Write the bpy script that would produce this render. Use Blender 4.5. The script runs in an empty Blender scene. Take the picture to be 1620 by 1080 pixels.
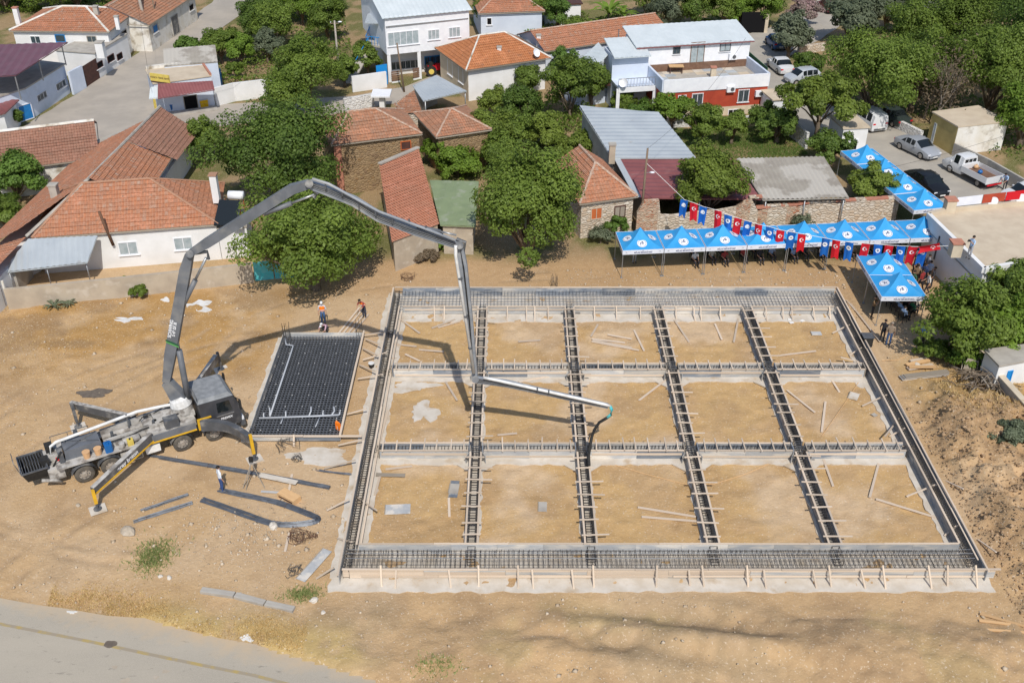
import bpy, bmesh, math, random
import numpy as np
from mathutils import Vector, Matrix, Quaternion
random.seed(7)
S = bpy.context.scene
COL = S.collection
R = math.radians
V = Vector
# ---------------------------------------------------------------- camera, sky, sun, exposure
F, H, P = 1640.0, 36.8, R(32.6)              # focal length in photo pixels, drone height, pitch
cam = bpy.data.cameras.new('camera'); cam.sensor_width = 36.0; cam.lens = 36.0*F/1620.0
cam.clip_end = 5000
camo = bpy.data.objects.new('camera', cam); COL.objects.link(camo)
camo.location = (0, 0, H); camo.rotation_euler = (R(90)-P, 0, 0)
S.camera = camo
SUN_EL, SUN_AZ = R(50), R(171)
LS = V((math.sin(SUN_AZ)*math.cos(SUN_EL), math.cos(SUN_AZ)*math.cos(SUN_EL), math.sin(SUN_EL)))
W = bpy.data.worlds.new('World'); S.world = W; W.use_nodes = True
_nt = W.node_tree; _bg = _nt.nodes['Background']
_sky = _nt.nodes.new('ShaderNodeTexSky'); _sky.sky_type = 'NISHITA'; _sky.sun_disc = False
_sky.sun_elevation = SUN_EL; _sky.sun_rotation = SUN_AZ
_nt.links.new(_sky.outputs[0], _bg.inputs[0]); _bg.inputs[1].default_value = 0.125
_sl = bpy.data.lights.new('sun', 'SUN'); _sl.energy = 3.7; _sl.angle = R(0.5); _sl.color = (1, .95, .87)
_so = bpy.data.objects.new('sun', _sl); COL.objects.link(_so); _so.location = (20, -60, 90)
_so.rotation_euler = LS.to_track_quat('Z', 'Y').to_euler()
vs = S.view_settings; vs.view_transform = 'Standard'; vs.look = 'None'; vs.gamma = 1; vs.use_curve_mapping = False
vs.exposure = 0.0
# ---------------------------------------------------------------- survey: where a sight line of the photo meets the ground (or height z)
def ray(x, y):
    a = (x-810)/F; b = -(y-540)/F
    return V((a, math.cos(P)+b*math.sin(P), -math.sin(P)+b*math.cos(P)))
def G(x, y, z=0.0):
    d = ray(x, y); t = (z-H)/d.z
    return V((0, 0, H))+d*t
def onwall(A, B, px, py):
    "point of the vertical plane through A,B"
    n = V((-(B[1]-A[1]), B[0]-A[0], 0)); d = ray(px, py); C = V((0, 0, H))
    return C+d*((V((A[0], A[1], 0))-C).dot(n)/d.dot(n))
# ---------------------------------------------------------------- mesh builder
class MB:
    def __init__(s): s.v = []; s.f = []; s.m = []; s.uv = []; s.mi = 0
    def face(s, pts, uv=None):
        n = len(s.v); s.v += [tuple(p) for p in pts]; s.f.append(tuple(range(n, n+len(pts)))); s.m.append(s.mi)
        s.uv.append(uv or [(0, 0)]*len(pts)); return s
    def add(s, vs_, fs):
        n = len(s.v); s.v += [tuple(p) for p in vs_]
        for f in fs: s.f.append(tuple(i+n for i in f)); s.m.append(s.mi); s.uv.append([(0, 0)]*len(f))
        return s
    def box(s, x0, x1, y0, y1, z0, z1):
        return s.add([(x0,y0,z0),(x1,y0,z0),(x1,y1,z0),(x0,y1,z0),(x0,y0,z1),(x1,y0,z1),(x1,y1,z1),(x0,y1,z1)],
                     [(3,2,1,0),(4,5,6,7),(0,1,5,4),(1,2,6,5),(2,3,7,6),(3,0,4,7)])
    def bar(s, p0, p1, w, h, up=None):
        p0 = V(p0); p1 = V(p1); d = (p1-p0).normalized(); up = V(up) if up else V((0,0,1))
        if abs(d.dot(up)) > .98: up = V((1,0,0))
        a = d.cross(up).normalized()*w/2; b = a.cross(d).normalized()*h/2
        q = [p0-a-b, p0+a-b, p0+a+b, p0-a+b, p1-a-b, p1+a-b, p1+a+b, p1-a+b]
        return s.add(q, [(0,1,2,3),(7,6,5,4),(4,5,1,0),(5,6,2,1),(6,7,3,2),(7,4,0,3)])
    def tube(s, pts, r, n=6, cap=True):
        pts = [V(p) for p in pts]; rs = r if isinstance(r, (list, tuple)) else [r]*len(pts); base = len(s.v); rings = []
        for i, p in enumerate(pts):
            d = (pts[min(i+1, len(pts)-1)]-pts[max(i-1, 0)]).normalized()
            up = V((0,0,1)) if abs(d.z) < .95 else V((1,0,0))
            a = d.cross(up).normalized(); b = a.cross(d)
            rings.append([p+(a*math.cos(2*math.pi*k/n)+b*math.sin(2*math.pi*k/n))*rs[i] for k in range(n)])
        vs_ = [q for rg in rings for q in rg]; fs = []
        for i in range(len(pts)-1):
            for k in range(n): fs.append((i*n+k, i*n+(k+1) % n, (i+1)*n+(k+1) % n, (i+1)*n+k))
        if cap: fs += [tuple(range(n))[::-1], tuple((len(pts)-1)*n+k for k in range(n))]
        return s.add(vs_, fs)
    def prism(s, poly, z0, z1):
        n = len(poly); a = sum(poly[i][0]*poly[(i+1) % n][1]-poly[(i+1) % n][0]*poly[i][1] for i in range(n))
        if a < 0: poly = list(poly)[::-1]
        vs_ = [(p[0], p[1], z0) for p in poly]+[(p[0], p[1], z1) for p in poly]
        return s.add(vs_, [tuple(range(n))[::-1], tuple(range(n, 2*n))]+[(i, (i+1) % n, n+(i+1) % n, n+i) for i in range(n)])
    def sphere(s, c, rx, ry, rz, nu=10, nv=6, zmin=-1):
        vs_ = []; fs = []
        for j in range(nv+1):
            t = -math.pi/2+math.pi*j/nv; z = max(math.sin(t), zmin)
            for i in range(nu):
                u = 2*math.pi*i/nu; vs_.append((c[0]+rx*math.cos(t)*math.cos(u), c[1]+ry*math.cos(t)*math.sin(u), c[2]+rz*z))
        for j in range(nv):
            for i in range(nu): fs.append((j*nu+i, j*nu+(i+1) % nu, (j+1)*nu+(i+1) % nu, (j+1)*nu+i))
        return s.add(vs_, fs)
    def beam(s, pts, hs, w, nrm):
        "box beam along a polyline lying in a vertical plane with normal nrm; hs = depth at each point"
        pts = [V(p) for p in pts]; nrm = V(nrm).normalized(); vs_ = []; fs = []
        for i, p in enumerate(pts):
            d = (pts[min(i+1, len(pts)-1)]-pts[max(i-1, 0)]).normalized(); b = nrm.cross(d).normalized()*hs[i]/2; a = nrm*w/2
            vs_ += [p-a-b, p+a-b, p+a+b, p-a+b]
        n = len(pts)
        for i in range(n-1):
            for k in range(4): fs.append((i*4+k, i*4+(k+1) % 4, i*4+4+(k+1) % 4, i*4+4+k))
        fs += [(3,2,1,0), (4*n-4, 4*n-3, 4*n-2, 4*n-1)]
        return s.add(vs_, fs)
    def mesh(s, name, mats, smooth=False, fix=True):
        me = bpy.data.meshes.new(name); me.from_pydata(s.v, [], s.f)
        mats = mats if isinstance(mats, (list, tuple)) else [mats]
        for m in mats: me.materials.append(m)
        me.polygons.foreach_set('material_index', s.m)
        uvl = me.uv_layers.new(name='UVMap'); flat = [c for f in s.uv for p in f for c in p]
        uvl.data.foreach_set('uv', flat)
        if fix:
            bm = bmesh.new(); bm.from_mesh(me); bmesh.ops.recalc_face_normals(bm, faces=bm.faces); bm.to_mesh(me); bm.free()
        if smooth: me.polygons.foreach_set('use_smooth', [True]*len(me.polygons))
        me.update(); return me
OFF = {}
def link(name, me, parent=None, kind=None, label=None):
    o = bpy.data.objects.new(name, me); COL.objects.link(o)
    if parent is not None:
        o.parent = parent; off = OFF.get(parent.name)
        if off is not None: o.matrix_parent_inverse = Matrix.Translation(-off)
    if kind: o['kind'] = kind
    if label: o['label'] = label
    return o
def part(mb, name, mat, parent, smooth=False, kind=None, label=None, fix=True):
    return link(name, mb.mesh(name, mat, smooth, fix), parent, kind, label)
LABELS = {}
def tag(o, label, cat, group=None, kind=None):
    o['label'] = label; o['category'] = cat
    if group: o['group'] = group
    if kind: o['kind'] = kind
    return o
def thing(name, label, cat, loc=(0,0,0), rz=0, group=None, world=False):
    "an Empty at the thing's base; world=True: its parts are given in world coordinates"
    o = bpy.data.objects.new(name, None); COL.objects.link(o); o.location = loc; o.rotation_euler = (0, 0, rz)
    o.empty_display_size = .3
    if world: OFF[o.name] = V(loc)
    return tag(o, label, cat, group)
def struct(name, mb, mat, label=None, smooth=False):
    o = part(mb, name, mat, None, smooth); o['kind'] = 'structure'
    if label: o['label'] = label
    return o
def copytree(o, parent=None):
    c = o.copy(); COL.objects.link(c); c.parent = parent
    for ch in list(o.children): copytree(ch, c)
    return c
_cubes = {}
def stick(name, p0, p1, w, h, mat, parent=None, roll=None):
    "one board or bar between two points; alike pieces share one mesh"
    me = _cubes.get(mat.name)
    if me is None: me = _cubes[mat.name] = MB().box(-.5,.5,-.5,.5,-.5,.5).mesh('board', mat)
    p0 = V(p0); p1 = V(p1); d = p1-p0; L = d.length; d.normalize()
    up = V(roll) if roll else V((0,0,1))
    if abs(d.dot(up)) > .98: up = V((1,0,0))
    a = up.cross(d).normalized(); b = d.cross(a)
    m = Matrix(((d.x,a.x,b.x),(d.y,a.y,b.y),(d.z,a.z,b.z))).to_4x4()
    o = link(name, me, parent); o.matrix_basis = Matrix.Translation((p0+p1)/2) @ m @ Matrix.Diagonal((L, w, h, 1))
    return o
# ---------------------------------------------------------------- materials
def nodes(name):
    m = bpy.data.materials.new(name); m.use_nodes = True; nt = m.node_tree
    return m, nt, nt.nodes['Principled BSDF']
def N(nt, t, **kw):
    n = nt.nodes.new(t)
    for k, v in kw.items():
        if k in n.inputs.keys(): n.inputs[k].default_value = v
        else: setattr(n, k, v)
    return n
def c4(c): return (c[0], c[1], c[2], 1)
def mixc(nt, fac, a, b, mode='MIX'):
    n = nt.nodes.new('ShaderNodeMix'); n.data_type = 'RGBA'; n.blend_type = mode
    for k, v in ((0, fac), (6, a), (7, b)):
        if hasattr(v, 'links') or hasattr(v, 'is_linked'): nt.links.new(v, n.inputs[k])
        else: n.inputs[k].default_value = c4(v) if k else v
    return n.outputs[2]
def ramp(nt, src, a, b):
    n = nt.nodes.new('ShaderNodeMapRange'); n.inputs[1].default_value = a; n.inputs[2].default_value = b
    nt.links.new(src, n.inputs[0]); return n.outputs[0]
def noise(nt, co, scale, detail=4, rough=.55, stretch=None):
    if stretch:
        mp = N(nt, 'ShaderNodeMapping'); mp.inputs['Scale'].default_value = stretch; nt.links.new(co, mp.inputs[0]); co = mp.outputs[0]
    n = N(nt, 'ShaderNodeTexNoise'); n.inputs['Scale'].default_value = scale; n.inputs['Detail'].default_value = detail
    n.inputs['Roughness'].default_value = rough; nt.links.new(co, n.inputs['Vector']); return n.outputs[0]
def bump(nt, b, h, strength, dist=.02):
    n = N(nt, 'ShaderNodeBump'); n.inputs['Strength'].default_value = strength; n.inputs['Distance'].default_value = dist
    nt.links.new(h, n.inputs['Height']); nt.links.new(n.outputs[0], b.inputs['Normal'])
def M(name, c1, c2=None, scale=1.5, lo=.38, hi=.62, rough=.85, spec=.25, metal=0, bp=0, bscale=25, rnd=0, stretch=None, c3=None, s3=.5, lo3=.55, hi3=.7, bd=.02):
    m, nt, b = nodes(name); co = N(nt, 'ShaderNodeTexCoord').outputs['Object']
    if rnd:     # per-object shift so that copies do not repeat
        oi = N(nt, 'ShaderNodeObjectInfo'); ad = N(nt, 'ShaderNodeVectorMath', operation='ADD'); sc = N(nt, 'ShaderNodeMath', operation='MULTIPLY')
        sc.inputs[1].default_value = 57.0; nt.links.new(oi.outputs['Random'], sc.inputs[0])
        nt.links.new(co, ad.inputs[0]); nt.links.new(sc.outputs[0], ad.inputs[1]); co = ad.outputs[0]
    col = None
    if c2:
        f = ramp(nt, noise(nt, co, scale, stretch=stretch), lo, hi); col = mixc(nt, f, c1, c2)
    if c3: col = mixc(nt, ramp(nt, noise(nt, co, s3, 5), lo3, hi3), col if col is not None else c1, c3)
    if rnd:
        hsv = N(nt, 'ShaderNodeHueSaturation'); mr = N(nt, 'ShaderNodeMapRange'); mr.inputs[3].default_value = 1-rnd; mr.inputs[4].default_value = 1+rnd
        nt.links.new(oi.outputs['Random'], mr.inputs[0]); nt.links.new(mr.outputs[0], hsv.inputs['Value'])
        if col is not None: nt.links.new(col, hsv.inputs['Color'])
        else: hsv.inputs['Color'].default_value = c4(c1)
        col = hsv.outputs[0]
    if col is not None: nt.links.new(col, b.inputs['Base Color'])
    else: b.inputs['Base Color'].default_value = c4(c1)
    b.inputs['Roughness'].default_value = rough; b.inputs['Specular IOR Level'].default_value = spec; b.inputs['Metallic'].default_value = metal
    if bp: bump(nt, b, noise(nt, co, bscale, 6, .65), bp, bd)
    return m
def tile_mat(name, cols, w=.22, c=.36, dirt=(.20,.15,.11), wear=.45):
    m, nt, b = nodes(name); uv = N(nt, 'ShaderNodeTexCoord').outputs['UV']; ob = N(nt, 'ShaderNodeTexCoord').outputs['Object']
    sp = N(nt, 'ShaderNodeSeparateXYZ'); nt.links.new(uv, sp.inputs[0])
    def op(o, a, bv): 
        n = N(nt, 'ShaderNodeMath', operation=o); nt.links.new(a, n.inputs[0])
        if bv is not None: n.inputs[1].default_value = bv
        return n.outputs[0]
    us = op('MULTIPLY', sp.outputs[0], 1/w); vs_ = op('MULTIPLY', sp.outputs[1], 1/c)
    cb = N(nt, 'ShaderNodeCombineXYZ'); nt.links.new(op('FLOOR', us, None), cb.inputs[0]); nt.links.new(op('FLOOR', vs_, None), cb.inputs[1])
    wn = N(nt, 'ShaderNodeTexWhiteNoise', noise_dimensions='3D'); nt.links.new(cb.outputs[0], wn.inputs[0])
    cr = N(nt, 'ShaderNodeValToRGB'); el = cr.color_ramp.elements
    el[0].color = c4(cols[0]); el[1].color = c4(cols[-1])
    for i, cc in enumerate(cols[1:-1]): e = el.new((i+1)/(len(cols)-1)); e.color = c4(cc)
    nt.links.new(wn.outputs[0], cr.inputs[0])
    col = mixc(nt, ramp(nt, noise(nt, ob, .55, 6, .6), .46, .46+wear*.6), cr.outputs[0], dirt)
    col = mixc(nt, ramp(nt, noise(nt, ob, .9, 3), .56, .62), col, tuple(min(1,x*1.18+.03) for x in cols[0])); col = mixc(nt, ramp(nt, noise(nt, ob, 1.6, 5, .7), .60, .68), col, tuple(x*.62+.03 for x in dirt)); col = mixc(nt, ramp(nt, noise(nt, ob, 5, 4), .35, .75), col, tuple(x*.72 for x in cols[0]))
    # darker seams along the troughs where two tile columns meet
    fr = op('FRACT', us, None); tri = op('ABSOLUTE', op('SUBTRACT', fr, .5), None)
    col = mixc(nt, ramp(nt, tri, .36, .62), col, dirt)
    nt.links.new(col, b.inputs['Base Color']); b.inputs['Roughness'].default_value = .9; b.inputs['Specular IOR Level'].default_value = .15
    sn = op('COSINE', op('MULTIPLY', op('SUBTRACT', fr, .5), 6.2832), None)
    bump(nt, b, sn, .9, .035)
    return m
def stone_mat(name, cols, mortar, scale=3.2, stretch=(1,1,1.7)):
    m, nt, b = nodes(name); ob = N(nt, 'ShaderNodeTexCoord').outputs['Object']
    mp = N(nt, 'ShaderNodeMapping'); mp.inputs['Scale'].default_value = stretch; nt.links.new(ob, mp.inputs[0])
    wv = mixc(nt, .12, mp.outputs[0], N(nt, 'ShaderNodeTexNoise', Scale=3.0).outputs[1])
    v1 = N(nt, 'ShaderNodeTexVoronoi', Scale=scale); v2 = N(nt, 'ShaderNodeTexVoronoi', Scale=scale, feature='DISTANCE_TO_EDGE')
    nt.links.new(mp.outputs[0], v1.inputs['Vector']); nt.links.new(mp.outputs[0], v2.inputs['Vector'])
    sp = N(nt, 'ShaderNodeSeparateColor'); nt.links.new(v1.outputs['Color'], sp.inputs[0])
    cr = N(nt, 'ShaderNodeValToRGB'); el = cr.color_ramp.elements; el[0].color = c4(cols[0]); el[1].color = c4(cols[-1])
    for i, cc in enumerate(cols[1:-1]): e = el.new((i+1)/(len(cols)-1)); e.color = c4(cc)
    nt.links.new(sp.outputs[0], cr.inputs[0])
    col = mixc(nt, ramp(nt, v2.outputs['Distance'], .12, .03), cr.outputs[0], mortar)
    col = mixc(nt, ramp(nt, noise(nt, ob, 1.2, 5), .5, .75), col, mortar)
    nt.links.new(col, b.inputs['Base Color']); b.inputs['Roughness'].default_value = .95; b.inputs['Specular IOR Level'].default_value = .1
    bump(nt, b, ramp(nt, v2.outputs['Distance'], 0, .2), .8, .06)
    return m
def leaf_mat(name, dark, light):
    m, nt, b = nodes(name); at = N(nt, 'ShaderNodeAttribute', attribute_name='tint')
    cr = N(nt, 'ShaderNodeValToRGB'); el = cr.color_ramp.elements; el[0].color = c4(dark); el[1].color = c4(light)
    nt.links.new(at.outputs['Fac'], cr.inputs[0]); nt.links.new(cr.outputs[0], b.inputs['Base Color'])
    b.inputs['Roughness'].default_value = .55; b.inputs['Specular IOR Level'].default_value = .3
    tr = N(nt, 'ShaderNodeBsdfTranslucent'); mx = N(nt, 'ShaderNodeMixShader'); mx.inputs[0].default_value = .42
    nt.links.new(cr.outputs[0], tr.inputs[0]); nt.links.new(b.outputs[0], mx.inputs[1]); nt.links.new(tr.outputs[0], mx.inputs[2])
    nt.links.new(mx.outputs[0], nt.nodes['Material Output'].inputs[0])
    return m
def glass_mat(name, c=(.02,.03,.04), rough=.08): return M(name, c, rough=rough, spec=.6)
mt = {}
mt['white'] = M('white_plaster', (.78,.78,.78), (.70,.70,.69), .6, c3=(.52,.48,.42), s3=.35, lo3=.62, hi3=.85, bp=.15, bscale=14)
mt['palewhite'] = M('white_paint', (.80,.81,.83), (.74,.75,.78), 2)
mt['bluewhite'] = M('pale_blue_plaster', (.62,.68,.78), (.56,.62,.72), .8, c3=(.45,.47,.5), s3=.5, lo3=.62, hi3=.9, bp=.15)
mt['cream'] = M('cream_plaster', (.62,.53,.40), (.52,.44,.33), .8, bp=.2)
mt['redpaint'] = M('red_plaster', (.42,.07,.035), (.36,.055,.03), 1.2, bp=.15)
mt['ochre'] = M('ochre_plaster', (.54,.42,.17), (.46,.35,.14), 1, bp=.2)
mt['stainwhite'] = M('stained_whitewash', (.66,.62,.54), (.74,.72,.68), .8, c3=(.30,.25,.18), s3=.9, lo3=.5, hi3=.7, bp=.3)
mt['orangepaint'] = M('orange_paint', (.55,.14,.04), (.45,.12,.04), 1)
mt['tile_new'] = tile_mat('orange_roof_tiles', [(.54,.21,.085),(.60,.24,.10),(.50,.19,.08),(.57,.23,.11)], wear=1.1, dirt=(.44,.22,.13))
mt['tile_old'] = tile_mat('old_orange_roof_tiles', [(.50,.215,.12),(.58,.245,.13),(.46,.24,.16),(.55,.225,.12),(.49,.36,.28)], dirt=(.44,.27,.18), wear=.8)
mt['tile_brown'] = tile_mat('brown_roof_tiles', [(.38,.19,.13),(.43,.22,.15),(.34,.175,.12),(.46,.25,.175)], dirt=(.33,.21,.15), wear=.6)
mt['tile_weather'] = tile_mat('weathered_roof_tiles', [(.50,.23,.13),(.38,.20,.13),(.54,.25,.14),(.43,.26,.18),(.49,.32,.23)], dirt=(.36,.23,.16), wear=.4)
mt['tile_red'] = tile_mat('red_roof_tiles', [(.52,.215,.13),(.57,.24,.145),(.48,.20,.125)], dirt=(.44,.25,.17), wear=.8)
mt['ridge'] = M('ridge_mortar', (.50,.40,.32), (.42,.25,.17), 4, rough=.95, bp=.3)
mt['zinc'] = M('zinc_sheet', (.50,.54,.56), (.44,.48,.51), .5, rough=.5, spec=.4, metal=.25, c3=(.34,.31,.28), s3=.9, lo3=.66, hi3=.8)
mt['zincpale'] = M('pale_metal_sheet', (.66,.71,.72), (.60,.65,.66), .6, rough=.5, spec=.4, metal=.1)
mt['maroon'] = M('maroon_metal_sheet', (.24,.085,.085), (.20,.07,.07), .7, rough=.5, spec=.4, c3=(.34,.2,.18), s3=.6, lo3=.6, hi3=.85)
mt['purple'] = M('plum_metal_sheet', (.17,.065,.085), (.14,.055,.07), .7, rough=.45, spec=.45)
mt['green'] = M('green_metal_sheet', (.235,.29,.16), (.20,.25,.14), .8, rough=.6, c3=(.30,.33,.24), s3=1.1, lo3=.55, hi3=.7)
mt['asbestos'] = M('grey_fibre_cement_sheet', (.36,.33,.28), (.30,.27,.23), .6, c3=(.46,.43,.38), s3=.35, lo3=.5, hi3=.56, rough=.9)
mt['conc'] = M('concrete', (.44,.41,.36), (.36,.33,.29), 1.2, c3=(.28,.25,.21), s3=.6, lo3=.58, hi3=.8, bp=.2)
mt['blind'] = M('pale_blinding_concrete', (.62,.57,.50), (.53,.47,.39), 1.1, c3=(.45,.35,.24), s3=.9, lo3=.56, hi3=.72, bp=.3)
mt['roofconc'] = M('pale_roof_screed', (.58,.49,.37), (.52,.43,.32), .9, c3=(.44,.36,.27), s3=.4, lo3=.55, hi3=.8, bp=.15)
mt['wallgrey'] = M('grey_rendered_wall', (.46,.39,.30), (.38,.32,.25), .9, c3=(.52,.46,.38), s3=1.3, lo3=.55, hi3=.7, bp=.3)
mt['stone'] = stone_mat('rubble_stone', [(.26,.16,.08),(.33,.23,.13),(.20,.13,.08),(.40,.29,.17)], (.34,.24,.14))
mt['stonelight'] = stone_mat('whitewashed_rubble', [(.58,.50,.40),(.66,.60,.52),(.50,.38,.27),(.62,.55,.46)], (.50,.42,.33), 2.6)
mt['stonewhite'] = stone_mat('white_pitched_stone', [(.55,.54,.52),(.66,.65,.63),(.40,.40,.40)], (.72,.71,.69), 2.4)
mt['brickrubble'] = stone_mat('brick_and_stone_rubble', [(.45,.17,.09),(.55,.42,.30),(.40,.15,.08),(.60,.52,.42)], (.50,.40,.30), 3.0, (1,1,2.6))
mt['timber'] = M('pale_timber', (.62,.51,.40), (.54,.44,.34), 3, rough=.85, rnd=.16, stretch=(1,14,14), c3=(.46,.39,.32), s3=1.6, lo3=.58, hi3=.8)
mt['oldtimber'] = M('grey_timber', (.36,.31,.25), (.28,.24,.19), 3, rough=.9, rnd=.2, stretch=(1,14,14))
mt['newtimber'] = M('fresh_timber', (.62,.40,.20), (.55,.34,.17), 3, rough=.85, rnd=.12, stretch=(1,14,14))
mt['ply'] = M('film_faced_plywood', (.15,.175,.21), (.22,.245,.28), 2.2, rough=.55, spec=.4, rnd=.25, c3=(.42,.41,.39), s3=1.8, lo3=.5, hi3=.66)
mt['plylight'] = M('worn_grey_plywood', (.44,.44,.43), (.34,.35,.36), 2.0, rough=.75, rnd=.2, c3=(.58,.54,.48), s3=1.6, lo3=.48, hi3=.62)
mt['rebar'] = M('dark_rebar', (.065,.065,.07), (.10,.085,.07), 2, rough=.6, spec=.4, metal=.3)
mt['rebarblue'] = M('blue_grey_rebar', (.13,.145,.17), (.09,.10,.12), 3, rough=.5, spec=.5, metal=.4)
mt['rust'] = M('rusty_wire', (.17,.09,.055), (.11,.065,.045), 5, rough=.9)
mt['membrane'] = M('dark_membrane', (.022,.022,.025), (.035,.034,.034), 1.5, rough=.7, c3=(.075,.075,.075), s3=1.2, lo3=.6, hi3=.8)
mt['matbar'] = M('grey_mat_bars', (.20,.21,.23), (.14,.15,.165), 3, rough=.5, spec=.4, metal=.2); mt['pipe'] = M('grey_plastic_pipe', (.42,.44,.47), rough=.4, spec=.4)
mt['asphalt'] = M('worn_asphalt', (.38,.34,.275), (.33,.30,.25), 1.2, rough=.95, bp=.25, bscale=60, c3=(.43,.365,.28), s3=.25, lo3=.42, hi3=.7)
mt['street'] = M('concrete_street', (.42,.375,.32), (.36,.325,.28), .35, rough=.95, bp=.2, bscale=40, c3=(.36,.325,.285), s3=.9, lo3=.55, hi3=.75)
mt['paving'] = M('parking_paving', (.41,.375,.32), (.36,.33,.285), .5, rough=.95, bp=.2, bscale=40, c3=(.34,.31,.27), s3=.3, lo3=.55, hi3=.75)
mt['yellowline'] = M('worn_yellow_line', (.40,.30,.12), (.32,.27,.20), 1.6, lo=.4, hi=.55)
mt['oil'] = M('dark_stain', (.13,.105,.085), (.17,.14,.11), 5)
mt['bark'] = M('bark', (.13,.095,.065), (.19,.15,.11), 6, bp=.5, bscale=20)
mt['greybark'] = M('grey_bark', (.28,.24,.20), (.20,.17,.14), 6)
mt['polewood'] = M('weathered_pole', (.17,.12,.085), (.23,.17,.12), 4, stretch=(6,6,.6))
mt['polecon'] = M('concrete_pole', (.40,.36,.31), (.34,.30,.26), 3)
mt['steel'] = M('galvanised_steel', (.42,.43,.44), (.34,.35,.36), 3, rough=.4, spec=.5, metal=.6)
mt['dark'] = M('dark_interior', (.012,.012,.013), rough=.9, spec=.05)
mt['black'] = M('black_rubber', (.022,.022,.023), (.035,.033,.03), 4, rough=.75)
mt['tyre'] = M('dusty_tyre', (.085,.078,.07), (.13,.115,.095), 4, rough=.95)
mt['rim'] = M('dusty_rim', (.36,.32,.27), (.26,.23,.2), 5, rough=.7)
mt['glass'] = glass_mat('window_glass', (.05,.07,.08)); mt['carglass'] = glass_mat('car_glass', (.012,.016,.018), .05)
mt['paleglass'] = M('curtained_glass', (.40,.45,.47), (.30,.36,.38), 3, rough=.15, spec=.5)
mt['doorblue'] = M('blue_door_paint', (.02,.20,.50), (.02,.17,.43), 3, rough=.5)
mt['gateblue'] = M('azure_gate_paint', (.015,.25,.62), rough=.45); mt['teal'] = M('turquoise_gate_paint', (.07,.46,.50), (.15,.50,.52), 3, rough=.5)
mt['brown'] = M('brown_paint', (.10,.045,.035), (.07,.035,.03), 3, rough=.6); mt['browntile'] = M('brown_wainscot', (.20,.12,.08), (.16,.09,.06), 3)
mt['darkgreen'] = M('dark_green_paint', (.025,.10,.05), rough=.7); mt['yellow'] = M('machine_yellow', (.72,.42,.02), (.60,.35,.03), 3, rough=.45, spec=.4)
mt['trucksteel'] = M('slate_truck_paint', (.10,.105,.115), (.075,.08,.088), 2, rough=.45, spec=.4, c3=(.30,.285,.26), s3=1.4, lo3=.52, hi3=.72)
mt['boom'] = M('dusty_boom_paint', (.155,.165,.185), (.118,.127,.143), 1.2, rough=.5, spec=.4, c3=(.24,.235,.225), s3=.8, lo3=.52, hi3=.72)
mt['boomlight'] = M('pale_boom_paint', (.27,.29,.32), (.21,.23,.26), 1.2, rough=.5, spec=.4, c3=(.42,.41,.39), s3=.9, lo3=.52, hi3=.72)
mt['cabpaint'] = M('charcoal_cab_paint', (.045,.047,.055), (.06,.062,.07), 2, rough=.35, spec=.5, c3=(.16,.15,.14), s3=1.1, lo3=.6, hi3=.8)
mt['cabroof'] = M('dusty_cab_roof', (.27,.28,.29), (.20,.21,.22), 3, rough=.8)
mt['splash'] = M('concrete_splashed_steel', (.50,.48,.45), (.36,.34,.31), 2.2, rough=.9, c3=(.22,.20,.18), s3=2.4, lo3=.5, hi3=.62)
mt['whitesplash'] = M('white_splashed_steel', (.74,.74,.73), (.58,.57,.55), 3, rough=.8)
mt['pipewhite'] = M('white_pump_pipe', (.72,.72,.71), (.60,.59,.57), 2, rough=.5)
mt['canopy'] = M('sky_blue_canopy', (.035,.30,.64), (.045,.33,.68), 1.5, rough=.65, spec=.2, rnd=.07, c3=(.10,.34,.62), s3=1.2, lo3=.55, hi3=.8)
mt['valance'] = M('white_valance', (.72,.74,.80), (.66,.68,.75), 2, rough=.7)
mt['navy'] = M('navy_print', (.05,.07,.16), rough=.7); mt['disc'] = M('white_emblem', (.74,.76,.80), rough=.7)
mt['flagred'] = M('red_flag_cloth', (.58,.012,.022), (.50,.01,.02), 2, rough=.7); mt['flagblue'] = M('blue_flag_cloth', (.012,.13,.48), (.01,.11,.42), 2, rough=.7)
mt['flagwhite'] = M('white_flag_print', (.80,.80,.80), rough=.7); mt['plastic'] = M('white_plastic_sheet', (.74,.74,.73), (.62,.60,.56), 2, rough=.4, bp=.6, bscale=4)
mt['orange'] = M('safety_orange', (.85,.20,.015), rough=.6); mt['blueplastic'] = M('blue_plastic', (.01,.12,.36), rough=.35, spec=.5)
mt['orangeplastic'] = M('peach_plastic_bucket', (.62,.38,.20), rough=.5); mt['yellowplastic'] = M('yellow_plastic', (.78,.48,.01), rough=.45)
mt['terracotta'] = M('terracotta_cap', (.50,.22,.15), (.42,.19,.13), 3); mt['paper'] = M('white_paper', (.74,.73,.70), rough=.8)
mt['signyellow'] = M('yellow_sign', (.68,.53,.12), (.60,.46,.11), 3); mt['skin'] = M('skin', (.42,.24,.16), rough=.6); mt['hair'] = M('dark_hair', (.02,.016,.013), rough=.6)
mt['bush'] = leaf_mat('leaf_mid', (.085,.135,.020), (.235,.325,.058)); mt['deep'] = leaf_mat('leaf_deep', (.066,.118,.020), (.190,.280,.055))
mt['bright'] = leaf_mat('leaf_bright', (.095,.165,.020), (.230,.350,.050)); mt['olive'] = leaf_mat('leaf_olive', (.105,.135,.075), (.225,.260,.165))
mt['yellowgreen'] = leaf_mat('leaf_yellow', (.115,.165,.024), (.260,.335,.062)); mt['fresh'] = leaf_mat('leaf_fresh', (.075,.140,.024), (.190,.310,.060))
mt['drytwig'] = leaf_mat('leaf_dry', (.17,.125,.08), (.28,.22,.15)); mt['straw'] = leaf_mat('straw', (.58,.42,.18), (.78,.60,.30))
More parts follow.
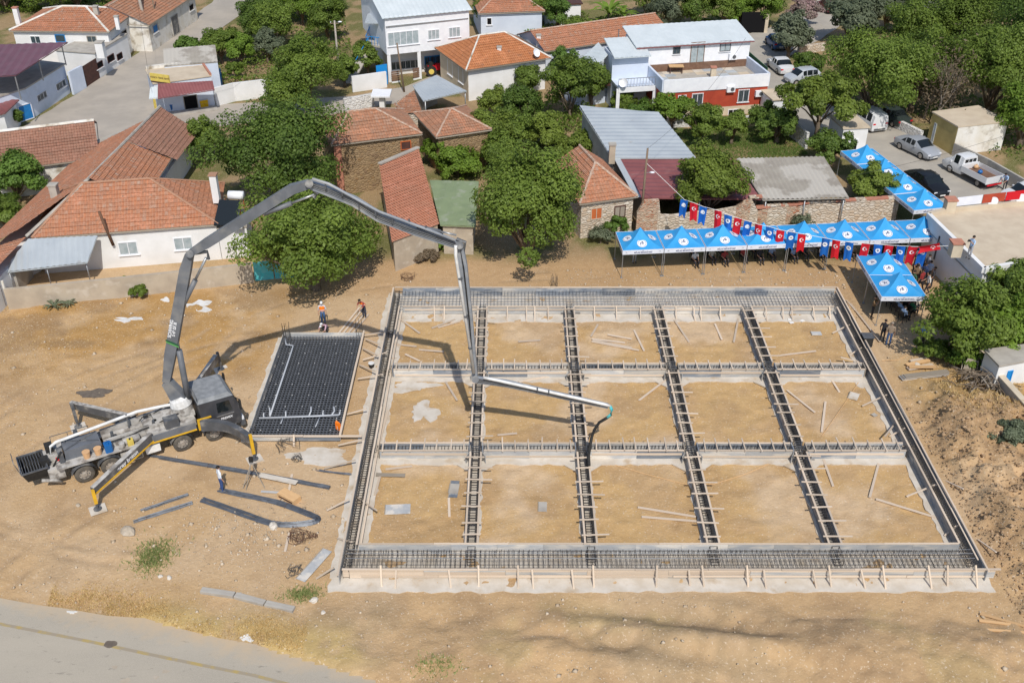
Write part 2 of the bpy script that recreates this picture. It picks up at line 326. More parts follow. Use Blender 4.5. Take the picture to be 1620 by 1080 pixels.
mt['weedgreen'] = M('lime_paint', (.12,.42,.10)); mt['flower'] = leaf_mat('pink_flower', (.13,.17,.08), (.62,.42,.44)); mt['weed'] = leaf_mat('weed_green', (.22,.27,.09), (.38,.42,.16))
# ================================================================ ground, roads
rng = np.random.default_rng(5)
def vnoise(x, y, s, seed):
    "smooth value noise on arrays"
    g = np.random.default_rng(seed).random((64, 64)); u = x*s; v = y*s; iu = np.floor(u).astype(int); iv = np.floor(v).astype(int)
    fu = u-iu; fv = v-iv; fu = fu*fu*(3-2*fu); fv = fv*fv*(3-2*fv); a = g[iu % 64, iv % 64]; b = g[(iu+1) % 64, iv % 64]; c = g[iu % 64, (iv+1) % 64]; d = g[(iu+1) % 64, (iv+1) % 64]
    return (a*(1-fu)+b*fu)*(1-fv)+(c*(1-fu)+d*fu)*fv
def fbm(x, y, s, seed, o=4): return sum(vnoise(x, y, s*2**i, seed+i)*.5**(i+1) for i in range(o))/(1-.5**o)
def inpoly(x, y, poly):
    r = np.zeros(x.shape, bool); n = len(poly)
    for i in range(n):
        x0, y0 = poly[i][:2]; x1, y1 = poly[(i+1) % n][:2]
        if y0 == y1: continue
        c = ((y0 > y) != (y1 > y)) & (x < (x1-x0)*(y-y0)/(y1-y0)+x0); r ^= c
    return r
def sm(x, a, b): t = np.clip((x-a)/(b-a), 0, 1); return t*t*(3-2*t)
def GP(*px): return [G(x, y) for x, y in px]
def jag(pts, step=.8, amp=.12, seed=1):
    "an outline with an uneven edge"
    rr = random.Random(seed); out = []
    for i in range(len(pts)):
        a = V(pts[i]); b = V(pts[(i+1) % len(pts)]); d = b-a; n = max(1, int(d.length/step)); nn = V((-d.y, d.x, 0)).normalized() if d.length > 0 else V((0,0,0))
        for k in range(n): out.append(a+d*(k/n)+nn*rr.uniform(-amp, amp)*(1 if k else .4))
    return out
ROAD = jag(GP((-60,930),(0,946),(100,968),(230,976),(300,996),(400,1017),(480,1042),(600,1078),(680,1100)), .7, .16, 3)
_r = GP((-60,930),(0,946),(60,957),(100,962),(170,974),(230,978),(270,990),(300,998),(350,1010),(400,1018),(440,1030),(480,1042),(540,1060),(600,1078),(690,1105))
ROAD = _r+[V((8,10,0)), V((-70,10,0)), V((-70, _r[0].y+9, 0))]
STREET = GP((30,206),(60,186),(135,140),(213,88),(240,71),(300,30),(335,5),(352,-25),(420,-25),(378,25),(345,50),(312,66),(285,84),(262,104),(246,122),(240,150),(246,172),(300,176),(345,166),(440,160),(560,152),(640,138),(690,118),(700,122),(696,145),(650,160),(610,166),(500,185),(340,200),(270,196),(240,215),(150,222),(60,235))
LOT = GP((1170,118),(1160,95),(1172,70),(1180,55),(1225,42),(1262,25),(1290,5),(1300,-20),(1420,-20),(1400,15),(1330,40),(1300,62),(1262,80),(1240,95),(1262,112),(1300,132),(1345,160),(1408,196),(1462,222),(1500,240),(1540,255),(1640,300),(1640,345),(1520,352),(1330,240),(1270,210),(1232,160),(1205,132))
gx = np.concatenate([np.arange(-95,-38,.75), np.arange(-38,38,.2), np.arange(38,95.5,.75)]); gy = np.concatenate([np.arange(8,27.5,.75), np.arange(27.5,67,.2), np.arange(67,172,.75)])
X, Y = np.meshgrid(gx, gy, indexing='ij')
n1 = fbm(X, Y, .12, 11); n2 = fbm(X, Y, .5, 21); n3 = fbm(X, Y, 1.3, 31, 3)
flat = np.clip(sm(X, -19, -16.5)*(1-sm(X, 24.2, 25.5))*sm(Y, 33.6, 35)*(1-sm(Y, 65, 67)), 0, 1)
flat = np.maximum(flat, sm(X, -30, -27)*(1-sm(X, -14, -12))*sm(Y, 39, 40.5)*(1-sm(Y, 51, 53)))
flat = np.maximum(flat, sm(Y, 62, 64))
Z = (n2-.5)*.28*(1-flat)+(n3-.5)*.10*(1-flat*.75)
Z += .55*np.exp(-((X-8)/18)**2-((Y-31.6)/1.5)**2)*(.4+n2)
Z += .9*sm(X, 24.5, 27.5)*(1-sm(X, 33, 37))*sm(Y, 33, 36)*(1-sm(Y, 49, 54))*(n2-.1)
Z += 1.1*(n3-.42)*sm(X, 24.0, 25.4)*sm(Y, 30, 33)*(1-sm(Y, 51, 54))
for i in range(12):
    cx, cy, w = random.uniform(24.6, 31), random.uniform(34, 50), random.uniform(.5, 1.3); Z += random.uniform(.15,.5)*np.exp(-((X-cx)**2+(Y-cy)**2)/w**2)
inroad = inpoly(X, Y, ROAD); instr = inpoly(X, Y, STREET) | inpoly(X, Y, LOT)
n4 = fbm(X, Y, 2.2, 41, 3)-.5; bank = sm(X, 23.3, 24.6)*sm(Y, 30, 33)*(1-sm(Y, 50, 54)); fr_ = (1-sm(Y, 33.4, 35))*sm(X, -7, -3)
Z += .75*np.exp(-((X-25.6-.5*np.sin(Y*.4))/1.1)**2)*sm(Y, 33, 36)*(1-sm(Y, 49, 53))*(.35+n2)+n4*(.6*bank+.16*fr_+.05*(1-flat))+.5*bank*np.maximum(fbm(X, Y, .9, 47, 4)-.5, 0)
TR = [((-30,752),(60,700),(130,640),(230,585),(330,545),(420,530)),((-30,772),(70,716),(142,655),(240,598),(330,560),(415,548)),((-10,820),(70,850),(150,870),(230,868)),((-10,838),(70,870),(150,890),(235,886)),((20,925),(90,860),(150,815),(200,800)),((-10,905),(60,850),(110,800)),((330,560),(400,500),(480,470),(590,455),(700,440),(860,430),(980,425)),((600,470),(700,452),(860,441),(1000,437),(1200,438)),((240,600),(330,600),(400,640)),((640,1050),(800,1015),(1000,995),(1250,980),(1450,985),(1620,1040)),((1600,1060),(1560,960),(1540,930)),((1330,450),(1400,560),(1470,680)),((0,680),(60,640),(150,600),(260,560),(330,520)),((0,660),(50,625),(140,585),(250,545),(330,505))]
rut = np.zeros(X.shape)
for t_ in TR:
    P_ = [G(*p) for p in t_]; q = []
    for i in range(len(P_)-1):
        p0, p1, p2, p3 = P_[max(i-1,0)], P_[i], P_[i+1], P_[min(i+2,len(P_)-1)]
        for k in range(24): t = k/24; v_ = .5*((2*p1)+(p2-p0)*t+(2*p0-5*p1+4*p2-p3)*t*t+(3*p1-p0-3*p2+p3)*t**3); q.append((v_.x, v_.y))
    q = np.array(q); i0, i1 = np.searchsorted(gx, [q[:,0].min()-1, q[:,0].max()+1]); j0, j1 = np.searchsorted(gy, [q[:,1].min()-1, q[:,1].max()+1]); d2 = np.full(X[i0:i1,j0:j1].shape, 9.)
    for a_ in q: d2 = np.minimum(d2, (X[i0:i1,j0:j1]-a_[0])**2+(Y[i0:i1,j0:j1]-a_[1])**2)
    rut[i0:i1,j0:j1] = np.maximum(rut[i0:i1,j0:j1], np.exp(-d2/.035)-.5*np.exp(-(np.sqrt(d2)-.38)**2/.02))
rut *= sm(fbm(X, Y, .5, 88), .32, .55); Z -= .085*rut
Z = np.where(inroad | instr, -.04, Z)
Z = np.where((X > -8.6) & (X < 23.1) & (Y > 35.6) & (Y < 63.8), np.clip(n4*.17+(n2-.5)*.07, -.06, .07)-.012, Z)
Z = np.where((X > -15.6) & (X < -9.4) & (Y > 46) & (Y < 58.3), -.02, Z)
def blend(c, col, w): return c*(1-w[..., None])+np.array(col)*w[..., None]
c = np.zeros(X.shape+(3,))+np.array((.525,.355,.192))
c = blend(c, (.42,.28,.155), sm(n2, .5, .68)*.8); c = blend(c, (.59,.425,.26), sm(n1, .48, .66)*.8)
Z += (.30*np.sin(X*.5+3*n2+Y*2.6)*sm(n1, .35, .6)*np.exp(-((Y-32.6)/1.6)**2)*sm(X, -6, -2)); fore = (1-sm(Y, 33.5, 36)); c = blend(c, (.38,.265,.155), np.exp(-((Y-33.1-.4*np.sin(X*.3))/.8)**2)*sm(X, -4, 1)*sm(n2, .32, .55)*.75); c = blend(c, (.37,.265,.15), fore*sm(n1+.3*n3, .62, .8)*.7); c = blend(c, (.42,.35,.15), fore*sm(fbm(X, Y, .3, 77), .62, .72)*.25)
lg = (1-sm(X, -17, -14))*sm(Y, 51.5, 55)*(1-sm(Y, 63, 66)); c = blend(c, (.45,.26,.09), lg*sm(n2*.6+n1*.4, .38, .62)*.85); c = blend(c, (.31,.205,.115), lg*sm(fbm(X, Y, .35, 55), .56, .7)*.6)
vg = np.exp(-((Y-(34.6-.20*(X+22)))/1.1)**2)*(1-sm(X, -8, -5))*sm(X, -20, -16); c = blend(c, (.53,.385,.17), np.clip(vg*1.2, 0, 1)*sm(n2, .3, .5))
rt = sm(X, 23.6, 24.8)*(1-sm(Y, 54, 57)); c = blend(c, (.40,.265,.145), rt*sm(n2, .34, .58)*.85); c = blend(c, (.46,.31,.135), rt*sm(Y, 48, 52)*.6)
bk = sm(Y, 62.5, 64.5)*(1-sm(Y, 69, 71))*sm(X, -14, -10); c = blend(c, (.47,.30,.155), bk*.7)
vl = sm(Y, 67.5, 71); c = blend(c, (.33,.235,.13), vl); c = blend(c, (.13,.14,.045), vl*sm(n2, .42, .58)*.85)
ins = ((X > -8.2) & (X < 22.8) & (Y > 36) & (Y < 63.4)).astype(float); c = blend(c, (.545,.36,.17), ins); c = blend(c, (.485,.325,.18), ins*sm(n2, .5, .68)*.6); c = blend(c, (.63,.47,.31), ins*sm(fbm(X, Y, .22, 66), .56, .70)*.75); c = blend(c, (.43,.28,.145), ins*sm(fbm(X, Y, .4, 68), .56, .68)*.55)
c = blend(c, (.43,.30,.18), np.clip(rut, 0, 1)*.75); c = blend(c, (.60,.45,.29), np.clip(-rut, 0, 1)*.8)
nx, ny = X.shape; me = bpy.data.meshes.new('ground')
co = np.stack([X, Y, Z], -1).reshape(-1, 3)
ii = np.arange(nx*ny).reshape(nx, ny); q = np.stack([ii[:-1,:-1], ii[1:,:-1], ii[1:,1:], ii[:-1,1:]], -1).reshape(-1, 4)
def npmesh(me, co, q, k=4):
    me.vertices.add(len(co)); me.vertices.foreach_set('co', co.astype(np.float32).ravel()); me.loops.add(q.size); me.loops.foreach_set('vertex_index', q.astype(np.int32).ravel())
    me.polygons.add(len(q)); me.polygons.foreach_set('loop_start', np.arange(0, q.size, k, dtype=np.int32)); me.update(calc_edges=True)
npmesh(me, co, q)
# outer skirt: the ground sheet goes on to the horizon
at = me.color_attributes.new('soil', 'FLOAT_COLOR', 'POINT'); at.data.foreach_set('color', np.concatenate([c, np.ones(X.shape+(1,))], -1).astype(np.float32).ravel())
me.polygons.foreach_set('use_smooth', [True]*len(me.polygons))
def soil_mat():
    m, nt, b = nodes('dry_soil'); ob = N(nt, 'ShaderNodeTexCoord').outputs['Object']; a = N(nt, 'ShaderNodeVertexColor', layer_name='soil').outputs[0]
    col = mixc(nt, ramp(nt, noise(nt, ob, 1.7, 7, .65), .40, .72), a, (.86,.84,.82), 'MULTIPLY')
    sp = mixc(nt, ramp(nt, noise(nt, ob, 9, 3, .6), .60, .70), col, (.64,.52,.38)); sp = mixc(nt, ramp(nt, noise(nt, ob, 6.3, 4, .7), .69, .77), sp, (.33,.235,.15))
    nt.links.new(sp, b.inputs['Base Color']); b.inputs['Roughness'].default_value = .97; b.inputs['Specular IOR Level'].default_value = .08
    bump(nt, b, noise(nt, ob, 5, 9, .72), .75, .10); return m
mt['soil'] = soil_mat(); me.materials.append(mt['soil'])
g = link('ground', me); g['kind'] = 'structure'; g['label'] = 'tan building site soil and village yards'
mb = MB(); B0 = (-95, 95, 8, 171.5)
for x0, x1, y0, y1 in ((-3000,-94.6,-1500,3000),(94.6,3000,-1500,3000),(-94.6,94.6,171,3000),(-94.6,94.6,-1500,8.4)): mb.face([(x0,y0,-.25),(x1,y0,-.25),(x1,y1,-.25),(x0,y1,-.25)])
struct('terrain', mb, M('far_fields', (.30,.22,.12), (.12,.13,.05), .05), 'dry fields around the village')
def sheet(name, poly, z, mat, label, dz=.06):
    mb = MB(); mb.prism([(p[0], p[1]) for p in poly], z-dz, z)
    bm = bmesh.new(); me = mb.mesh(name, mat); bm.from_mesh(me); bmesh.ops.triangulate(bm, faces=[f for f in bm.faces if len(f.verts) > 4]); bm.to_mesh(me); bm.free()
    o = link(name, me); o['kind'] = 'structure'; o['label'] = label; return o
def road_mat():
    m, nt, b = nodes('dusty_asphalt'); ob = N(nt, 'ShaderNodeTexCoord').outputs['Object']; sp = N(nt, 'ShaderNodeSeparateXYZ'); nt.links.new(ob, sp.inputs[0])
    d1 = N(nt, 'ShaderNodeMath', operation='MULTIPLY_ADD'); d1.inputs[1].default_value = -.249; d1.inputs[2].default_value = 34.75-.249*24.3; nt.links.new(sp.outputs[0], d1.inputs[0])
    d2 = N(nt, 'ShaderNodeMath', operation='SUBTRACT'); nt.links.new(d1.outputs[0], d2.inputs[0]); nt.links.new(sp.outputs[1], d2.inputs[1])
    nz = N(nt, 'ShaderNodeMath', operation='MULTIPLY_ADD'); nz.inputs[1].default_value = 2.6; nz.inputs[2].default_value = -1.3; nt.links.new(noise(nt, ob, .9, 7, .65), nz.inputs[0])
    d3 = N(nt, 'ShaderNodeMath', operation='ADD'); nt.links.new(d2.outputs[0], d3.inputs[0]); nt.links.new(nz.outputs[0], d3.inputs[1])
    asp = mixc(nt, ramp(nt, noise(nt, ob, .35, 6, .6, (.35,1.3,1)), .35, .65), (.405,.36,.29), (.34,.305,.25)); asp = mixc(nt, ramp(nt, noise(nt, ob, 40, 2), .4, .7), asp, (.46,.41,.335))
    asp = mixc(nt, ramp(nt, noise(nt, ob, 2.2, 8, .75, (.5,1.6,1)), .60, .66), asp, (.26,.235,.195))
    col = mixc(nt, ramp(nt, d3.outputs[0], -.55, .55), (.50,.39,.265), asp); nt.links.new(col, b.inputs['Base Color']); b.inputs['Roughness'].default_value = .95; b.inputs['Specular IOR Level'].default_value = .12
    bump(nt, b, noise(nt, ob, 45, 6, .7), .3, .02); return m
mt['roadmat'] = road_mat(); sheet('road', ROAD, .03, mt['roadmat'], 'worn grey asphalt road crossing the lower left corner')
sheet('street', jag(STREET, 2, .15, 8), .03, mt['street'], 'pale concrete village street between the houses')
sheet('parking_lot', jag(LOT, 2, .1, 9), .03, mt['paving'], 'grey paved street and parking lot behind the tents')
def ribbon(pts, w, z):
    mb = MB(); pts = [V(p) for p in pts]
    L = []
    for i, p in enumerate(pts):
        d = (pts[min(i+1, len(pts)-1)]-pts[max(i-1, 0)]); d.z = 0; n = V((-d.y, d.x, 0)).normalized()*w/2; L.append((p-n, p+n))
    for (a, b), (c_, d) in zip(L, L[1:]): mb.face([(a.x,a.y,z),(c_.x,c_.y,z),(d.x,d.y,z),(b.x,b.y,z)])
    return mb
struct('road_marking', ribbon(GP((-20,983),(0,987),(133,1013),(260,1040),(333,1055),(400,1068),(470,1086)), .16, .035), mt['yellowline'], 'faded yellow line painted along the asphalt road')
def blob(cx, cy, rx, ry, seed, n=34, amp=.25, rot=0):
    rr = random.Random(seed); ph = [rr.uniform(0, 6.28) for _ in range(4)]; out = []
    for i in range(n):
        t = 6.2832*i/n; k = 1+amp*(.5*math.sin(2*t+ph[0])+.6*math.sin(3*t+ph[1])+.45*math.sin(5*t+ph[2]))+rr.uniform(-amp, amp)*.4
        x = rx*k*math.cos(t); y = ry*k*math.sin(t); out.append((cx+x*math.cos(rot)-y*math.sin(rot), cy+x*math.sin(rot)+y*math.cos(rot)))
    return out
def patch(name, px, rx, ry, z, mat, label, seed, amp=.25): p = G(*px); return sheet(name, blob(p.x, p.y, rx, ry, seed, amp=amp), z, mat, label, .05)
patch('road_stain', (175,1019), .28, .22, .036, mt['oil'], 'dark square patch on the asphalt road by the yellow line', 4, .1)
for i, (x, y, r) in enumerate(((182,1055,.12),(262,1062,.14),(247,1071,.12),(199,1077,.2))): patch('road_stain', (x, y), r, r*.7, .036, mt['wallgrey'], 'small tan mud spot on the asphalt road', 40+i)
patch('concrete_spill', (505,722), 1.7, .75, .03, mt['blind'], 'pale dried concrete spilled in front of the rebar mat', 5)
patch('concrete_spill', (672,652), .75, 1.0, .058, mt['blind'], 'white dust patch on the sand of the left middle bay', 75, .4); patch('concrete_spill', (652,612), 1.35, .5, .062, mt['blind'], 'white dust streak along the left middle bay', 62, .4)
patch('concrete_spill', (1375,600), .7, .8, .032, mt['blind'], 'pale concrete patch in the right middle bay', 66, .4); patch('ash_patch', (150,622), .9, .5, .035, mt['oil'], 'dark ash patch on the dirt behind the pump truck', 67)
# old kerb beside the road
k = thing('kerb', 'old broken concrete kerb half buried beside the asphalt road', 'kerb', G(320,938), world=True)
_kp = GP((318,935),(372,943),(420,956),(466,966))
for a, b in zip(_kp, _kp[1:]): stick('kerb_stone', a+(b-a)*.02+V((0,0,.06)), a+(b-a)*.98+V((0,0,.06)), .32, .2, mt['conc'], k)
# ================================================================ foundation
xL, xR, yB, yT = -8.3, 22.85, 36.2, 63.5; ZT = .72
xs = [(G(a, 487, ZT).x+G(b, 858, ZT).x)/2 for a, b in ((764,745),(902,934),(1042,1129),(1180,1326))]
ys = [G(810,578,ZT).y, G(810,705,ZT).y]
yIT = G(810,483,ZT).y; yIB = G(810,860,ZT).y
def strip(x0, x1, y0, y1, z, seed, label):
    sheet('concrete_blinding', jag([V((x0,y0,0)),V((x1,y0,0)),V((x1,y1,0)),V((x0,y1,0))], .38, .085, seed), z, mt['blind'], label, .08)
strip(xL-.5, xR+.3, yB-.9, yIB+.25, .030, 1, 'pale concrete blinding under the wide front footing'); strip(xL-.4, xR+.2, yIT-1.0, yT+.35, .034, 2, 'pale concrete blinding under the wide back footing')
strip(xL-.55, xL+1.05, yB, yT-.3, .040, 3, 'pale concrete blinding under the left edge beam'); strip(xR-1.05, xR+.22, yB, yT-.3, .040, 4, 'pale concrete blinding under the right edge beam')
_ord = ('first', 'second', 'third', 'fourth')
for i, x in enumerate(xs): strip(x-.42, x+.40, yIB, yIT, .046+.004*i, 10+i, 'pale concrete blinding under the %s inner beam from the left' % _ord[i])
for i, y in enumerate(ys): strip(xL+.4, xR-.6, y-.8, y+.42, .064+.004*i, 20+i, 'pale concrete blinding under the %s cross beam' % ('back', 'front')[i])
for i, x in enumerate(xs):
    for j, y in enumerate(ys): sheet('concrete_blinding', [(x-1.15,y-.76),(x-.42,y-1.4),(x+.42,y-1.4),(x+1.15,y-.76)], .074+.002*(i+4*j), mt['blind'], 'chamfered pale blinding corner where two beams cross', .06)
rr = random.Random(3)
def panel_line(root, p0, p1, z0=.06, z1=.64, seg=2.3, t=.03, light=.35):
    p0 = V(p0); p1 = V(p1); d = p1-p0; L = d.length; n = max(1, round(L/seg)); d.normalize()
    for k in range(n):
        a = p0+d*(L*k/n+.004); b = p0+d*(L*(k+1)/n-.004); h = z1-rr.uniform(0,.03); zc = (z0+h)/2
        stick('panel', (a.x,a.y,zc), (b.x,b.y,zc), t, h-z0, mt['plylight'] if rr.random() < light else mt['ply'], root)
def rail_line(root, p0, p1, z, w=.10, h=.045, seg=3.6, name='rail'):
    p0 = V(p0); p1 = V(p1); d = p1-p0; L = d.length; n = max(1, round(L/seg)); d.normalize(); nn = V((-d.y,d.x,0))
    for k in range(n):
        o = nn*rr.uniform(-.015,.015); a = p0+d*(L*k/n+rr.uniform(0,.02))+o; b = p0+d*(L*(k+1)/n-.01)+o
        stick(name, (a.x,a.y,z), (b.x,b.y,z+rr.uniform(-.012,.012)), w, h, mt['timber'], root)
def cage(root, p0, p1, w=.36, z0=.12, z1=.58, n=2, step=.2, r=.011, mat='rebar'):
    p0 = V(p0); p1 = V(p1); d = (p1-p0); L = d.length; d.normalize(); nn = V((-d.y,d.x,0)); mb = MB(); mb2 = MB()
    for zz in (z0, z1):
        for k in range(n):
            o = nn*(w*(k/(n-1)-.5)); mb.tube([V((p0.x,p0.y,zz))+o, V((p1.x,p1.y,zz))+o], r*1.2, 4)
    for k in range(int(L/step)):
        c_ = p0+d*(k*step+rr.uniform(-.02,.02)+.05); a = nn*(w/2+.01); q = [(c_+a)+V((0,0,z0)), (c_-a)+V((0,0,z0)), (c_-a)+V((0,0,z1+.02)), (c_+a)+V((0,0,z1+.02))]
        for i in range(4): mb2.bar(q[i], q[(i+1) % 4], r*1.5, r*1.5)
    part(mb, 'longitudinal_bars', mt[mat], root, kind='stuff', fix=False); part(mb2, 'stirrups', mt[mat], root, kind='stuff', fix=False)
hw = .27
for i, x in enumerate(xs):
    f = thing('beam_formwork', 'timber and plywood formwork of the %s inner beam from the left, running front to back' % _ord[i], 'formwork', (x, yIB, 0), group='formwork of the inner beams', world=True)
    c_ = thing('rebar_cage', 'dark rebar cage inside the %s inner beam from the left' % _ord[i], 'rebar cage', (x, yIB+.1, .1), group='rebar cages of the beams', world=True)
    cage(c_, (x, yIB-.9, 0), (x, yIT+.5, 0))
    spans = [(yIB+.05, ys[1]-.45), (ys[1]+.45, ys[0]-.45), (ys[0]+.45, yIT-.05)]
    for a, b in spans:
        for s in (-1, 1):
            panel_line(f, (x+s*hw, a, 0), (x+s*hw, b, 0), light=.12); rail_line(f, (x+s*(hw+.03), a, 0), (x+s*(hw+.03), b, 0), .67)
        n = int((b-a)/1.0)
        for k in range(n):
            yy = a+(k+.5)*(b-a)/n+rr.uniform(-.14,.14); l = rr.uniform(.42,.62); r_ = rr.choice((.42,.45,.5,.85,.95)); t = rr.uniform(-.04,.04)
            stick('cross_batten', (x-l, yy-t, .76), (x+r_, yy+t, .76), .075, .04, mt['timber'], f)
            if rr.random() < .45: stick('stake', (x-hw-.1, yy+.06, .0), (x-hw-.07, yy+.06, .6), .06, .04, mt['oldtimber'], f)
xe = [xL+.5]+xs+[xR-.5]
for j, y in enumerate(ys):
    nm = ('back', 'front')[j]
    f = thing('beam_formwork', 'timber and plywood formwork of the %s cross beam, running left to right' % nm, 'formwork', (xL+.5, y, 0), group='formwork of the cross beams', world=True)
    c_ = thing('rebar_cage', 'dark rebar cage inside the %s cross beam' % nm, 'rebar cage', (xL+.5, y, .1), group='rebar cages of the beams', world=True)
    cage(c_, (xL+.3, y, 0), (xR-.2, y, 0), .4)
    for i in range(5):
        a, b = xe[i]+.42, xe[i+1]-.42
        for s in (-1, 1):
            panel_line(f, (a, y+s*.3, 0), (b, y+s*.3, 0), light=.7); rail_line(f, (a, y+s*.33, 0), (b, y+s*.33, 0), .67, .09)
        rail_line(f, (a+.1, y-.335, 0), (b-.1, y-.335, 0), .40 if (i+j) % 2 else .22, .04, .12, name='waler')
        for k in range(7):
            xx = a+(k+.4)*(b-a)/6.8+rr.uniform(-.1,.1); stick('cross_batten', (xx, y-.42-rr.uniform(0,.1), .74), (xx+rr.uniform(-.06,.06), y+.42+rr.uniform(0,.35), .74), .07, .04, mt['timber'], f)
        if i and rr.random() < .8: stick('gusset', (xe[i]-.55, y-.75, .3), (xe[i]-.36, y-.38, .3), .03, .55, mt['plylight'], f); stick('gusset', (xe[i]+.55, y-.75, .3), (xe[i]+.36, y-.38, .3), .03, .55, mt['plylight'], f)
        for xx in (xe[i]+.38, xe[i+1]-.38):
            if rr.random() < .8: stick('end_block', (xx, y-.32, .36), (xx, y+.32, .36), .05, .72, mt['ply'] if rr.random() < .5 else mt['oldtimber'], f)
# edge beams left and right
f = thing('beam_formwork', 'narrow timber and plywood formwork of the left edge beam beside the rebar mat', 'formwork', (xL, yB, 0), world=True)
c_ = thing('rebar_cage', 'dark rebar cage inside the left edge beam', 'rebar cage', (xL+.25, yB, .1), group='rebar cages of the beams', world=True); cage(c_, (xL+.27, yB-.1, 0), (xL+.27, yT-.2, 0), .3)
panel_line(f, (xL, yB-.45, 0), (xL, yT+.05, 0), light=.8); panel_line(f, (xL+.55, yIB, 0), (xL+.55, yIT, 0), light=.3)
rail_line(f, (xL-.04, yB-.45, 0), (xL-.04, yT+.05, 0), .67, .11); rail_line(f, (xL+.6, yIB, 0), (xL+.6, yIT, 0), .67); rail_line(f, (xL+.76, yIB+.2, 0), (xL+.76, yIT-.3, 0), .4, .09, .04, name='outer_rail')
for px0, px1 in (((569,531),(622,523)),((578,536),(602,545)),((574,551),(598,562)),((574,569),(612,557)),((568,577),(594,587)),((566,599),(606,592)),((549,655),(580,646)),((535,704),(572,695)),((513,741),(562,727)),((517,807),(552,789)),((500,915),(528,897)),((534,851),(556,857)),((557,781),(596,807))):
    a = G(*px0, .25 if px0[1] < 720 else .1); b = G(*px1, .62); stick('brace', a, b, .08, .045, mt['timber'], f)
f = thing('beam_formwork', 'timber and dark plywood formwork of the right edge beam beside the spoil heaps', 'formwork', (xR, yB, 0), world=True)
c_ = thing('rebar_cage', 'dark rebar cage inside the right edge beam', 'rebar cage', (xR-.3, yB, .1), group='rebar cages of the beams', world=True); cage(c_, (xR-.3, yB+.3, 0), (xR-.3, yT-.2, 0), .32)
panel_line(f, (xR, yB-.2, 0), (xR, yT+.05, 0), z1=.66, light=.05); panel_line(f, (xR-.62, yIB+.1, 0), (xR-.62, yIT-.1, 0), light=.05); rail_line(f, (xR+.045, yB-.2, 0), (xR+.045, yT+.05, 0), .69, .09)
rail_line(f, (xR-.66, yIB+.1, 0), (xR-.66, yIT-.1, 0), .67, .1); rail_line(f, (xR-.22, yB+.5, 0), (xR-.22, yT-.4, 0), .74, .07, .03, name='middle_rail')
for a, b in (((1317,527),(1344,513)),((1344,562),(1363,549)),((1364,642),(1403,624)),((1407,690),(1432,677)),((1434,785),(1481,766)),((1494,847),(1515,830)),((1496,760),(1524,773)),((1547,853),(1576,873)),((1339,475),(1352,490)),((1426,657),(1400,690)),((1370,575),(1330,565)),((1450,710),(1405,700))):
    p, q_ = G(*a, .08), G(*b, .55); stick('brace', p, q_, .085, .045, mt['timber'], f)
# wide footings back and front
def footing(nm, ya, yb, lab):
    f = thing('footing_formwork', lab, 'formwork', (xL, min(ya, yb), 0), world=True); return f
fb = footing('back', yIT, yT, 'low plywood and timber formwork around the wide back footing')
panel_line(fb, (xL+.6, yT, 0), (xR-.1, yT, 0), z1=.66, light=.5); rail_line(fb, (xL+.05, yT+.05, 0), (xR, yT+.05, 0), .69, .09)
for i in range(5):
    a, b = xe[i]+.34, xe[i+1]-.34; panel_line(fb, (a, yIT, 0), (b, yIT, 0), light=.8); rail_line(fb, (a, yIT-.05, 0), (b, yIT-.05, 0), .67, .1)
    rail_line(fb, (a+.1, yIT-.075, 0), (b-.1, yIT-.075, 0), .42, .04, .08, name='waler')
for x in (687,703,736,803,833,846,867,940,975,1013,1069,1097,1108,1139,1211,1238,1252,1286,1312):
    a = G(x, 483, .70); b = a.copy(); b.y -= rr.uniform(.75,1.05); b.x += rr.uniform(-.05,.05); b.z = .05; stick('kicker', a-V((0,.05,0)), b, .075, .045, mt['timber'], fb)
cb = thing('rebar_cage', 'wide blue grey rebar cage lying in the back footing', 'rebar cage', (xL+.3, yIT+.3, .1), world=True); cage(cb, (xL+.3, (yIT+yT)/2, 0), (xR-.3, (yIT+yT)/2, 0), yT-yIT-.35, .1, .5, 7, .24, .010, 'rebarblue')
ff = footing('front', yB, yIB, 'long timber and plywood formwork around the wide front footing nearest the viewer')
panel_line(ff, (xL+.7, yIB, 0), (xR-.7, yIB, 0), z1=.68, light=1.0); rail_line(ff, (xL+.7, yIB+.04, 0), (xR-.7, yIB+.04, 0), .70, .08)
for z, h in ((.16,.19),(.36,.19),(.55,.17)):
    for k in range(8):
        a = xL+.1+(xR+.4-xL)*k/8; b = xL+.1+(xR+.4-xL)*(k+1)/8-.01; yy = yB-rr.uniform(0,.02)
        stick('plank', (a, yy, z), (b, yy, z), .035, h, mt['plylight'] if (rr.random() < .5) else mt['timber'], ff)
rail_line(ff, (xL+.1, yB-.06, 0), (xR+.7, yB-.06, 0), .67, .10); rail_line(ff, (xL+1, yB-.075, 0), (xR, yB-.075, 0), .22, .05, .09, name='waler')
for x, t in ((603,880),(625,0),(713,0),(757,880),(820,880),(844,0),(908,0),(940,880),(1039,890),(1093,0),(1115,884),(1185,885),(1213,0),(1293,0),(1317,882),(1370,0),(1402,882),(1475,880),(1502,874),(1548,890)):
    b = G(x, 934, .0); top = 1.0 if t else .72; b.y = yB-.62+rr.uniform(-.1,.1); a = V((b.x+rr.uniform(-.12,.04)-(.08 if x > 1100 else 0), yB-.1, top)); stick('stake', b, a, .085, .05, mt['timber'], ff)
for x in (706,826,899,978,1035,1105,1220,1265,1365,1393,1427,1465):
    b = G(x, 848, .03); stick('kicker', V((b.x, yIB+.06, .5)), V((b.x+rr.uniform(-.1,.2), yIB+rr.uniform(.4,.75), .05)), .07, .04, mt['oldtimber'], ff)
cf = thing('rebar_cage', 'wide dark rebar cage of tall stirrups standing in the front footing', 'rebar cage', (xL+.3, yB+.2, .1), world=True)
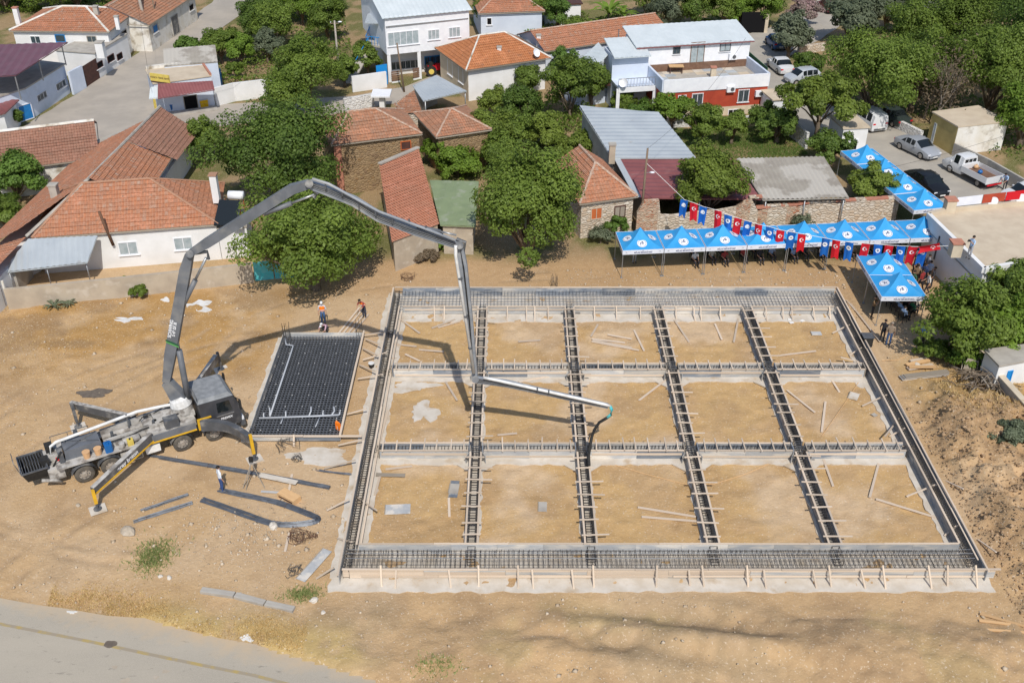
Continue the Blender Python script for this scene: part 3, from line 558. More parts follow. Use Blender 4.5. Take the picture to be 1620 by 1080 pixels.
cage(cf, (xL+.2, (yB+yIB)/2, 0), (xR-.3, (yB+yIB)/2, 0), yIB-yB-.3, .1, .42, 7, .24, .010, 'rebar')
mb = MB(); yc = yB+.95
for k in range(120):
    x = xL+.3+k*.26+rr.uniform(-.05,.05)
    if x > xR-.5: break
    for dy in (-.3, .3): mb.bar((x, yc+dy, .1), (x+rr.uniform(-.05,.05), yc+dy*.9, .74), .013, .013)
    mb.bar((x, yc-.3, .72), (x, yc+.3, .72), .013, .013)
part(mb, 'upright_stirrups', mt['rebar'], cf, kind='stuff', fix=False)
mb = MB()
for dy, z in ((-.3,.72),(.3,.72),(.0,.745)): mb.tube([(xL+.2, yc+dy, z), (xR-.3, yc+dy, z)], .014, 4)
part(mb, 'top_bars', mt['rebarblue'], cf, fix=False)
# node rebar clumps where columns will start
for i, x in enumerate(xs):
    for j, y in enumerate(ys):
        mb = MB()
        for a in (-.2,0,.2):
            for b in (-.2,.2): mb.tube([(x+a, y+b, .1), (x+a+rr.uniform(-.04,.04), y+b, rr.uniform(.85,1.0))], .012, 4)
        for z in (.3,.5,.7,.85): mb.tube([(x-.23,y-.23,z),(x+.23,y-.23,z),(x+.23,y+.23,z),(x-.23,y+.23,z),(x-.23,y-.23,z)], .009, 4)
        o = part(mb, 'starter_bars', mt['rebarblue'], None, fix=False); tag(o, 'short column starter bars where the %s inner beam meets the %s cross beam' % (_ord[i], ('back','front')[j]), 'starter bars', 'column starter bars at beam crossings')
# ================================================================ rebar mat slab
mx0, mx1, my0, my1 = -15.05, -9.85, 46.95, 57.75
sheet('membrane', [(mx0-.02,my0),(mx1,my0),(mx1,my1),(mx0-.02,my1)], .03, mt['membrane'], 'black membrane lining under the rebar mat', .04)
mat_ = thing('rebar_mat', 'dark square grid of rebar lying in a shallow slab formwork left of the foundation', 'rebar mat', (mx0, my0, 0), world=True)
for nm, z, r in (('lower_bars', .14, .012), ('upper_bars', .30, .013)):
    mb = MB(); k = my0+.1
    while k < my1-.05: mb.bar((mx0+.05, k, z), (mx1-.05, k, z), r*2, r*2); k += .225
    k = mx0+.1
    while k < mx1-.05: mb.bar((k, my0+.05, z+.025), (k, my1-.05, z+.025), r*2, r*2); k += .205
    part(mb, nm, mt['matbar'], mat_, kind='stuff', fix=False)
mb = MB()
for i in range(5):
    for j in range(9): mb.box(mx0+.55+i*1.0+(j % 2)*.2, mx0+.59+i*1.0+(j % 2)*.2, my0+.6+j*1.15, my0+.64+j*1.15, .31, .34)
part(mb, 'spacers', mt['paper'], mat_, kind='stuff')
sf = thing('slab_formwork', 'timber board frame around the dark rebar mat', 'formwork', (mx0, my0, 0), world=True)
rail_line(sf, (mx1+.06, my0-.1, 0), (mx1+.06, my1+.35, 0), .50, .12, .06, name='board'); panel_line(sf, (mx1+.02, my0, 0), (mx1+.02, my1, 0), z1=.48, light=.2)
rail_line(sf, (mx0-.2, my0-.08, 0), (mx1+1.3, my0-.08, 0), .44, .14, .05, name='board'); panel_line(sf, (mx0, my0-.03, 0), (mx1, my0-.03, 0), z1=.42, light=.5)
panel_line(sf, (mx0-.04, my0, 0), (mx0-.04, my1, 0), z1=.42, light=1); panel_line(sf, (mx0, my1+.04, 0), (mx1, my1+.04, 0), z1=.55, light=1)
stick('stake', (-12.4, my0-.5, 0), (-12.4, my0-.15, .6), .1, .05, mt['timber'], sf)
strip(mx0-.45, mx0-.02, my0-.1, my1+.2, .05, 70, 'pale concrete edge left of the rebar mat'); strip(mx0, mx1, my1+.1, my1+.5, .054, 71, 'pale concrete edge behind the rebar mat')
def rising(px, h, n, label):
    p = G(*px, .1); mb = MB()
    for k in range(n):
        a = 6.28*k/n; x, y = p.x+.22*math.cos(a), p.y+.22*math.sin(a); mb.tube([(x, y, .1), (x+rr.uniform(-.05,.05), y, h+rr.uniform(-.1,.1))], .013, 4)
    for z in (.35,.7): mb.tube([(p.x+.24*math.cos(t*.785), p.y+.24*math.sin(t*.785), z) for t in range(9)], .009, 4)
    o = part(mb, 'starter_bars', mt['rebar'], None, fix=False); tag(o, label, 'starter bars')
rising((455,538), 1.35, 8, 'tall column starter bars at the back left corner of the rebar mat'); rising((569,533), 1.3, 8, 'tall column starter bars at the back right corner of the rebar mat')
rising((877,453), 1.0, 6, 'loose standing bars behind the back footing near the dirt track'); rising((401,690), .8, 5, 'short column starter bars at the front left corner of the rebar mat')
pz = .42; pp = thing('drain_pipe', 'pale grey plastic drain pipes laid over the rebar mat', 'pipe', G(420,660,pz), world=True)
part(MB().tube([G(410,661,pz), G(500,658,pz), G(537,656,pz)], .06, 8), 'main_pipe', mt['pipe'], pp, True); part(MB().tube([G(451,535,pz), G(453,545,pz), G(464,547,pz), G(461,556,pz), G(427,658,pz)], .055, 8), 'long_pipe', mt['pipe'], pp, True)
for a, b, c_ in (((427,658),(427,650),(426,644)),((489,657),(492,650),(492,643)),((525,656),(529,650),(528,643)),((537,656),(538,652),(538,648)),((452,659),(452,655),(452,650)),((511,657),(511,653),(511,649)),((418,661),(417,657),(417,653))):
    part(MB().tube([G(*a,pz), G(*b,pz+.05), G(*c_,pz+.22)], .05, 7), 'branch_pipe', mt['pipe'], pp, True)
for a, b in (((448,660),(444,670)),((506,659),(499,675))): part(MB().tube([G(*a,pz), G(*b,pz)], .035, 6), 'branch_pipe', mt['pipe'], pp, True)
# ================================================================ buildings
def _clip(poly, k, val, keep_ge):
    out = []; n = len(poly)
    for i in range(n):
        a = poly[i]; b = poly[(i+1) % n]; ia = (a[k] >= val) == keep_ge or a[k] == val; ib = (b[k] >= val) == keep_ge or b[k] == val
        if ia: out.append(a)
        if ia != ib:
            t = (val-a[k])/(b[k]-a[k]); out.append((a[0]+(b[0]-a[0])*t, a[1]+(b[1]-a[1])*t))
    return out
def slope_face(mb, poly, mode='tile', step=.36, h=.045):
    "a pitched roof face; poly[0]->poly[1] is the eave. Courses or ribs are real steps"
    poly = [V(p) for p in poly]; O = poly[0]; u = (poly[1]-O).normalized()
    n = None
    for p in poly[2:]:
        q = u.cross(p-O)
        if q.length > 1e-4: n = q.normalized(); break
    if n.z < 0: n = -n
    v = n.cross(u).normalized()
    if v.z < 0: v = -v
    p2 = [((p-O).dot(u), (p-O).dot(v)) for p in poly]
    if mode == 'flat':
        mb.face(poly, [tuple(p) for p in p2]); return
    k = 0 if mode == 'corr' else 1; lo = min(p[k] for p in p2); hi = max(p[k] for p in p2); t = lo
    j = 0
    while t < hi-1e-6:
        t1 = min(t+step, hi); q = _clip(_clip(p2, k, t, True), k, t1, False)
        if len(q) > 2:
            if mode == 'tile': hv = h*random.uniform(.6,1.5); off = [hv*(1-(p[1]-t)/step) for p in q]
            else: off = [h*(((p[k]-t)/step) if j % 2 == 0 else (1-(p[k]-t)/step)) for p in q]
            mb.face([O+u*p[0]+v*p[1]+n*o for p, o in zip(q, off)], [tuple(p) for p in q])
            if mode == 'tile' and t > lo+1e-6:
                e = [p for p in q if abs(p[1]-t) < 1e-5]
                if len(e) >= 2:
                    e.sort(); a, b = e[0], e[-1]; mb.face([O+u*a[0]+v*a[1], O+u*b[0]+v*b[1], O+u*b[0]+v*b[1]+n*h, O+u*a[0]+v*a[1]+n*h], [a, b, b, a])
        t = t1; j += 1
def v3(p, z): return V((p[0], p[1], z))
def rect(A, B, depth):
    A = V((A[0], A[1], 0)); B = V((B[0], B[1], 0)); u = (B-A).normalized(); n = V((-u.y, u.x, 0))
    if n.y < 0: n = -n
    return [A, B, B+n*depth, A+n*depth]
def inset(q, d):
    c_ = sum(q, V((0,0,0)))/len(q); out = []
    for i, p in enumerate(q):
        a = (q[i-1]-p).normalized(); b = (q[(i+1) % len(q)]-p).normalized(); out.append(p+(a+b)*d)
    return out
def caps(root, lines, r=.09, mat='ridge'):
    mb = MB()
    for a, b in lines: mb.tube([V(a)+V((0,0,.05)), V(b)+V((0,0,.05))], r, 6)
    part(mb, 'ridge_cap', mt[mat], root)
def hip_house(name, label, A, B, depth, ze, zr, i0, i1, roof, wall, over=.35, mode='tile', step=.36, cat='house', ridge='ridge', z0=-.2, pos=.5, group=None, capr=.09, boards=True):
    q = rect(A, B, depth); root = thing(name, label, cat, q[0]+(q[2]-q[0])*.5, world=True, group=group)
    a, b, c_, d = [v3(p, ze) for p in q]; u = (b-a).normalized(); r0 = a+(d-a)*pos+u*i0; r1 = b+(c_-b)*pos-u*i1; r0.z = r1.z = zr
    w = inset(q, over); part(MB().prism([(p.x, p.y) for p in w], z0, ze+.02), 'wall', mt[wall], root)
    mb = MB(); slope_face(mb, [a, b, r1, r0], mode, step); slope_face(mb, [c_, d, r0, r1], mode, step); gb = MB(); cl = [(r0, r1)]
    for e0, e1, r_, i_ in ((b, c_, r1, i1), (d, a, r0, i0)):
        if i_ > .01: slope_face(mb, [e0, e1, r_], mode, step); cl += [(e0, r_), (e1, r_)]
        else:
            ins = over*(1 if r_ is r1 else -1); k = -u*ins; gb.face([e0+k, e1+k, V((r_.x, r_.y, r_.z-.05))+k])
    part(mb, 'roof', mt[roof], root, fix=False)
    if gb.f: part(gb, 'gable', mt[wall], root, fix=False)
    if ridge: caps(root, cl, capr, ridge)
    if boards:
        e = MB()
        for p, r_ in ((a, b), (b, c_), (c_, d), (d, a)): e.bar(p-V((0,0,.06)), r_-V((0,0,.06)), .05, .1)
        part(e, 'eave_board', mt['oldtimber'], root)
    return root, w, (a, b, c_, d, r0, r1)
def mono(root, pts, roof, step=.16, h=.03, mode='corr', edge=True, name='roof'):
    mb = MB(); slope_face(mb, pts, mode, step, h); o = part(mb, name, mt[roof], root, fix=False)
    if edge:
        e = MB(); n = len(pts)
        for i in range(n): e.bar(V(pts[i])-V((0,0,.05)), V(pts[(i+1) % n])-V((0,0,.05)), .05, .07)
        part(e, 'roof_edge', mt[roof], root)
    return o
def walls_under(root, pts, wall, d=.15, sides=None, drop=.06, z0=-.2, name='wall'):
    pts = [V(p) for p in pts]; q = inset(pts, d); mb = MB(); n = len(q)
    for i in range(n):
        if sides is not None and i not in sides: continue
        a, b = q[i], q[(i+1) % n]; mb.face([V((a.x,a.y,z0)), V((b.x,b.y,z0)), b-V((0,0,drop)), a-V((0,0,drop))])
    part(mb, name, mt[wall], root, fix=False); return q
def posts(root, ps, r=.05, mat='steel'):
    for p in ps: part(MB().tube([V((p[0],p[1],-.1)), V(p)], r, 6), 'post', mt[mat], root, True)
def opening(root, A, B, x0, y0, x1, y1, cols=2, rows=1, frame='palewhite', glass='glass', name='window', sill=True, fw=.07, handle=False, bars=None, z0=None):
    "a framed window or door on the wall through A,B, read from its place in the photo"
    A = V((A[0],A[1],0)); B = V((B[0],B[1],0)); u = (B-A).normalized(); n = V((u.y,-u.x,0))
    if n.dot(V((0,0,0))-A) < 0: n = -n
    p = onwall(A, B, x0, y1); q = onwall(A, B, x1, y0); s0, s1 = sorted(((p-A).dot(u), (q-A).dot(u))); za, zb = sorted((p.z, q.z))
    if z0 is not None: za = z0
    def at(s, z, o): return A+u*s+n*o+V((0,0,z))
    fm = MB()
    def fb(sa, sb, z_a, z_b, o0=.0, o1=.06): fm.add([at(sa,z_a,o0),at(sb,z_a,o0),at(sb,z_b,o0),at(sa,z_b,o0),at(sa,z_a,o1),at(sb,z_a,o1),at(sb,z_b,o1),at(sa,z_b,o1)], [(3,2,1,0),(4,5,6,7),(0,1,5,4),(1,2,6,5),(2,3,7,6),(3,0,4,7)])
    fb(s0,s0+fw,za,zb); fb(s1-fw,s1,za,zb); fb(s0+fw,s1-fw,zb-fw,zb); fb(s0+fw,s1-fw,za,za+fw)
    wd = s1-s0; ht = zb-za
    for k in range(1, cols): s = s0+wd*k/cols; fb(s-fw*.35,s+fw*.35,za+fw,zb-fw,0,.05)
    for k in range(1, rows): z = za+ht*k/rows; fb(s0+fw,s1-fw,z-fw*.3,z+fw*.3,0,.045)
    o = part(fm, name, mt[frame], root)
    for k in range(cols):
        g_ = MB(); sa = s0+wd*k/cols+fw*.4; sb = s0+wd*(k+1)/cols-fw*.4; g_.add([at(sa,za+fw*.5,.004),at(sb,za+fw*.5,.004),at(sb,zb-fw*.5,.004),at(sa,zb-fw*.5,.004),at(sa,za+fw*.5,.022),at(sb,za+fw*.5,.022),at(sb,zb-fw*.5,.022),at(sa,zb-fw*.5,.022)], [(4,5,6,7),(0,1,5,4),(1,2,6,5),(2,3,7,6),(3,0,4,7)])
        part(g_, 'pane' if name == 'window' else 'leaf', mt[glass], o)
    if sill:
        sl = MB(); sl.bar(at(s0-.08,za-.03,.06), at(s1+.08,za-.03,.06), .14, .05); part(sl, 'sill', mt['palewhite'], o)
    if handle: part(MB().bar(at(s1-fw-.12,za+ht*.48,.05), at(s1-fw-.02,za+ht*.48,.05), .03, .03), 'handle', mt['steel'], o)
    if bars:
        gm = MB()
        for k in range(1, 7): s = s0+wd*k/7; gm.bar(at(s,za,.09), at(s,zb,.09), .02, .02, (1,0,0))
        for z in (za+.1, zb-.1): gm.bar(at(s0,z,.09), at(s1,z,.09), .02, .02)
        part(gm, 'grille', mt[bars], o)
    return o
def chimney(root, px, z, h, w=.45, mat='white', cap='conc', d=None):
    p = G(*px, z); mb = MB(); mb.box(p.x-w/2,p.x+w/2,p.y-w/2,p.y+w/2,z-.6,z+h); o = part(mb, 'chimney', mt[mat], root)
    part(MB().box(p.x-w/2-.06,p.x+w/2+.06,p.y-w/2-.06,p.y+w/2+.06,z+h,z+h+.1), 'chimney_cap', mt[cap], o); return o
def wallthing(name, label, pts, h, t, mat, cap=None, cat='wall', bat=0):
    root = thing(name, label, cat, V((pts[0][0], pts[0][1], 0)), world=True)
    for a, b in zip(pts, pts[1:]):
        a = V((a[0],a[1],0)); b = V((b[0],b[1],0)); part(MB().bar(a+V((0,0,h/2-.1)), b+V((0,0,h/2-.1)), t, h+.2), 'wall', mt[mat], root)
        if cap: part(MB().bar(a+V((0,0,h+.04)), b+V((0,0,h+.04)), t+.1, .08), 'coping', mt[cap], root)
    return root
def dish(root, p, r=.4, az=0):
    mb = MB(); d = V((math.sin(az), -math.cos(az), .55)).normalized(); a = d.cross(V((0,0,1))).normalized(); b = a.cross(d); P0 = V(p)+V((0,0,.5)); vs_ = []; fs = []
    for j in range(4):
        for i in range(12): t = 6.2832*i/12; k = r*j/3; vs_.append(P0+(a*math.cos(t)+b*math.sin(t))*k+d*(.18*(j/3)**2))
    for j in range(3):
        for i in range(12): fs.append((j*12+i, j*12+(i+1) % 12, (j+1)*12+(i+1) % 12, (j+1)*12+i))
    mb.add(vs_, fs); o = part(mb, 'satellite_dish', mt['palewhite'], root, True); part(MB().tube([V(p), P0], .03, 5), 'dish_mast', mt['steel'], o)
def aircon(root, A, B, px, py):
    A = V((A[0],A[1],0)); B = V((B[0],B[1],0)); u = (B-A).normalized(); n = V((u.y,-u.x,0)); n = n if n.dot(-A) > 0 else -n; p = onwall(A, B, px, py)
    o = part(MB().bar(p+n*.2-u*.42, p+n*.2+u*.42, .32, .58), 'air_conditioner', mt['palewhite'], root); part(MB().tube([p+n*.36+u*.12, p+n*.375+u*.12], .2, 14), 'fan_grille', mt['trucksteel'], o)
# ---- farmhouse with the long tiled roof, left
A, B = G(50,377,3.0), G(346,355,3.0)
root, w, rf = hip_house('farmhouse', 'long white farmhouse with weathered orange tiled hip roof behind the grey wall', A, B, 7.5, 3.0, 5.35, 3.3, 4.9, 'tile_old', 'white', .22, ridge='tile_weather')
opening(root, w[0], w[1], 190, 381, 216, 404, 2, glass='paleglass'); opening(root, w[0], w[1], 277, 374, 303, 396, 2, glass='paleglass')
wing = thing('farmhouse_wing', 'rear wing of the farmhouse with a long red tiled slope on its left side', 'house', (-32,79,0), world=True)
E0, E1, E2, T0, T1, T2 = V((-39.0,59.5,2.0)), V((-38.0,72,2.15)), V((-37.0,84.5,2.35)), V((-34.75,66.5,3.12)), V((-31.5,71.2,5.42)), V((-31.0,84.6,5.2))
mb = MB(); slope_face(mb, [E0, V((-38.48,66,2.08)), T0, V((-35.1,59.5,3.02))], 'tile'); slope_face(mb, [V((-38.48,66,2.08)), E1, T1, T0], 'tile'); slope_face(mb, [E1, E2, T2, T1], 'tile'); part(mb, 'left_roof', mt['tile_old'], wing, fix=False)
D0, D1, D2 = V((-28.0,72.0,3.25)), V((-28.3,80.6,3.2)), V((-28.2,87.2,3.1)); T3 = V((-30.9,87.8,5.1)); Tm = T1+(T2-T1)*.6
mb = MB(); slope_face(mb, [D0, D1, Tm, T1], 'tile'); part(mb, 'middle_roof', mt['tile_old'], wing, fix=False)
mb = MB(); slope_face(mb, [D1+V((.5,0,-.1)), D2+V((.5,0,-.1)), T3, Tm], 'tile'); part(mb, 'rear_roof', mt['tile_brown'], wing, fix=False)
caps(wing, [(T1, T3), (T0, T1)], .12, 'conc')
mb = MB(); mb.prism([(-37.9,60),(-35.3,60),(-35,66.6),(-31.5,73),(-28.6,76),(-28.7,87),(-30.9,87.4),(-36,84.2),(-37.0,72)], -.2, 2.15); part(mb, 'wall', mt['white'], wing)
mb = MB(); mb.prism([(-31.4,74),(-28.8,76),(-28.9,87),(-30.9,87.2)], 2.3, 3.15); part(mb, 'upper_wall', mt['white'], wing)
chimney(wing, (90,318), 3.6, 1.3, .55, 'conc', 'conc'); chimney(root, (342,308), 4.0, 1.6, .5, 'white', 'tile_weather')
# weathered stove pipe on the wall
st = onwall(w[0], w[1], 180, 384); part(MB().tube([st+V((0,-.2,-.1)), st+V((-.2,-.25,1.2)), st+V((-.45,-.2,2.6))], .11, 8), 'stove_pipe', mt['rust'], root, True)
sh = thing('lean_to', 'lean-to with a grey corrugated metal roof at the left end of the farmhouse', 'shed', (-32.5,65.5,0), world=True)
pts = [G(3,431,2.0), G(138,415,2.0), G(154,373,2.95), G(45,381,2.95)]; mono(sh, pts, 'zinc', .2, .06); posts(sh, [pts[0]+V((.4,.2,-.05)), pts[1]+V((-.2,.2,-.05)), (pts[0]+pts[1])/2+V((0,.2,-.05))], .04)
part(MB().box(-35.3,-34.9,63.9,66.3,-.1,1.95), 'side_wall', mt['conc'], sh)
an = thing('annex', 'flat-roofed white block at the right end of the farmhouse', 'house', (-20.4,68.6,0), world=True)
q = rect(w[1]+V((.02,.05,0)), w[1]+V((2.1,.35,0)), 3.0); part(MB().prism([(p.x,p.y) for p in q], -.2, 2.5), 'wall', mt['white'], an); part(MB().prism([(p.x,p.y) for p in inset(q,-.06)], 2.5, 2.6), 'roof_slab', mt['conc'], an)
so = thing('solar_water_heater', 'solar water heater with white tank on the annex of the farmhouse', 'water heater', (-20.4,69.6,2.6), world=True)
b_ = V((-20.8,69.3,2.6)); part(MB().add([b_+V((-1.1,-.6,.35)),b_+V((.5,-.75,.35)),b_+V((.8,.6,1.75)),b_+V((-.8,.75,1.75)),b_+V((-1.1,-.6,.42)),b_+V((.5,-.75,.42)),b_+V((.8,.6,1.82)),b_+V((-.8,.75,1.82))], [(3,2,1,0),(4,5,6,7),(0,1,5,4),(1,2,6,5),(2,3,7,6),(3,0,4,7)]), 'collector', mt['carglass'], so)
part(MB().tube([b_+V((-.1,.95,2.1)), b_+V((1.0,.85,2.1))], .32, 14), 'tank', mt['palewhite'], so, True); part(MB().tube([b_+V((.3,-.5,.25)), b_+V((1.0,-.55,.25))], .2, 12), 'small_tank', mt['palewhite'], so, True)
for dx in (-.4,.6,.95): part(MB().tube([b_+V((dx,.85,0)), b_+V((dx,.85,1.8))], .035, 5), 'stand_leg', mt['orangepaint'], so)
wallthing('garden_wall', 'long weathered grey garden wall in front of the white farmhouse', [G(15,488), G(190,470), G(402,446)], 1.55, .25, 'wallgrey')
gt = thing('gate', 'brown metal gate at the left end of the grey garden wall', 'gate', G(5,480), world=True)
part(MB().bar(G(-8,486)+V((0,0,.85)), G(10,484)+V((0,0,.85)), .06, 1.7), 'leaf', mt['brown'], gt); part(MB().tube([G(15,484), G(15,484)+V((0,0,2.0))], .09, 8), 'gate_post', mt['stainwhite'], gt)
gt = thing('gate', 'turquoise metal gate beside the grey garden wall under the front tree', 'gate', G(404,446), world=True)
for k in range(2): a, b = G(404+32*k,445-3*k), G(434+32*k,442-3*k); part(MB().bar(a+V((0,0,.8)), b+V((0,0,.8)), .05, 1.5), 'leaf', mt['teal'], gt)
# ---- brown tiled house, left
A, B = G(-60,278,2.6), G(158,250,2.6); root, w, rf = hip_house('barn', 'low building with a brown tiled roof and pale mortar along its ridge, behind the farmhouse', A, B, 9.0, 2.6, 4.3, 0, 0, 'tile_brown', 'stainwhite', .3, cat='barn', ridge='stainwhite', capr=.16)
rt_ = thing('concrete_roof_shed', 'small shed with a pale mossy flat roof between the tiled roofs', 'shed', (-32.7,88,0), world=True)
q = [G(146,233,2.8), G(152,222,2.8), G(225,193,2.8), G(240,187,2.8), G(238,203,2.8)]; part(MB().prism([(p.x,p.y) for p in q], -.1, 2.8), 'wall', mt['conc'], rt_)
# ---- white house upper left
A, B = G(14,49,4.0), G(172,51,4.0); root, w, rf = hip_house('village_house', 'white house with an orange tiled hip roof at the upper left street corner', A, B, 9, 4.0, 5.5, 4.5, 4.0, 'tile_old', 'white', .3, ridge='stainwhite', capr=.13)
opening(root, w[0], w[1], 50, 57, 63, 69, 2, glass='glass'); opening(root, w[0], w[1], 89, 55, 102, 67, 1, frame='gateblue'); opening(root, w[0], w[1], 140, 57, 152, 73, 2, frame='conc')
opening(root, w[1], w[2], 193, 45, 199, 60, 1, frame='conc', glass='dark'); chimney(root, (28,30), 4.6, 1.2, .5, 'white', 'terracotta'); chimney(root, (153,22), 5.0, .8, .5, 'conc'); chimney(root, (186,38), 4.4, .8, .4)
# ---- terrace house with the plum canopy, left edge
tw = GP((-40,218),(52,188),(112,147),(135,139)); th_ = thing('terrace_house', 'low white house with a flat grey roof terrace along the street at the left edge', 'house', (-52,104,0), world=True)
q = [tw[0], tw[1], tw[2], tw[2]+V((-9,3,0)), tw[0]+V((-9,6,0))]; part(MB().prism([(p.x,p.y) for p in q], -.2, 3.0), 'wall', mt['bluewhite'], th_); part(MB().prism([(p.x,p.y) for p in inset(q,-.12)], 3.0, 3.14), 'roof_slab', mt['conc'], th_)
opening(th_, tw[1], tw[2], 60, 142, 72, 163, 3, frame='palewhite', bars='steel'); opening(th_, tw[1], tw[2], 90, 124, 102, 145, 3, frame='palewhite', bars='steel'); opening(th_, tw[0], tw[1], 34, 162, 48, 194, 1, frame='palewhite', glass='doorblue', name='door', sill=False, handle=True, z0=.05)
cn = thing('roof_canopy', 'plum metal canopy on steel posts over the roof terrace at the left edge', 'canopy', (-51,101,3.1), world=True)
pts = [G(-60,124,5.4), G(25,119,5.4), G(107,67,5.4), G(-30,72,5.4)]; mono(cn, pts, 'purple', .4, .05); 
for p, b in ((G(24,122,5.3), G(27,152,3.1)), (G(60,93,5.3), G(66,128,3.1)), (G(97,70,5.3), G(104,107,3.1))): part(MB().tube([V((p.x,p.y,3.1)), p], .06, 6), 'post', mt['steel'], cn)
wallthing('street_wall', 'short white wall beside the dark gate on the village street', [G(116,150), G(136,139)], 2.4, .25, 'bluewhite')
gt = thing('gate', 'dark metal gate between white walls on the village street', 'gate', G(138,138), world=True); part(MB().bar(G(137,138)+V((0,0,1.1)), G(158,124)+V((0,0,1.1)), .08, 2.2), 'leaf', mt['brown'], gt)
lw = thing('annex', 'low white lean-to with buttresses between the gate and the upper left house', 'house', (-46,113,0), world=True); q = GP((158,124),(208,92)); q = [q[0], q[1], q[1]+V((-3.5,.5,0)), q[0]+V((-4.5,1,0))]
part(MB().prism([(p.x,p.y) for p in q], -.1, 2.7), 'wall', mt['white'], lw); part(MB().prism([(p.x,p.y) for p in inset(q,-.1)], 2.7, 2.82), 'roof_slab', mt['conc'], lw); chimney(lw, (160,82), 3.2, 1.0, .8, 'white')
for x0, y0, x1, y1 in ((153,95,161,111),(171,84,179,101),(186,82,192,97)): opening(lw, q[0], q[1], x0, y0, x1, y1, 1, frame='brown', glass='dark')
sm_ = thing('small_house', 'corner of a house with a maroon tiled roof and satellite dish at the left edge', 'house', (-50,92,0), world=True)
q = [G(-40,190,2.4), G(8,179,2.4), G(30,158,2.4), G(-30,155,2.4)]; mono(sm_, q, 'maroon', .3, .04); walls_under(sm_, q, 'white', .3)
# ---- long old house at the top of the street
A, B = G(236,40,3.2), G(312,-10,3.2); root, w, rf = hip_house('village_house', 'long old house with weathered tiles and peeling white wall at the top of the street', A, B, 9, 3.2, 5.2, 0, 0, 'tile_weather', 'stainwhite', .3)
opening(root, w[0], w[1], 243, 37, 248, 54, 1, frame='conc', glass='doorblue'); opening(root, w[0], w[1], 272, 21, 280, 42, 1, frame='conc', glass='trucksteel', name='door', sill=False, z0=.05); opening(root, w[0], w[1], 300, 5, 305, 19, 1, frame='conc', glass='dark')
wallthing('stone_wall', 'stone end wall beside the upper left house', [G(212,70), G(234,70)], 3.0, .4, 'stone')
# ---- corner shop
ks = thing('corner_shop', 'small white corner shop with a dark red awning roof', 'shop', (-32.8,102,0), world=True)
fa, fb_ = G(252,181), G(341,168); q = rect(fa, fb_, 4.7); part(MB().prism([(p.x,p.y) for p in q], -.1, 3.1), 'wall', mt['bluewhite'], ks); part(MB().prism([(p.x,p.y) for p in inset(q,-.1)], 3.1, 3.2), 'roof_slab', mt['roofconc'], ks)
part(MB().bar(v3(q[3],3.35), v3(q[2],3.35), .35, .3), 'parapet', mt['stainwhite'], ks); part(MB().bar(v3(q[1],3.3), v3(q[2],3.3), .2, .2), 'parapet', mt['terracotta'], ks)
pts = [G(250,155.5,2.55), G(339,142,2.55), G(336,128,3.15), G(250,137,3.15)]; mono(ks, pts, 'maroon', .15, .03, name='awning'); pts = [G(236,156,2.5), G(249.5,155,2.5), G(249.5,137,3.1), G(238,138,3.1)]; mono(ks, pts, 'zincpale', .15, .03, name='side_awning')
opening(ks, q[0], q[1], 292, 149, 311, 171, 1, frame='conc', glass='dark', name='door', sill=False, z0=.05)
part(MB().prism([(p.x,p.y) for p in rect(fa+V((-.3,-1.6,0)), fb_+V((.6,-1.3,0)), 1.7)], -.1, .12), 'step', mt['conc'], ks)
sb = thing('sign_board', 'yellow shop sign board on the roof of the corner shop', 'sign', G(253,130,3.2), world=True)
s0, s1 = G(239,127,3.4), G(269,131,3.4); u_ = (s1-s0).normalized(); part(MB().bar(s0+V((0,0,.35)), s1+V((0,0,.35)), .12, .75), 'panel', mt['signyellow'], sb); part(MB().bar(s0+V((0,.02,-.08)), s1+V((0,.02,-.08)), .16, .1), 'frame', mt['brown'], sb)
def text_mesh(txt, size, mat, name='lettering', bold=0):
    cu = bpy.data.curves.new(name, 'FONT'); cu.body = txt; cu.size = size; cu.align_x = 'CENTER'; cu.align_y = 'CENTER'; cu.extrude = .002; cu.offset = bold
    o = bpy.data.objects.new(name, cu); COL.objects.link(o); dg = bpy.context.evaluated_depsgraph_get(); me = bpy.data.meshes.new_from_object(o.evaluated_get(dg)); bpy.data.objects.remove(o); bpy.data.curves.remove(cu)
    me.materials.clear(); me.materials.append(mat); return me
def put_text(txt, size, mat, parent, pos, xdir, ydir, bold=0, name='lettering'):
    x = V(xdir).normalized(); y = V(ydir); y = (y-x*y.dot(x)).normalized(); z = x.cross(y)
    o = link(name, text_mesh(txt, size, mat, name, bold), parent); o.matrix_basis = Matrix.Translation(V(pos)) @ Matrix(((x.x,y.x,z.x),(x.y,y.y,z.y),(x.z,y.z,z.z))).to_4x4(); return o
n_ = V((u_.y,-u_.x,0)); put_text('YONCA TEKEL BAYİ', .24, mt['brown'], sb, (s0+s1)/2+V((0,0,.35))+n_*.065, u_, (0,0,1), .006)
for k in range(2): part(MB().tube([s0+(s1-s0)*(.2+.6*k)+V((0,.1,-.25)), s0+(s1-s0)*(.2+.6*k)+V((0,.05,0))], .03, 5), 'post', mt['steel'], sb)
u2 = (fb_-fa).normalized(); n2_ = V((u2.y,-u2.x,0))
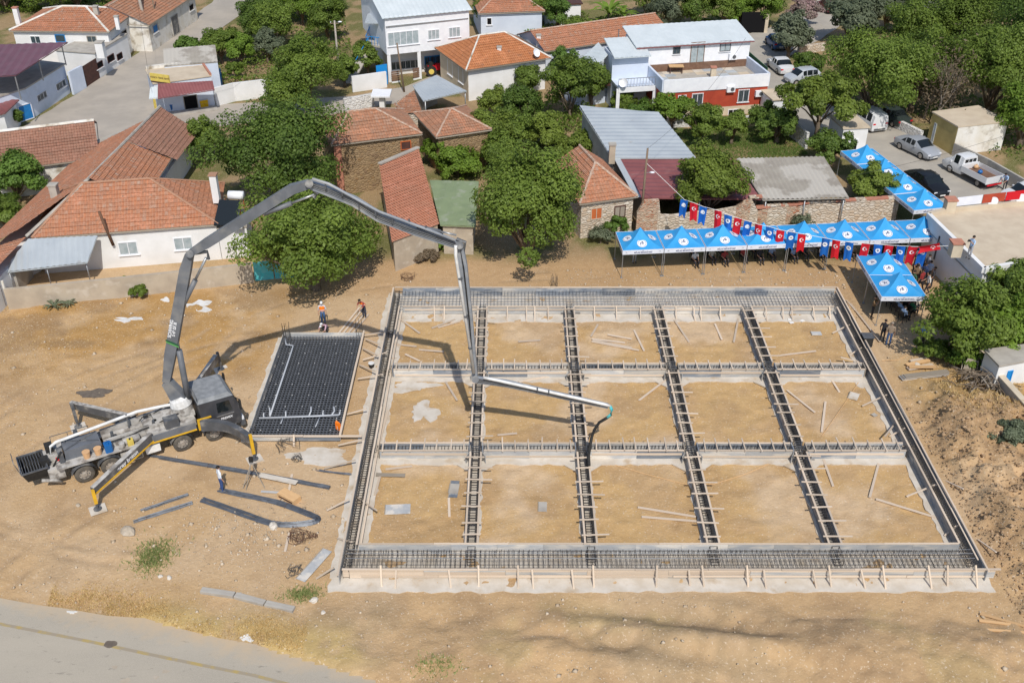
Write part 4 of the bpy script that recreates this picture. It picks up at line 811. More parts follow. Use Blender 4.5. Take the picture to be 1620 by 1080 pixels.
def crate(p, w, d, h, mat, label, group):
    r_ = thing('crate', label, 'crate', p, math.atan2(u2.y, u2.x), group); mb = MB()
    for z in (0, h*.34, h*.68): mb.box(-w/2,w/2,-d/2,-d/2+.03,z,z+h*.26); mb.box(-w/2,w/2,d/2-.03,d/2,z,z+h*.26); mb.box(-w/2,-w/2+.03,-d/2+.03,d/2-.03,z,z+h*.26); mb.box(w/2-.03,w/2,-d/2+.03,d/2-.03,z,z+h*.26)
    part(mb, 'side_slats', mt[mat], r_); part(MB().box(-w/2+.03,w/2-.03,-d/2+.03,d/2-.03,.02,h*.8), 'bottles', mt['brown'], r_)
for i in range(3):
    for j in range(4): crate(G(249+6.2*i,177-1.2*i)+n2_*-.3+V((0,0,.12+.42*j)), .36, .3, .4, 'signyellow', 'yellow and brown crate, %s column and %s layer of the stack at the corner shop' % (('left','middle','right')[i], ('bottom','second','third','top')[j]), 'stacked bottle crates')
for i, (x, y, j) in enumerate(((265,178,0),(265,178,1),(254,181,0))): crate(G(x,y)+V((0,0,.12+.36*j)), .4, .3, .34, 'yellowplastic', ('lower bright yellow crate left of the shop freezers', 'upper bright yellow crate left of the shop freezers', 'single bright yellow crate at the foot of the crate stack')[i], 'bright yellow crates')
for i, (x, y, j) in enumerate(((321,171,0),(321,171,1),(327,170,0),(327,170,1))): crate(G(x,y)+V((0,0,.12+.36*j)), .4, .3, .34, 'yellowplastic', ('lower left','upper left','lower right','upper right')[i]+' bright yellow crate in the block right of the shop door', 'yellow crates right of the shop door')
for i, x in enumerate((279,287)):
    p = G(x,175-i); r_ = thing('freezer', ('left', 'right')[i]+' dark glass drinks freezer in front of the corner shop', 'freezer', p, math.atan2(u2.y,u2.x)); part(MB().box(-.26,.26,-.3,.3,.12,.9), 'cabinet', mt['trucksteel'], r_); part(MB().box(-.24,.24,-.28,.28,.9,1.02), 'lid', mt['carglass'], r_)
r_ = thing('bin', 'blue plastic bin beside the shop freezers', 'bin', G(272,177), .2); part(MB().tube([(0,0,.1),(0,0,.75)], [.2,.25], 10), 'body', mt['blueplastic'], r_); part(MB().tube([(0,0,.75),(0,0,.8)], .27, 10), 'rim', mt['blueplastic'], r_)
# old stone house behind the shop
oh = thing('old_house', 'old grey-roofed house behind the corner shop', 'house', (-32,108,0), world=True); q = rect(G(260,105,3.4), G(344,98,3.4), 4.0)
part(MB().prism([(p.x,p.y) for p in q], -.1, 3.3), 'wall', mt['bluewhite'], oh); mono(oh, [v3(q[0],3.4), v3(q[1],3.4), v3(q[2],4.0), v3(q[3],4.0)], 'asbestos', .2, .04); p = q[1]+(q[2]-q[1])*.5; part(MB().box(p.x+.0,p.x+.06,p.y-.45,p.y+.45,0,2.0), 'door', mt['doorblue'], oh)
wallthing('garden_wall', 'white garden wall running right from the corner shop', [G(343,168), G(372,160), G(438,152)], 1.9, .25, 'white'); wallthing('garden_wall', 'white garden wall left of the azure gate', [G(558,146), G(612,138)], 1.7, .25, 'white')
# ---- two storey white house
A, B = G(615,131), G(744,116); q = rect(A, B, 11); bh = thing('town_house', 'big two-storey white house with a pale metal roof and wide window front', 'house', q[0]+(q[2]-q[0])*.5, world=True)
part(MB().prism([(p.x,p.y) for p in rect(A+V((0,2.4,0)), B+V((0,2.4,0)), 8.6)], -.1, 3.0), 'ground_floor', mt['white'], bh); part(MB().prism([(p.x,p.y) for p in q], 3.0, 7.0), 'upper_floor', mt['palewhite'], bh)
for t in (.02,.38,.98): p = q[0]+(q[1]-q[0])*t; part(MB().box(p.x-.18,p.x+.18,p.y+.02,p.y+.38,-.1,3.0), 'pillar', mt['white'], bh)
a, b, c_, d = [v3(p, 6.9) for p in inset(q,-.3)]; r0 = (a+d)/2; r1 = (b+c_)/2; r0.z = r1.z = 8.3; mb = MB(); slope_face(mb, [a,b,r1,r0], 'corr', .25, .04); slope_face(mb, [c_,d,r0,r1], 'corr', .25, .04); part(mb, 'roof', mt['zincpale'], bh, fix=False)
gb = MB(); gb.face([v3(q[0],7), v3(q[3],7), r0+V((.3,0,-.05))]); gb.face([v3(q[1],7), v3(q[2],7), r1+V((-.3,0,-.05))]); part(gb, 'gable', mt['palewhite'], bh, fix=False)
opening(bh, q[0], q[1], 614, 47, 662, 74, 5, glass='paleglass'); opening(bh, q[0], q[1], 677, 46, 695, 64, 3, glass='paleglass'); opening(bh, q[0], q[1], 710, 42, 728, 60, 3, glass='paleglass'); part(MB().bar(v3(q[0],6.0)+V((.1,-.05,0)), v3(q[1],6.0)+V((-.1,-.05,0)), .1, .1), 'string_course', mt['steel'], bh)
q2 = rect(A+V((0,2.3,0)), B+V((0,2.3,0)), .2); opening(bh, q2[0], q2[1], 619, 93, 664, 112, 6, glass='glass', bars='steel'); opening(bh, q2[0], q2[1], 672, 86, 705, 108, 4, frame='gateblue', glass='glass', bars='gateblue')
gt = thing('gate', 'azure metal garden gate at the left corner of the big white house', 'gate', G(597,138), world=True); part(MB().bar(G(597,137)+V((0,0,1.15)), G(614,134)+V((0,0,1.15)), .06, 2.2), 'leaf', mt['gateblue'], gt); part(MB().bar(G(597,137)+V((0,-.05,1.2)), G(614,134)+V((0,-.05,1.2)), .03, .1), 'crossbar', mt['doorblue'], gt)
for k, (a, b) in enumerate((((620,132),(633,130)),((654,127),(664,125)))): w_ = wallthing('slat_gate', ('left', 'right')[k]+' brown slatted yard gate in front of the big white house', [G(*a), G(*b)], .15, .1, 'white', cat='gate'); [stick('slat', G(*a)+V((0,0,.3+.22*i)), G(*b)+V((0,0,.3+.22*i)), .05, .16, mt['browntile'], w_) for i in range(5)]
ba = thing('balcony', 'blue railed stair balcony on the left side of the big white house', 'balcony', G(590,118), world=True)
bp = [q[0]+V((-.02,2.5,0)), q[0]+V((-2.6,3.5,0)), q[0]+V((-2.6,9,0)), q[0]+V((-.02,8.5,0))]; part(MB().prism([(p.x,p.y) for p in bp], 2.9, 3.1), 'floor', mt['conc'], ba)
for a, b in ((bp[0],bp[1]),(bp[1],bp[2])):
    part(MB().bar(v3(a,4.0), v3(b,4.0), .06, .06), 'rail', mt['gateblue'], ba)
    for k in range(9): p = a+(b-a)*k/8; part(MB().tube([v3(p,3.1), v3(p,4.0)], .025, 4), 'baluster', mt['gateblue'], ba)
posts(ba, [v3(bp[1],2.9), v3(bp[2],2.9)], .08, 'gateblue'); mono(ba, [v3(bp[1],5.4), v3(bp[0],5.6), v3(bp[0]+V((0,3,0)),5.8), v3(bp[1]+V((0,3,0)),5.6)], 'zinc', .2, .03, name='porch_roof')
sp0, sp1 = q[0]+V((-2.3,3.2,2.9)), q[0]+V((-4.2,-1.0,.2)); part(MB().bar(sp0, sp1, 1.0, .15), 'stair', mt['conc'], ba); part(MB().bar(sp0+V((0,0,1)), sp1+V((0,0,1)), .05, .05), 'stair_rail', mt['gateblue'], ba)
# ---- orange hip roof house, carport
A, B = G(737,112,3.4), G(872,92,3.4); root, w, rf = hip_house('village_house', 'house with a bright orange hip roof and white front wall beside the carport', A, B, 8.5, 3.4, 5.4, 3.4, 3.4, 'tile_new', 'white', .45, ridge='stainwhite')
part(MB().prism([(w[0].x-.012,w[0].y),(w[3].x-.012,w[3].y),(w[3].x-.05,w[3].y),(w[0].x-.05,w[0].y)], -.1, 3.38), 'side_cladding', mt['cream'], root)
opening(root, w[0], w[3], 709, 95, 716, 116, 1, glass='glass'); opening(root, w[0], w[3], 726, 108, 733, 128, 1, glass='glass'); chimney(root, (790,105), 2.6, 2.0, .42, 'white'); dish(root, onwall(w[0],w[1],847,95)+V((0,-.3,.3)), .45, .8)
cp = thing('carport', 'open carport with a grey corrugated roof left of the orange roofed house', 'carport', (-7.4,99.6,0), world=True)
pts = [G(670,160,2.5), G(738,144,2.5), G(690,119,2.9), G(653,135,2.9)]; mono(cp, pts, 'zinc', .2, .03); walls_under(cp, pts, 'conc', .15, sides=[2,3]); posts(cp, [pts[0]+V((.15,.15,-.05)), pts[1]+V((-.15,.15,-.05))], .06)
lr = thing('brick_shed', 'small shed with patched red tiles between the carport and the stone barn', 'shed', (-9.8,94,0), world=True); pts = [G(640,180,2.3), G(668,178,2.3), G(655,143,2.9), G(622,160,2.9)]; mb = MB(); slope_face(mb, pts, 'tile'); part(mb, 'roof', mt['tile_weather'], lr, fix=False); walls_under(lr, pts, 'stonelight', .2)
wh = thing('pump_house', 'tiny white hut with a flat white slab roof beside the street', 'hut', G(605,172), world=True); p = G(605,178); part(MB().box(p.x-.25,p.x+.25,p.y,p.y+1.2,-.1,1.7), 'wall', mt['white'], wh); part(MB().box(p.x-1.0,p.x+.9,p.y-.5,p.y+1.7,1.7,1.85), 'roof_slab', mt['palewhite'], wh)
wallthing('street_wall', 'white rubble wall beside the tiny white hut', [G(545,176), G(592,168)], 1.3, .3, 'stonewhite')
# ---- stone barn and sheds in the middle
A, B = G(524,230,4.6), G(668,212,4.6); root, w, rf = hip_house('stone_barn', 'old rubble stone barn with a weathered tiled hip roof behind the big tree', A, B, 6.2, 4.6, 6.1, 2.2, 3.2, 'tile_weather', 'stone', .25, cat='barn')
opening(root, w[0], w[1], 634, 222, 650, 238, 1, frame='orangepaint', glass='brown', sill=False); part(MB().box(w[0].x-.02,w[0].x+.55,w[0].y-.05,w[0].y+.2,0,4.5), 'brick_quoin', mt['terracotta'], root)
A, B = G(690,218,3.6), G(778,205,3.6); root, w, rf = hip_house('tiled_shed', 'low weathered tiled hip roof right of the stone barn', A, B, 6.5, 3.6, 4.7, 2.5, 2.5, 'tile_weather', 'stone', .3, cat='shed')
rs = thing('tiled_shed', 'long shed with a single red tiled slope in front of the stone barn', 'shed', (-8,73,0), world=True); pts = [G(620,384,2.5), G(695,355,2.5), G(662,234,4.2), G(600,260,4.2)]; pts = [pts[0], pts[1], pts[2], pts[3]]
mb = MB(); slope_face(mb, pts, 'tile'); part(mb, 'roof', mt['tile_red'], rs, fix=False); part(MB().bar(pts[3]+V((0,0,.05)), pts[2]+V((0,0,.05)), .35, .12), 'ridge_cap', mt['conc'], rs); walls_under(rs, pts, 'wallgrey', .15)
gs = thing('green_shed', 'shed with a flat green metal roof beside the red tiled slope', 'shed', (-4.7,73,0), world=True); pts = [G(697,356,2.5), G(752,358,2.5), G(757,287,2.9), G(680,285,2.9)]; mono(gs, pts, 'green', .5, .03); walls_under(gs, pts, 'wallgrey', .2)
A, B = G(917,323,3.1), G(1009,311,3.1); root, w, rf = hip_house('stone_hut', 'small stone hut with an orange tiled hip roof beside the utility pole', A, B, 7.6, 3.1, 4.7, 2.2, 2.2, 'tile_old', 'stonelight', .25, cat='hut')
root_h = root
# hip with a ridge running away from the viewer: swap the roof
for ch in list(root.children):
    if ch.name.split('.')[0] in ('roof', 'ridge_cap'): bpy.data.objects.remove(ch)
a, b, c_, d, _, _ = rf; f0 = (a+b)/2+(d-a)*.42; f1 = (c_+d)/2-(d-a)*.1; f0.z = f1.z = 4.9; mb = MB(); slope_face(mb, [a,b,f0], 'tile'); slope_face(mb, [b,c_,f1,f0], 'tile'); slope_face(mb, [d,a,f0,f1], 'tile'); slope_face(mb, [c_,d,f1], 'tile'); part(mb, 'roof', mt['tile_old'], root, fix=False); caps(root, [(a,f0),(b,f0),(f0,f1)], .1)
opening(root, w[0], w[1], 971, 324, 990, 345, 2, frame='brown', glass='oldtimber', sill=False); opening(root, w[0], w[1], 934, 327, 953, 348, 2, frame='timber', glass='orangepaint', sill=False); chimney(root, (968,247), 3.6, 1.0, .5, 'wallgrey')
ls = thing('metal_shed', 'long shed with a big pale grey sheet metal roof in the middle of the village', 'shed', (10.5,85,0), world=True); pts = [G(968,250,3.4), G(1101,250,3.4), G(1042,178,4.4), G(917,170,4.4)]; mono(ls, pts, 'zinc', .32, .05, 'corrv'); walls_under(ls, pts, 'conc', .2)
ms = thing('metal_shed', 'shed with a maroon sheet metal roof behind the tents', 'shed', (14,78,0), world=True); pts = [G(1012,313,2.5), G(1204,315,2.5), G(1158,251,3.3), G(978,250,3.3)]; mono(ms, pts, 'maroon', .3, .045, 'corrv'); walls_under(ms, pts, 'conc', .25, sides=[1,2,3])
part(MB().bar(pts[3]+V((-.15,0,.05)), pts[0]+V((-.15,0,.05)), .5, .05), 'flashing', mt['zinc'], ms); posts(ms, [pts[0]+V((.3,.2,-.1)), (pts[0]+pts[1])/2+V((0,.2,-.1))], .06)
as_ = thing('metal_shed', 'open shed with a corrugated grey cement sheet roof behind the tents', 'shed', (23,78,0), world=True); pts = [G(1207,316,2.5), G(1343,313,2.5), G(1303,248,3.1), G(1166,251,3.1)]; mono(as_, pts, 'asbestos', .19, .085); walls_under(as_, pts, 'conc', .3, sides=[2,3]); posts(as_, [pts[0]+V((.3,.2,-.1)), (pts[0]+pts[1])/2+V((0,.2,-.1)), pts[1]+V((-.3,.2,-.1))], .06)
# rubble wall behind the tents
rw = thing('rubble_wall', 'ruined brick and whitewashed rubble wall behind the row of blue tents', 'wall', G(1005,372), world=True)
prof = [(1005,1.9),(1015,2.9),(1038,2.9),(1042,1.6),(1060,1.5),(1085,1.6),(1105,1.7),(1130,1.7),(1160,1.9),(1170,2.4),(1182,2.6),(1195,1.5),(1210,1.7),(1240,1.8),(1260,1.7),(1290,1.9),(1330,1.8),(1370,1.9),(1415,1.9)]
def wl(x): return G(x, 371-(x-1005)*.058)
for k, ((x0, h0), (x1, h1)) in enumerate(zip(prof, prof[1:])):
    a, b = wl(x0), wl(x1); mb = MB(); t = V((0,.2,0)); mb.add([a-t+V((0,0,-.1)),b-t+V((0,0,-.1)),b+t+V((0,0,-.1)),a+t+V((0,0,-.1)),a-t+V((0,0,h0)),b-t+V((0,0,h1)),b+t+V((0,0,h1)),a+t+V((0,0,h0))], [(3,2,1,0),(4,5,6,7),(0,1,5,4),(1,2,6,5),(2,3,7,6),(3,0,4,7)]); part(mb, 'wall_section', mt['brickrubble' if k in (0,1,8,9,11,13) else 'stonelight'], rw)
    if k >= 10:
        n = 5
        for i in range(n): p = a+(b-a)*((i+.5)/n); part(MB().bar(p+V((-.24,0,max(h0,h1)+.08)), p+V((.24,0,max(h0,h1)+.08+random.uniform(-.02,.05))), .38, .14), 'coping_brick', mt['terracotta' if random.random() < .6 else 'stonelight'], rw)
# ---- red and white terrace house
tq = [G(1044,137+7,0), None]; A = G(1045,190); B = G(1209,178); q = rect(A, B, 9.0); rh = thing('terrace_house', 'house with red lower wall, white parapet and tiled roof terrace', 'house', q[0]+(q[2]-q[0])*.5, world=True)
ztr = onwall(q[0], q[1], 1130, 140).z; zpt = onwall(q[0], q[1], 1130, 122).z
part(MB().prism([(p.x,p.y) for p in q], -.1, ztr), 'wall', mt['redpaint'], rh); part(MB().prism([(p.x,p.y) for p in inset(q,-.02)], -.1, .9), 'stone_plinth', mt['cream'], rh)
tz = ztr+.1; part(MB().prism([(p.x,p.y) for p in inset(q,.03)], ztr, tz), 'terrace_floor', mt['conc'], rh)
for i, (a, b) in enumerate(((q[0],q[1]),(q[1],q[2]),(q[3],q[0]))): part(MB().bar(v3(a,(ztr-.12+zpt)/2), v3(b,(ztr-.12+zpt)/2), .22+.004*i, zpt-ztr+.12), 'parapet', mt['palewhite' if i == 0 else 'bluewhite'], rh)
u_ = (q[1]-q[0]).normalized(); nn_ = V((-u_.y,u_.x,0)); Lw = (q[1]-q[0]).length
for i in range(9):
    for j in range(6):
        if random.random() < .75: p = q[0]+u_*(.6+i*(Lw-1.2)/9)+nn_*(.5+j*.85); w_ = (Lw-1.2)/9-.02; part(MB().prism([(p.x,p.y),(p.x+u_.x*w_,p.y+u_.y*w_),(p.x+u_.x*w_+nn_.x*.83,p.y+u_.y*w_+nn_.y*.83),(p.x+nn_.x*.83,p.y+nn_.y*.83)], tz-.01, tz+.012+.002*((i+j) % 2)), 'terrace_tile', mt[random.choice(('roofconc','blind','zinc','conc'))], rh)
uq = rect(q[0]+nn_*5.6+u_*-.9, q[1]+nn_*5.6+u_*.1, 4.6); zu = tz+2.7; part(MB().prism([(p.x,p.y) for p in uq], tz-.5, zu), 'upper_wall', mt['palewhite'], rh); e = inset(uq, -.3)
mono(rh, [v3(e[0],zu+.02), v3(e[1],zu+.02), v3(e[2],zu+.75), v3(e[3],zu+.75)], 'zincpale', .28, .035, name='upper_roof'); part(MB().bar(v3(e[0],zu-.06), v3(e[1],zu-.06), .06, .12), 'fascia', mt['maroon'], rh)
part(MB().bar(v3(uq[0],tz+.4)+V((.1,-.02,0)), v3(uq[1],tz+.4)+V((-.1,-.02,0)), .06, .75), 'wainscot', mt['browntile'], rh)
opening(rh, uq[0], uq[1], 1064, 71, 1077, 86, 2, frame='trucksteel', glass='glass'); opening(rh, uq[0], uq[1], 1091, 66, 1116, 96, 2, frame='browntile', glass='paleglass', name='door', sill=False, z0=tz+.05); opening(rh, uq[0], uq[1], 1138, 64, 1157, 82, 2, frame='trucksteel', glass='paleglass')
opening(rh, q[0], q[1], 1093, 147, 1113, 168, 2, bars='steel'); opening(rh, q[0], q[1], 1166, 141, 1186, 162, 2, bars='steel'); opening(rh, q[0], q[1], 1150, 172, 1168, 190, 2, glass='dark'); opening(rh, q[0], q[1], 1070, 150, 1086, 182, 1, frame='palewhite', glass='glass', name='door', sill=False, z0=.05)
aircon(rh, q[0], q[1], 1155, 140); aircon(rh, q[0], q[1], 1200, 147); aircon(rh, uq[0], uq[1], 1158, 89); chimney(rh, (1128,118), tz+.3, .7, .5, 'cream', 'terracotta')
tb = thing('terrace_table', 'small wooden table on the tiled roof terrace', 'table', q[0]+u_*3+nn_*5+V((0,0,tz)), 0); part(MB().box(-.75,.75,-.4,.4,.68,.74), 'top', mt['newtimber'], tb); [part(MB().box(x-.04,x+.04,y-.04,y+.04,0,.68), 'leg', mt['brown'], tb) for x in (-.6,.6) for y in (-.3,.3)]
po = thing('porch', 'white two-level porch with a pale metal roof left of the red house', 'porch', q[0]+u_*-3, world=True); pq = rect(q[0]+u_*-3.9+nn_*2.0, q[0]+u_*-.15+nn_*2.0, 5.5)
part(MB().prism([(p.x,p.y) for p in pq], ztr-.2, ztr), 'balcony_floor', mt['bluewhite'], po); part(MB().prism([(p.x,p.y) for p in rect(pq[0]+nn_*2.5, pq[1]+nn_*2.5, 3)], -.1, ztr+2.4), 'back_wall', mt['bluewhite'], po)
for t in (0,1): p = pq[0]+(pq[1]-pq[0])*t; part(MB().box(p.x-.17,p.x+.17,p.y-.05,p.y+.29,-.1,ztr-.2), 'pillar', mt['palewhite'], po)
part(MB().bar(v3(pq[0],ztr-.25), v3(pq[1],ztr-.25), .2, .5), 'beam', mt['palewhite'], po)
part(MB().bar(v3(pq[0],ztr+.85), v3(pq[1],ztr+.85), .05, .06), 'rail', mt['steel'], po); [part(MB().tube([v3(pq[0]+(pq[1]-pq[0])*k/12,ztr), v3(pq[0]+(pq[1]-pq[0])*k/12,ztr+.85)], .018, 4), 'baluster', mt['steel'], po) for k in range(13)]
pz0 = ztr+2.5; mono(po, [v3(pq[0]+nn_*1.8,pz0-.1), v3(pq[1]+nn_*1.8,pz0-.1), v3(pq[2]+V((0,1,0)),pz0+.5), v3(pq[3]+V((0,1,0)),pz0+.5)], 'zincpale', .25, .035); mono(po, [v3(pq[3]+u_*-3.2+nn_*-3,ztr-.3), v3(pq[3]+u_*-.1+nn_*-1.5,pz0-.4), v3(pq[3]+u_*-.1+nn_*2,pz0-.2), v3(pq[3]+u_*-3.2+nn_*1,ztr-.1)], 'zincpale', .25, .035, name='side_roof')
part(MB().prism([(p.x,p.y) for p in rect(pq[3]+u_*-3.0+nn_*-2.6, pq[3]+u_*-.15+nn_*-1.6, 3)], -.1, ztr-.4), 'side_wall', mt['bluewhite'], po)
dish(po, pq[0]+V((.5,-.1,ztr)), .45, -.5); mono(po, [G(945,137,2.3), G(990,131,2.3), G(985,119,2.6), G(943,122,2.6)], 'brown', .2, .03, name='kennel_roof'); p = G(968,150); part(MB().box(p.x-1.4,p.x+1.4,p.y-.3,p.y+1.6,0,2.2), 'green_hut', mt['darkgreen'], po)
gsx = thing('garage_block', 'low white garage block with a flat roof right of the red house', 'garage', q[1], world=True); gq = [q[1]+u_*-2.0+nn_*-.05, q[1]+u_*.9+nn_*-2.6, q[1]+u_*1.6+nn_*-1.0, q[1]+u_*.2+nn_*-.05]; gq = rect(q[1]+u_*-.6+nn_*-2.9, q[1]+u_*1.5+nn_*-2.9, 2.8); part(MB().prism([(p.x,p.y) for p in gq], -.1, 2.3), 'wall', mt['palewhite'], gsx); part(MB().prism([(p.x,p.y) for p in inset(gq,-.15)], 2.3, 2.42), 'roof_slab', mt['roofconc'], gsx)
wallthing('garden_wall', 'low white garden wall in front of the red house', [G(1050,202), G(1105,200), G(1180,196), G(1205,194)], .8, .2, 'stonewhite')
A, B = G(862,82,3.2), G(1062,52,3.2); root, w, rf = hip_house('village_house', 'long low house with an orange tiled roof behind the porch of the red house', A, B, 7, 3.2, 4.5, 0, 0, 'tile_old', 'bluewhite', .3); chimney(root, (852,75), 3.0, 1.3, .45)
A, B = G(757,22,3.2), G(862,18,3.2); root, w, rf = hip_house('village_house', 'house with an orange tiled roof at the top edge behind the big white house', A, B, 9, 3.2, 5.0, 3.5, 3.5, 'tile_old', 'bluewhite', .3); opening(root, w[0], w[1], 770, 28, 778, 40, 1, glass='dark')
ab = thing('garden_block', 'low flat-roofed block among shrubs at the top edge', 'house', G(890,45), world=True); qq = rect(G(862,42), G(918,40), 6); part(MB().prism([(p.x,p.y) for p in qq], -.1, 2.6), 'wall', mt['white'], ab); part(MB().prism([(p.x,p.y) for p in inset(qq,-.2)], 2.6, 2.75), 'roof_slab', mt['brown'], ab)
# ---- right: flat roof building, ochre shed, white hut, low shed
fr = thing('flat_roof_building', 'white building with a big pale flat roof beside the tents at the right edge', 'building', (33,63,0), world=True)
zf = 3.3; q = [G(1468,343,zf), G(1556,430,zf), G(1680,408,zf), G(1640,322,zf), G(1500,335,zf)]; q = [V((p.x,p.y,0)) for p in q]; FRQ = q
part(MB().prism([(p.x,p.y) for p in q], -.2, zf), 'wall', mt['white'], fr); part(MB().prism([(p.x,p.y) for p in inset(q,.05)], zf, zf+.05), 'roof_screed', mt['roofconc'], fr)
for i, (a, b) in enumerate(((q[0],q[1]),(q[1],q[2]),(q[3],q[4]),(q[4],q[0]))): part(MB().bar(v3(a,zf+.12), v3(b,zf+.12), .3+.004*i, .42), 'parapet', mt['white' if i < 2 else 'roofconc'], fr)
part(MB().bar(v3(q[0],2.4)+V((-.03,-.05,0)), v3(q[1],2.4)+V((-.03,.05,0)), .06, .08), 'ledge', mt['steel'], fr)
for p, h in ((q[4],1.0),(G(1509,404,zf),1.0)): o = part(MB().box(p.x-.35,p.x+.35,p.y-.35,p.y+.35,zf,zf+h), 'roof_pillar', mt['cream'], fr); part(MB().box(p.x-.42,p.x+.42,p.y-.42,p.y+.42,zf+h,zf+h+.1), 'pillar_cap', mt['terracotta'], o)
opening(fr, q[0], q[1], 1478, 374, 1487, 410, 2, frame='trucksteel', glass='dark', bars='steel', sill=False); opening(fr, q[1], q[2], 1563, 449, 1574, 475, 1, frame='palewhite', glass='glass')
bn = thing('banner', 'white and red banner hung along the back parapet of the flat roof building', 'banner', v3(q[4],zf+.3), world=True)
a, b = v3(q[4],zf+.75)+V((.5,.1,0)), v3(q[3],zf+.9); L_ = b-a
for t0, t1, m_ in ((.0,.30,'valance'),(.31,.58,'redpaint'),(.59,.98,'flagred')):
    o = part(MB().bar(a+L_*t0, a+L_*t1, .03, .7), 'cloth', mt[m_], bn)
    if m_ != 'valance': pc = a+L_*((t0+t1)/2)+V((0,-.03,-.3)); part(MB().tube([pc, pc+V((0,-.012,0))], .38, 18), 'emblem', mt['disc'], o)
oc = thing('ochre_shed', 'ochre walled shed with a pale flat roof beside the parking lot', 'shed', (41,90,0), world=True)
z_ = 2.7; a, b = G(1466,222), G(1505,246); q = [a, b, b+V((5.0,1.3,0)), a+V((4.8,1.6,0))]; part(MB().prism([(p.x,p.y) for p in q], -.1, z_), 'wall', mt['ochre'], oc); part(MB().prism([(p.x,p.y) for p in inset(q,-.08)], z_, z_+.12), 'roof_slab', mt['roofconc'], oc)
part(MB().bar(v3(q[1],1.35)+V((.02,-.02,0)), v3(q[2],1.35)+V((0,-.02,0)), .03, 2.66), 'stained_render', mt['stainwhite'], oc); opening(oc, q[0], q[1], 1472, 196, 1483, 226, 1, frame='zinc', glass='zinc', name='door', sill=False, handle=True)
wallthing('stone_wall', 'low white stone wall between the parked sedan and the ochre shed', [G(1412,200), G(1456,222)], .9, .35, 'stonewhite'); wallthing('block_wall', 'grey block wall running behind the white pickup', [G(1506,246), G(1560,272), G(1625,310)], 1.2, .2, 'conc')
wallthing('stone_wall', 'low stone wall beside the olive tree at the street bend', [G(1262,86), G(1303,80)], .9, .4, 'stonelight')
hu = thing('guard_hut', 'small white hut with an open hatch at the far end of the tent row', 'hut', G(1346,236), world=True); a, b = G(1328,242), G(1367,240); q = rect(a, b, 3.2); part(MB().prism([(p.x,p.y) for p in q], -.1, 2.3), 'wall', mt['white'], hu); part(MB().prism([(p.x,p.y) for p in inset(q,-.12)], 2.3, 2.42), 'roof_slab', mt['roofconc'], hu); opening(hu, q[0], q[1], 1342, 220, 1358, 238, 1, glass='dark')
wallthing('garden_wall', 'whitewashed garden wall under the umbrella pine', [G(1240,208), G(1275,236)], 1.6, .25, 'stonewhite')
wallthing('gate_wall', 'dark green fence screen along the street side of the terrace house', [G(1176,94), G(1212,126)], 1.3, .08, 'darkgreen', cat='fence')
ld = thing('low_shed', 'low white shed with a blue door and flat grey roof at the right edge', 'shed', (34.5,52.5,0), world=True); a, b = G(1583,628), G(1640,648); z_ = 1.9
q = [G(1581,579,z_), G(1650,566,z_), G(1640,545,z_), G(1559,556,z_)]; q = [V((p.x,p.y,0)) for p in q]; part(MB().prism([(p.x,p.y) for p in q], -.1, z_), 'wall', mt['white'], ld); part(MB().prism([(p.x,p.y) for p in inset(q,-.1)], z_, z_+.12), 'roof_slab', mt['conc'], ld); opening(ld, q[0], q[1], 1586, 585, 1603, 614, 1, frame='gateblue', glass='gateblue', name='door', sill=False, z0=.02)
wallthing('retaining_wall', 'sunlit grey retaining wall with pale coping behind the firewood pile', [G(1540,572), G(1578,620), G(1640,690)], 1.1, .3, 'conc', 'cream')
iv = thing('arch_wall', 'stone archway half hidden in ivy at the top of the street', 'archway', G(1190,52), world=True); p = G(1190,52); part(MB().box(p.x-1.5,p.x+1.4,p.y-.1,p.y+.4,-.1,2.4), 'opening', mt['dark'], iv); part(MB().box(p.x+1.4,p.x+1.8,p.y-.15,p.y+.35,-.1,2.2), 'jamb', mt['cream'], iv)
tbk = thing('brick_house', 'corner of a brick house at the top edge beyond the parking street', 'house', G(1375,8), world=True); p = G(1375,12); part(MB().box(p.x-4,p.x+4,p.y,p.y+6,-.1,3), 'wall', mt['terracotta'], tbk); part(MB().box(p.x-4.3,p.x+4.3,p.y-.3,p.y+6.3,3,3.2), 'roof_slab', mt['tile_brown'], tbk)
tbk = thing('village_house', 'white house with a blue door at the top edge among the trees on the right', 'house', G(1465,18), world=True); p = G(1462,15); part(MB().box(p.x-2.2,p.x+2.2,p.y,p.y+5,-.1,2.9), 'wall', mt['white'], tbk); part(MB().box(p.x-2.4,p.x+2.4,p.y-.2,p.y+5.2,2.9,3.05), 'roof_slab', mt['zinc'], tbk); opening(tbk, (p.x-2,p.y,0), (p.x+2,p.y,0), 1449, 0, 1457, 14, 1, frame='doorblue', glass='doorblue', name='door', sill=False, z0=.05)
# ================================================================ tents
def emblem_mesh():
    mb = MB(); mb.tube([(0,0,0),(0,0,.012)], .36, 22); mb.mi = 1
    for i in range(20):
        if i in (3, 4, 11, 12): continue
        t = 6.2832*i/20; t2 = 6.2832*(i+.8)/20; mb.bar((.29*math.cos(t),.29*math.sin(t),.018), (.29*math.cos(t2),.29*math.sin(t2),.018), .025, .006)
    for a, b, w_ in (((-.16,-.14),(-.1,.0),.05),((-.1,0),(-.13,.08),.05),((.0,-.06),(.02,.16),.07),((.02,.16),(.1,.12),.06),((.02,.0),(.12,-.04),.06),((.12,-.04),(.12,.1),.03)): mb.bar((a[0],a[1],.018), (b[0],b[1],.018), w_, .006)
    return mb.mesh('emblem', [mt['disc'], mt['navy']])
EMB = emblem_mesh(); TXT = text_mesh('MİLAS BELEDİYESİ', .16, mt['navy'], 'lettering', .004); TXT2 = text_mesh('T.C.', .09, mt['navy'], 'lettering', .002)
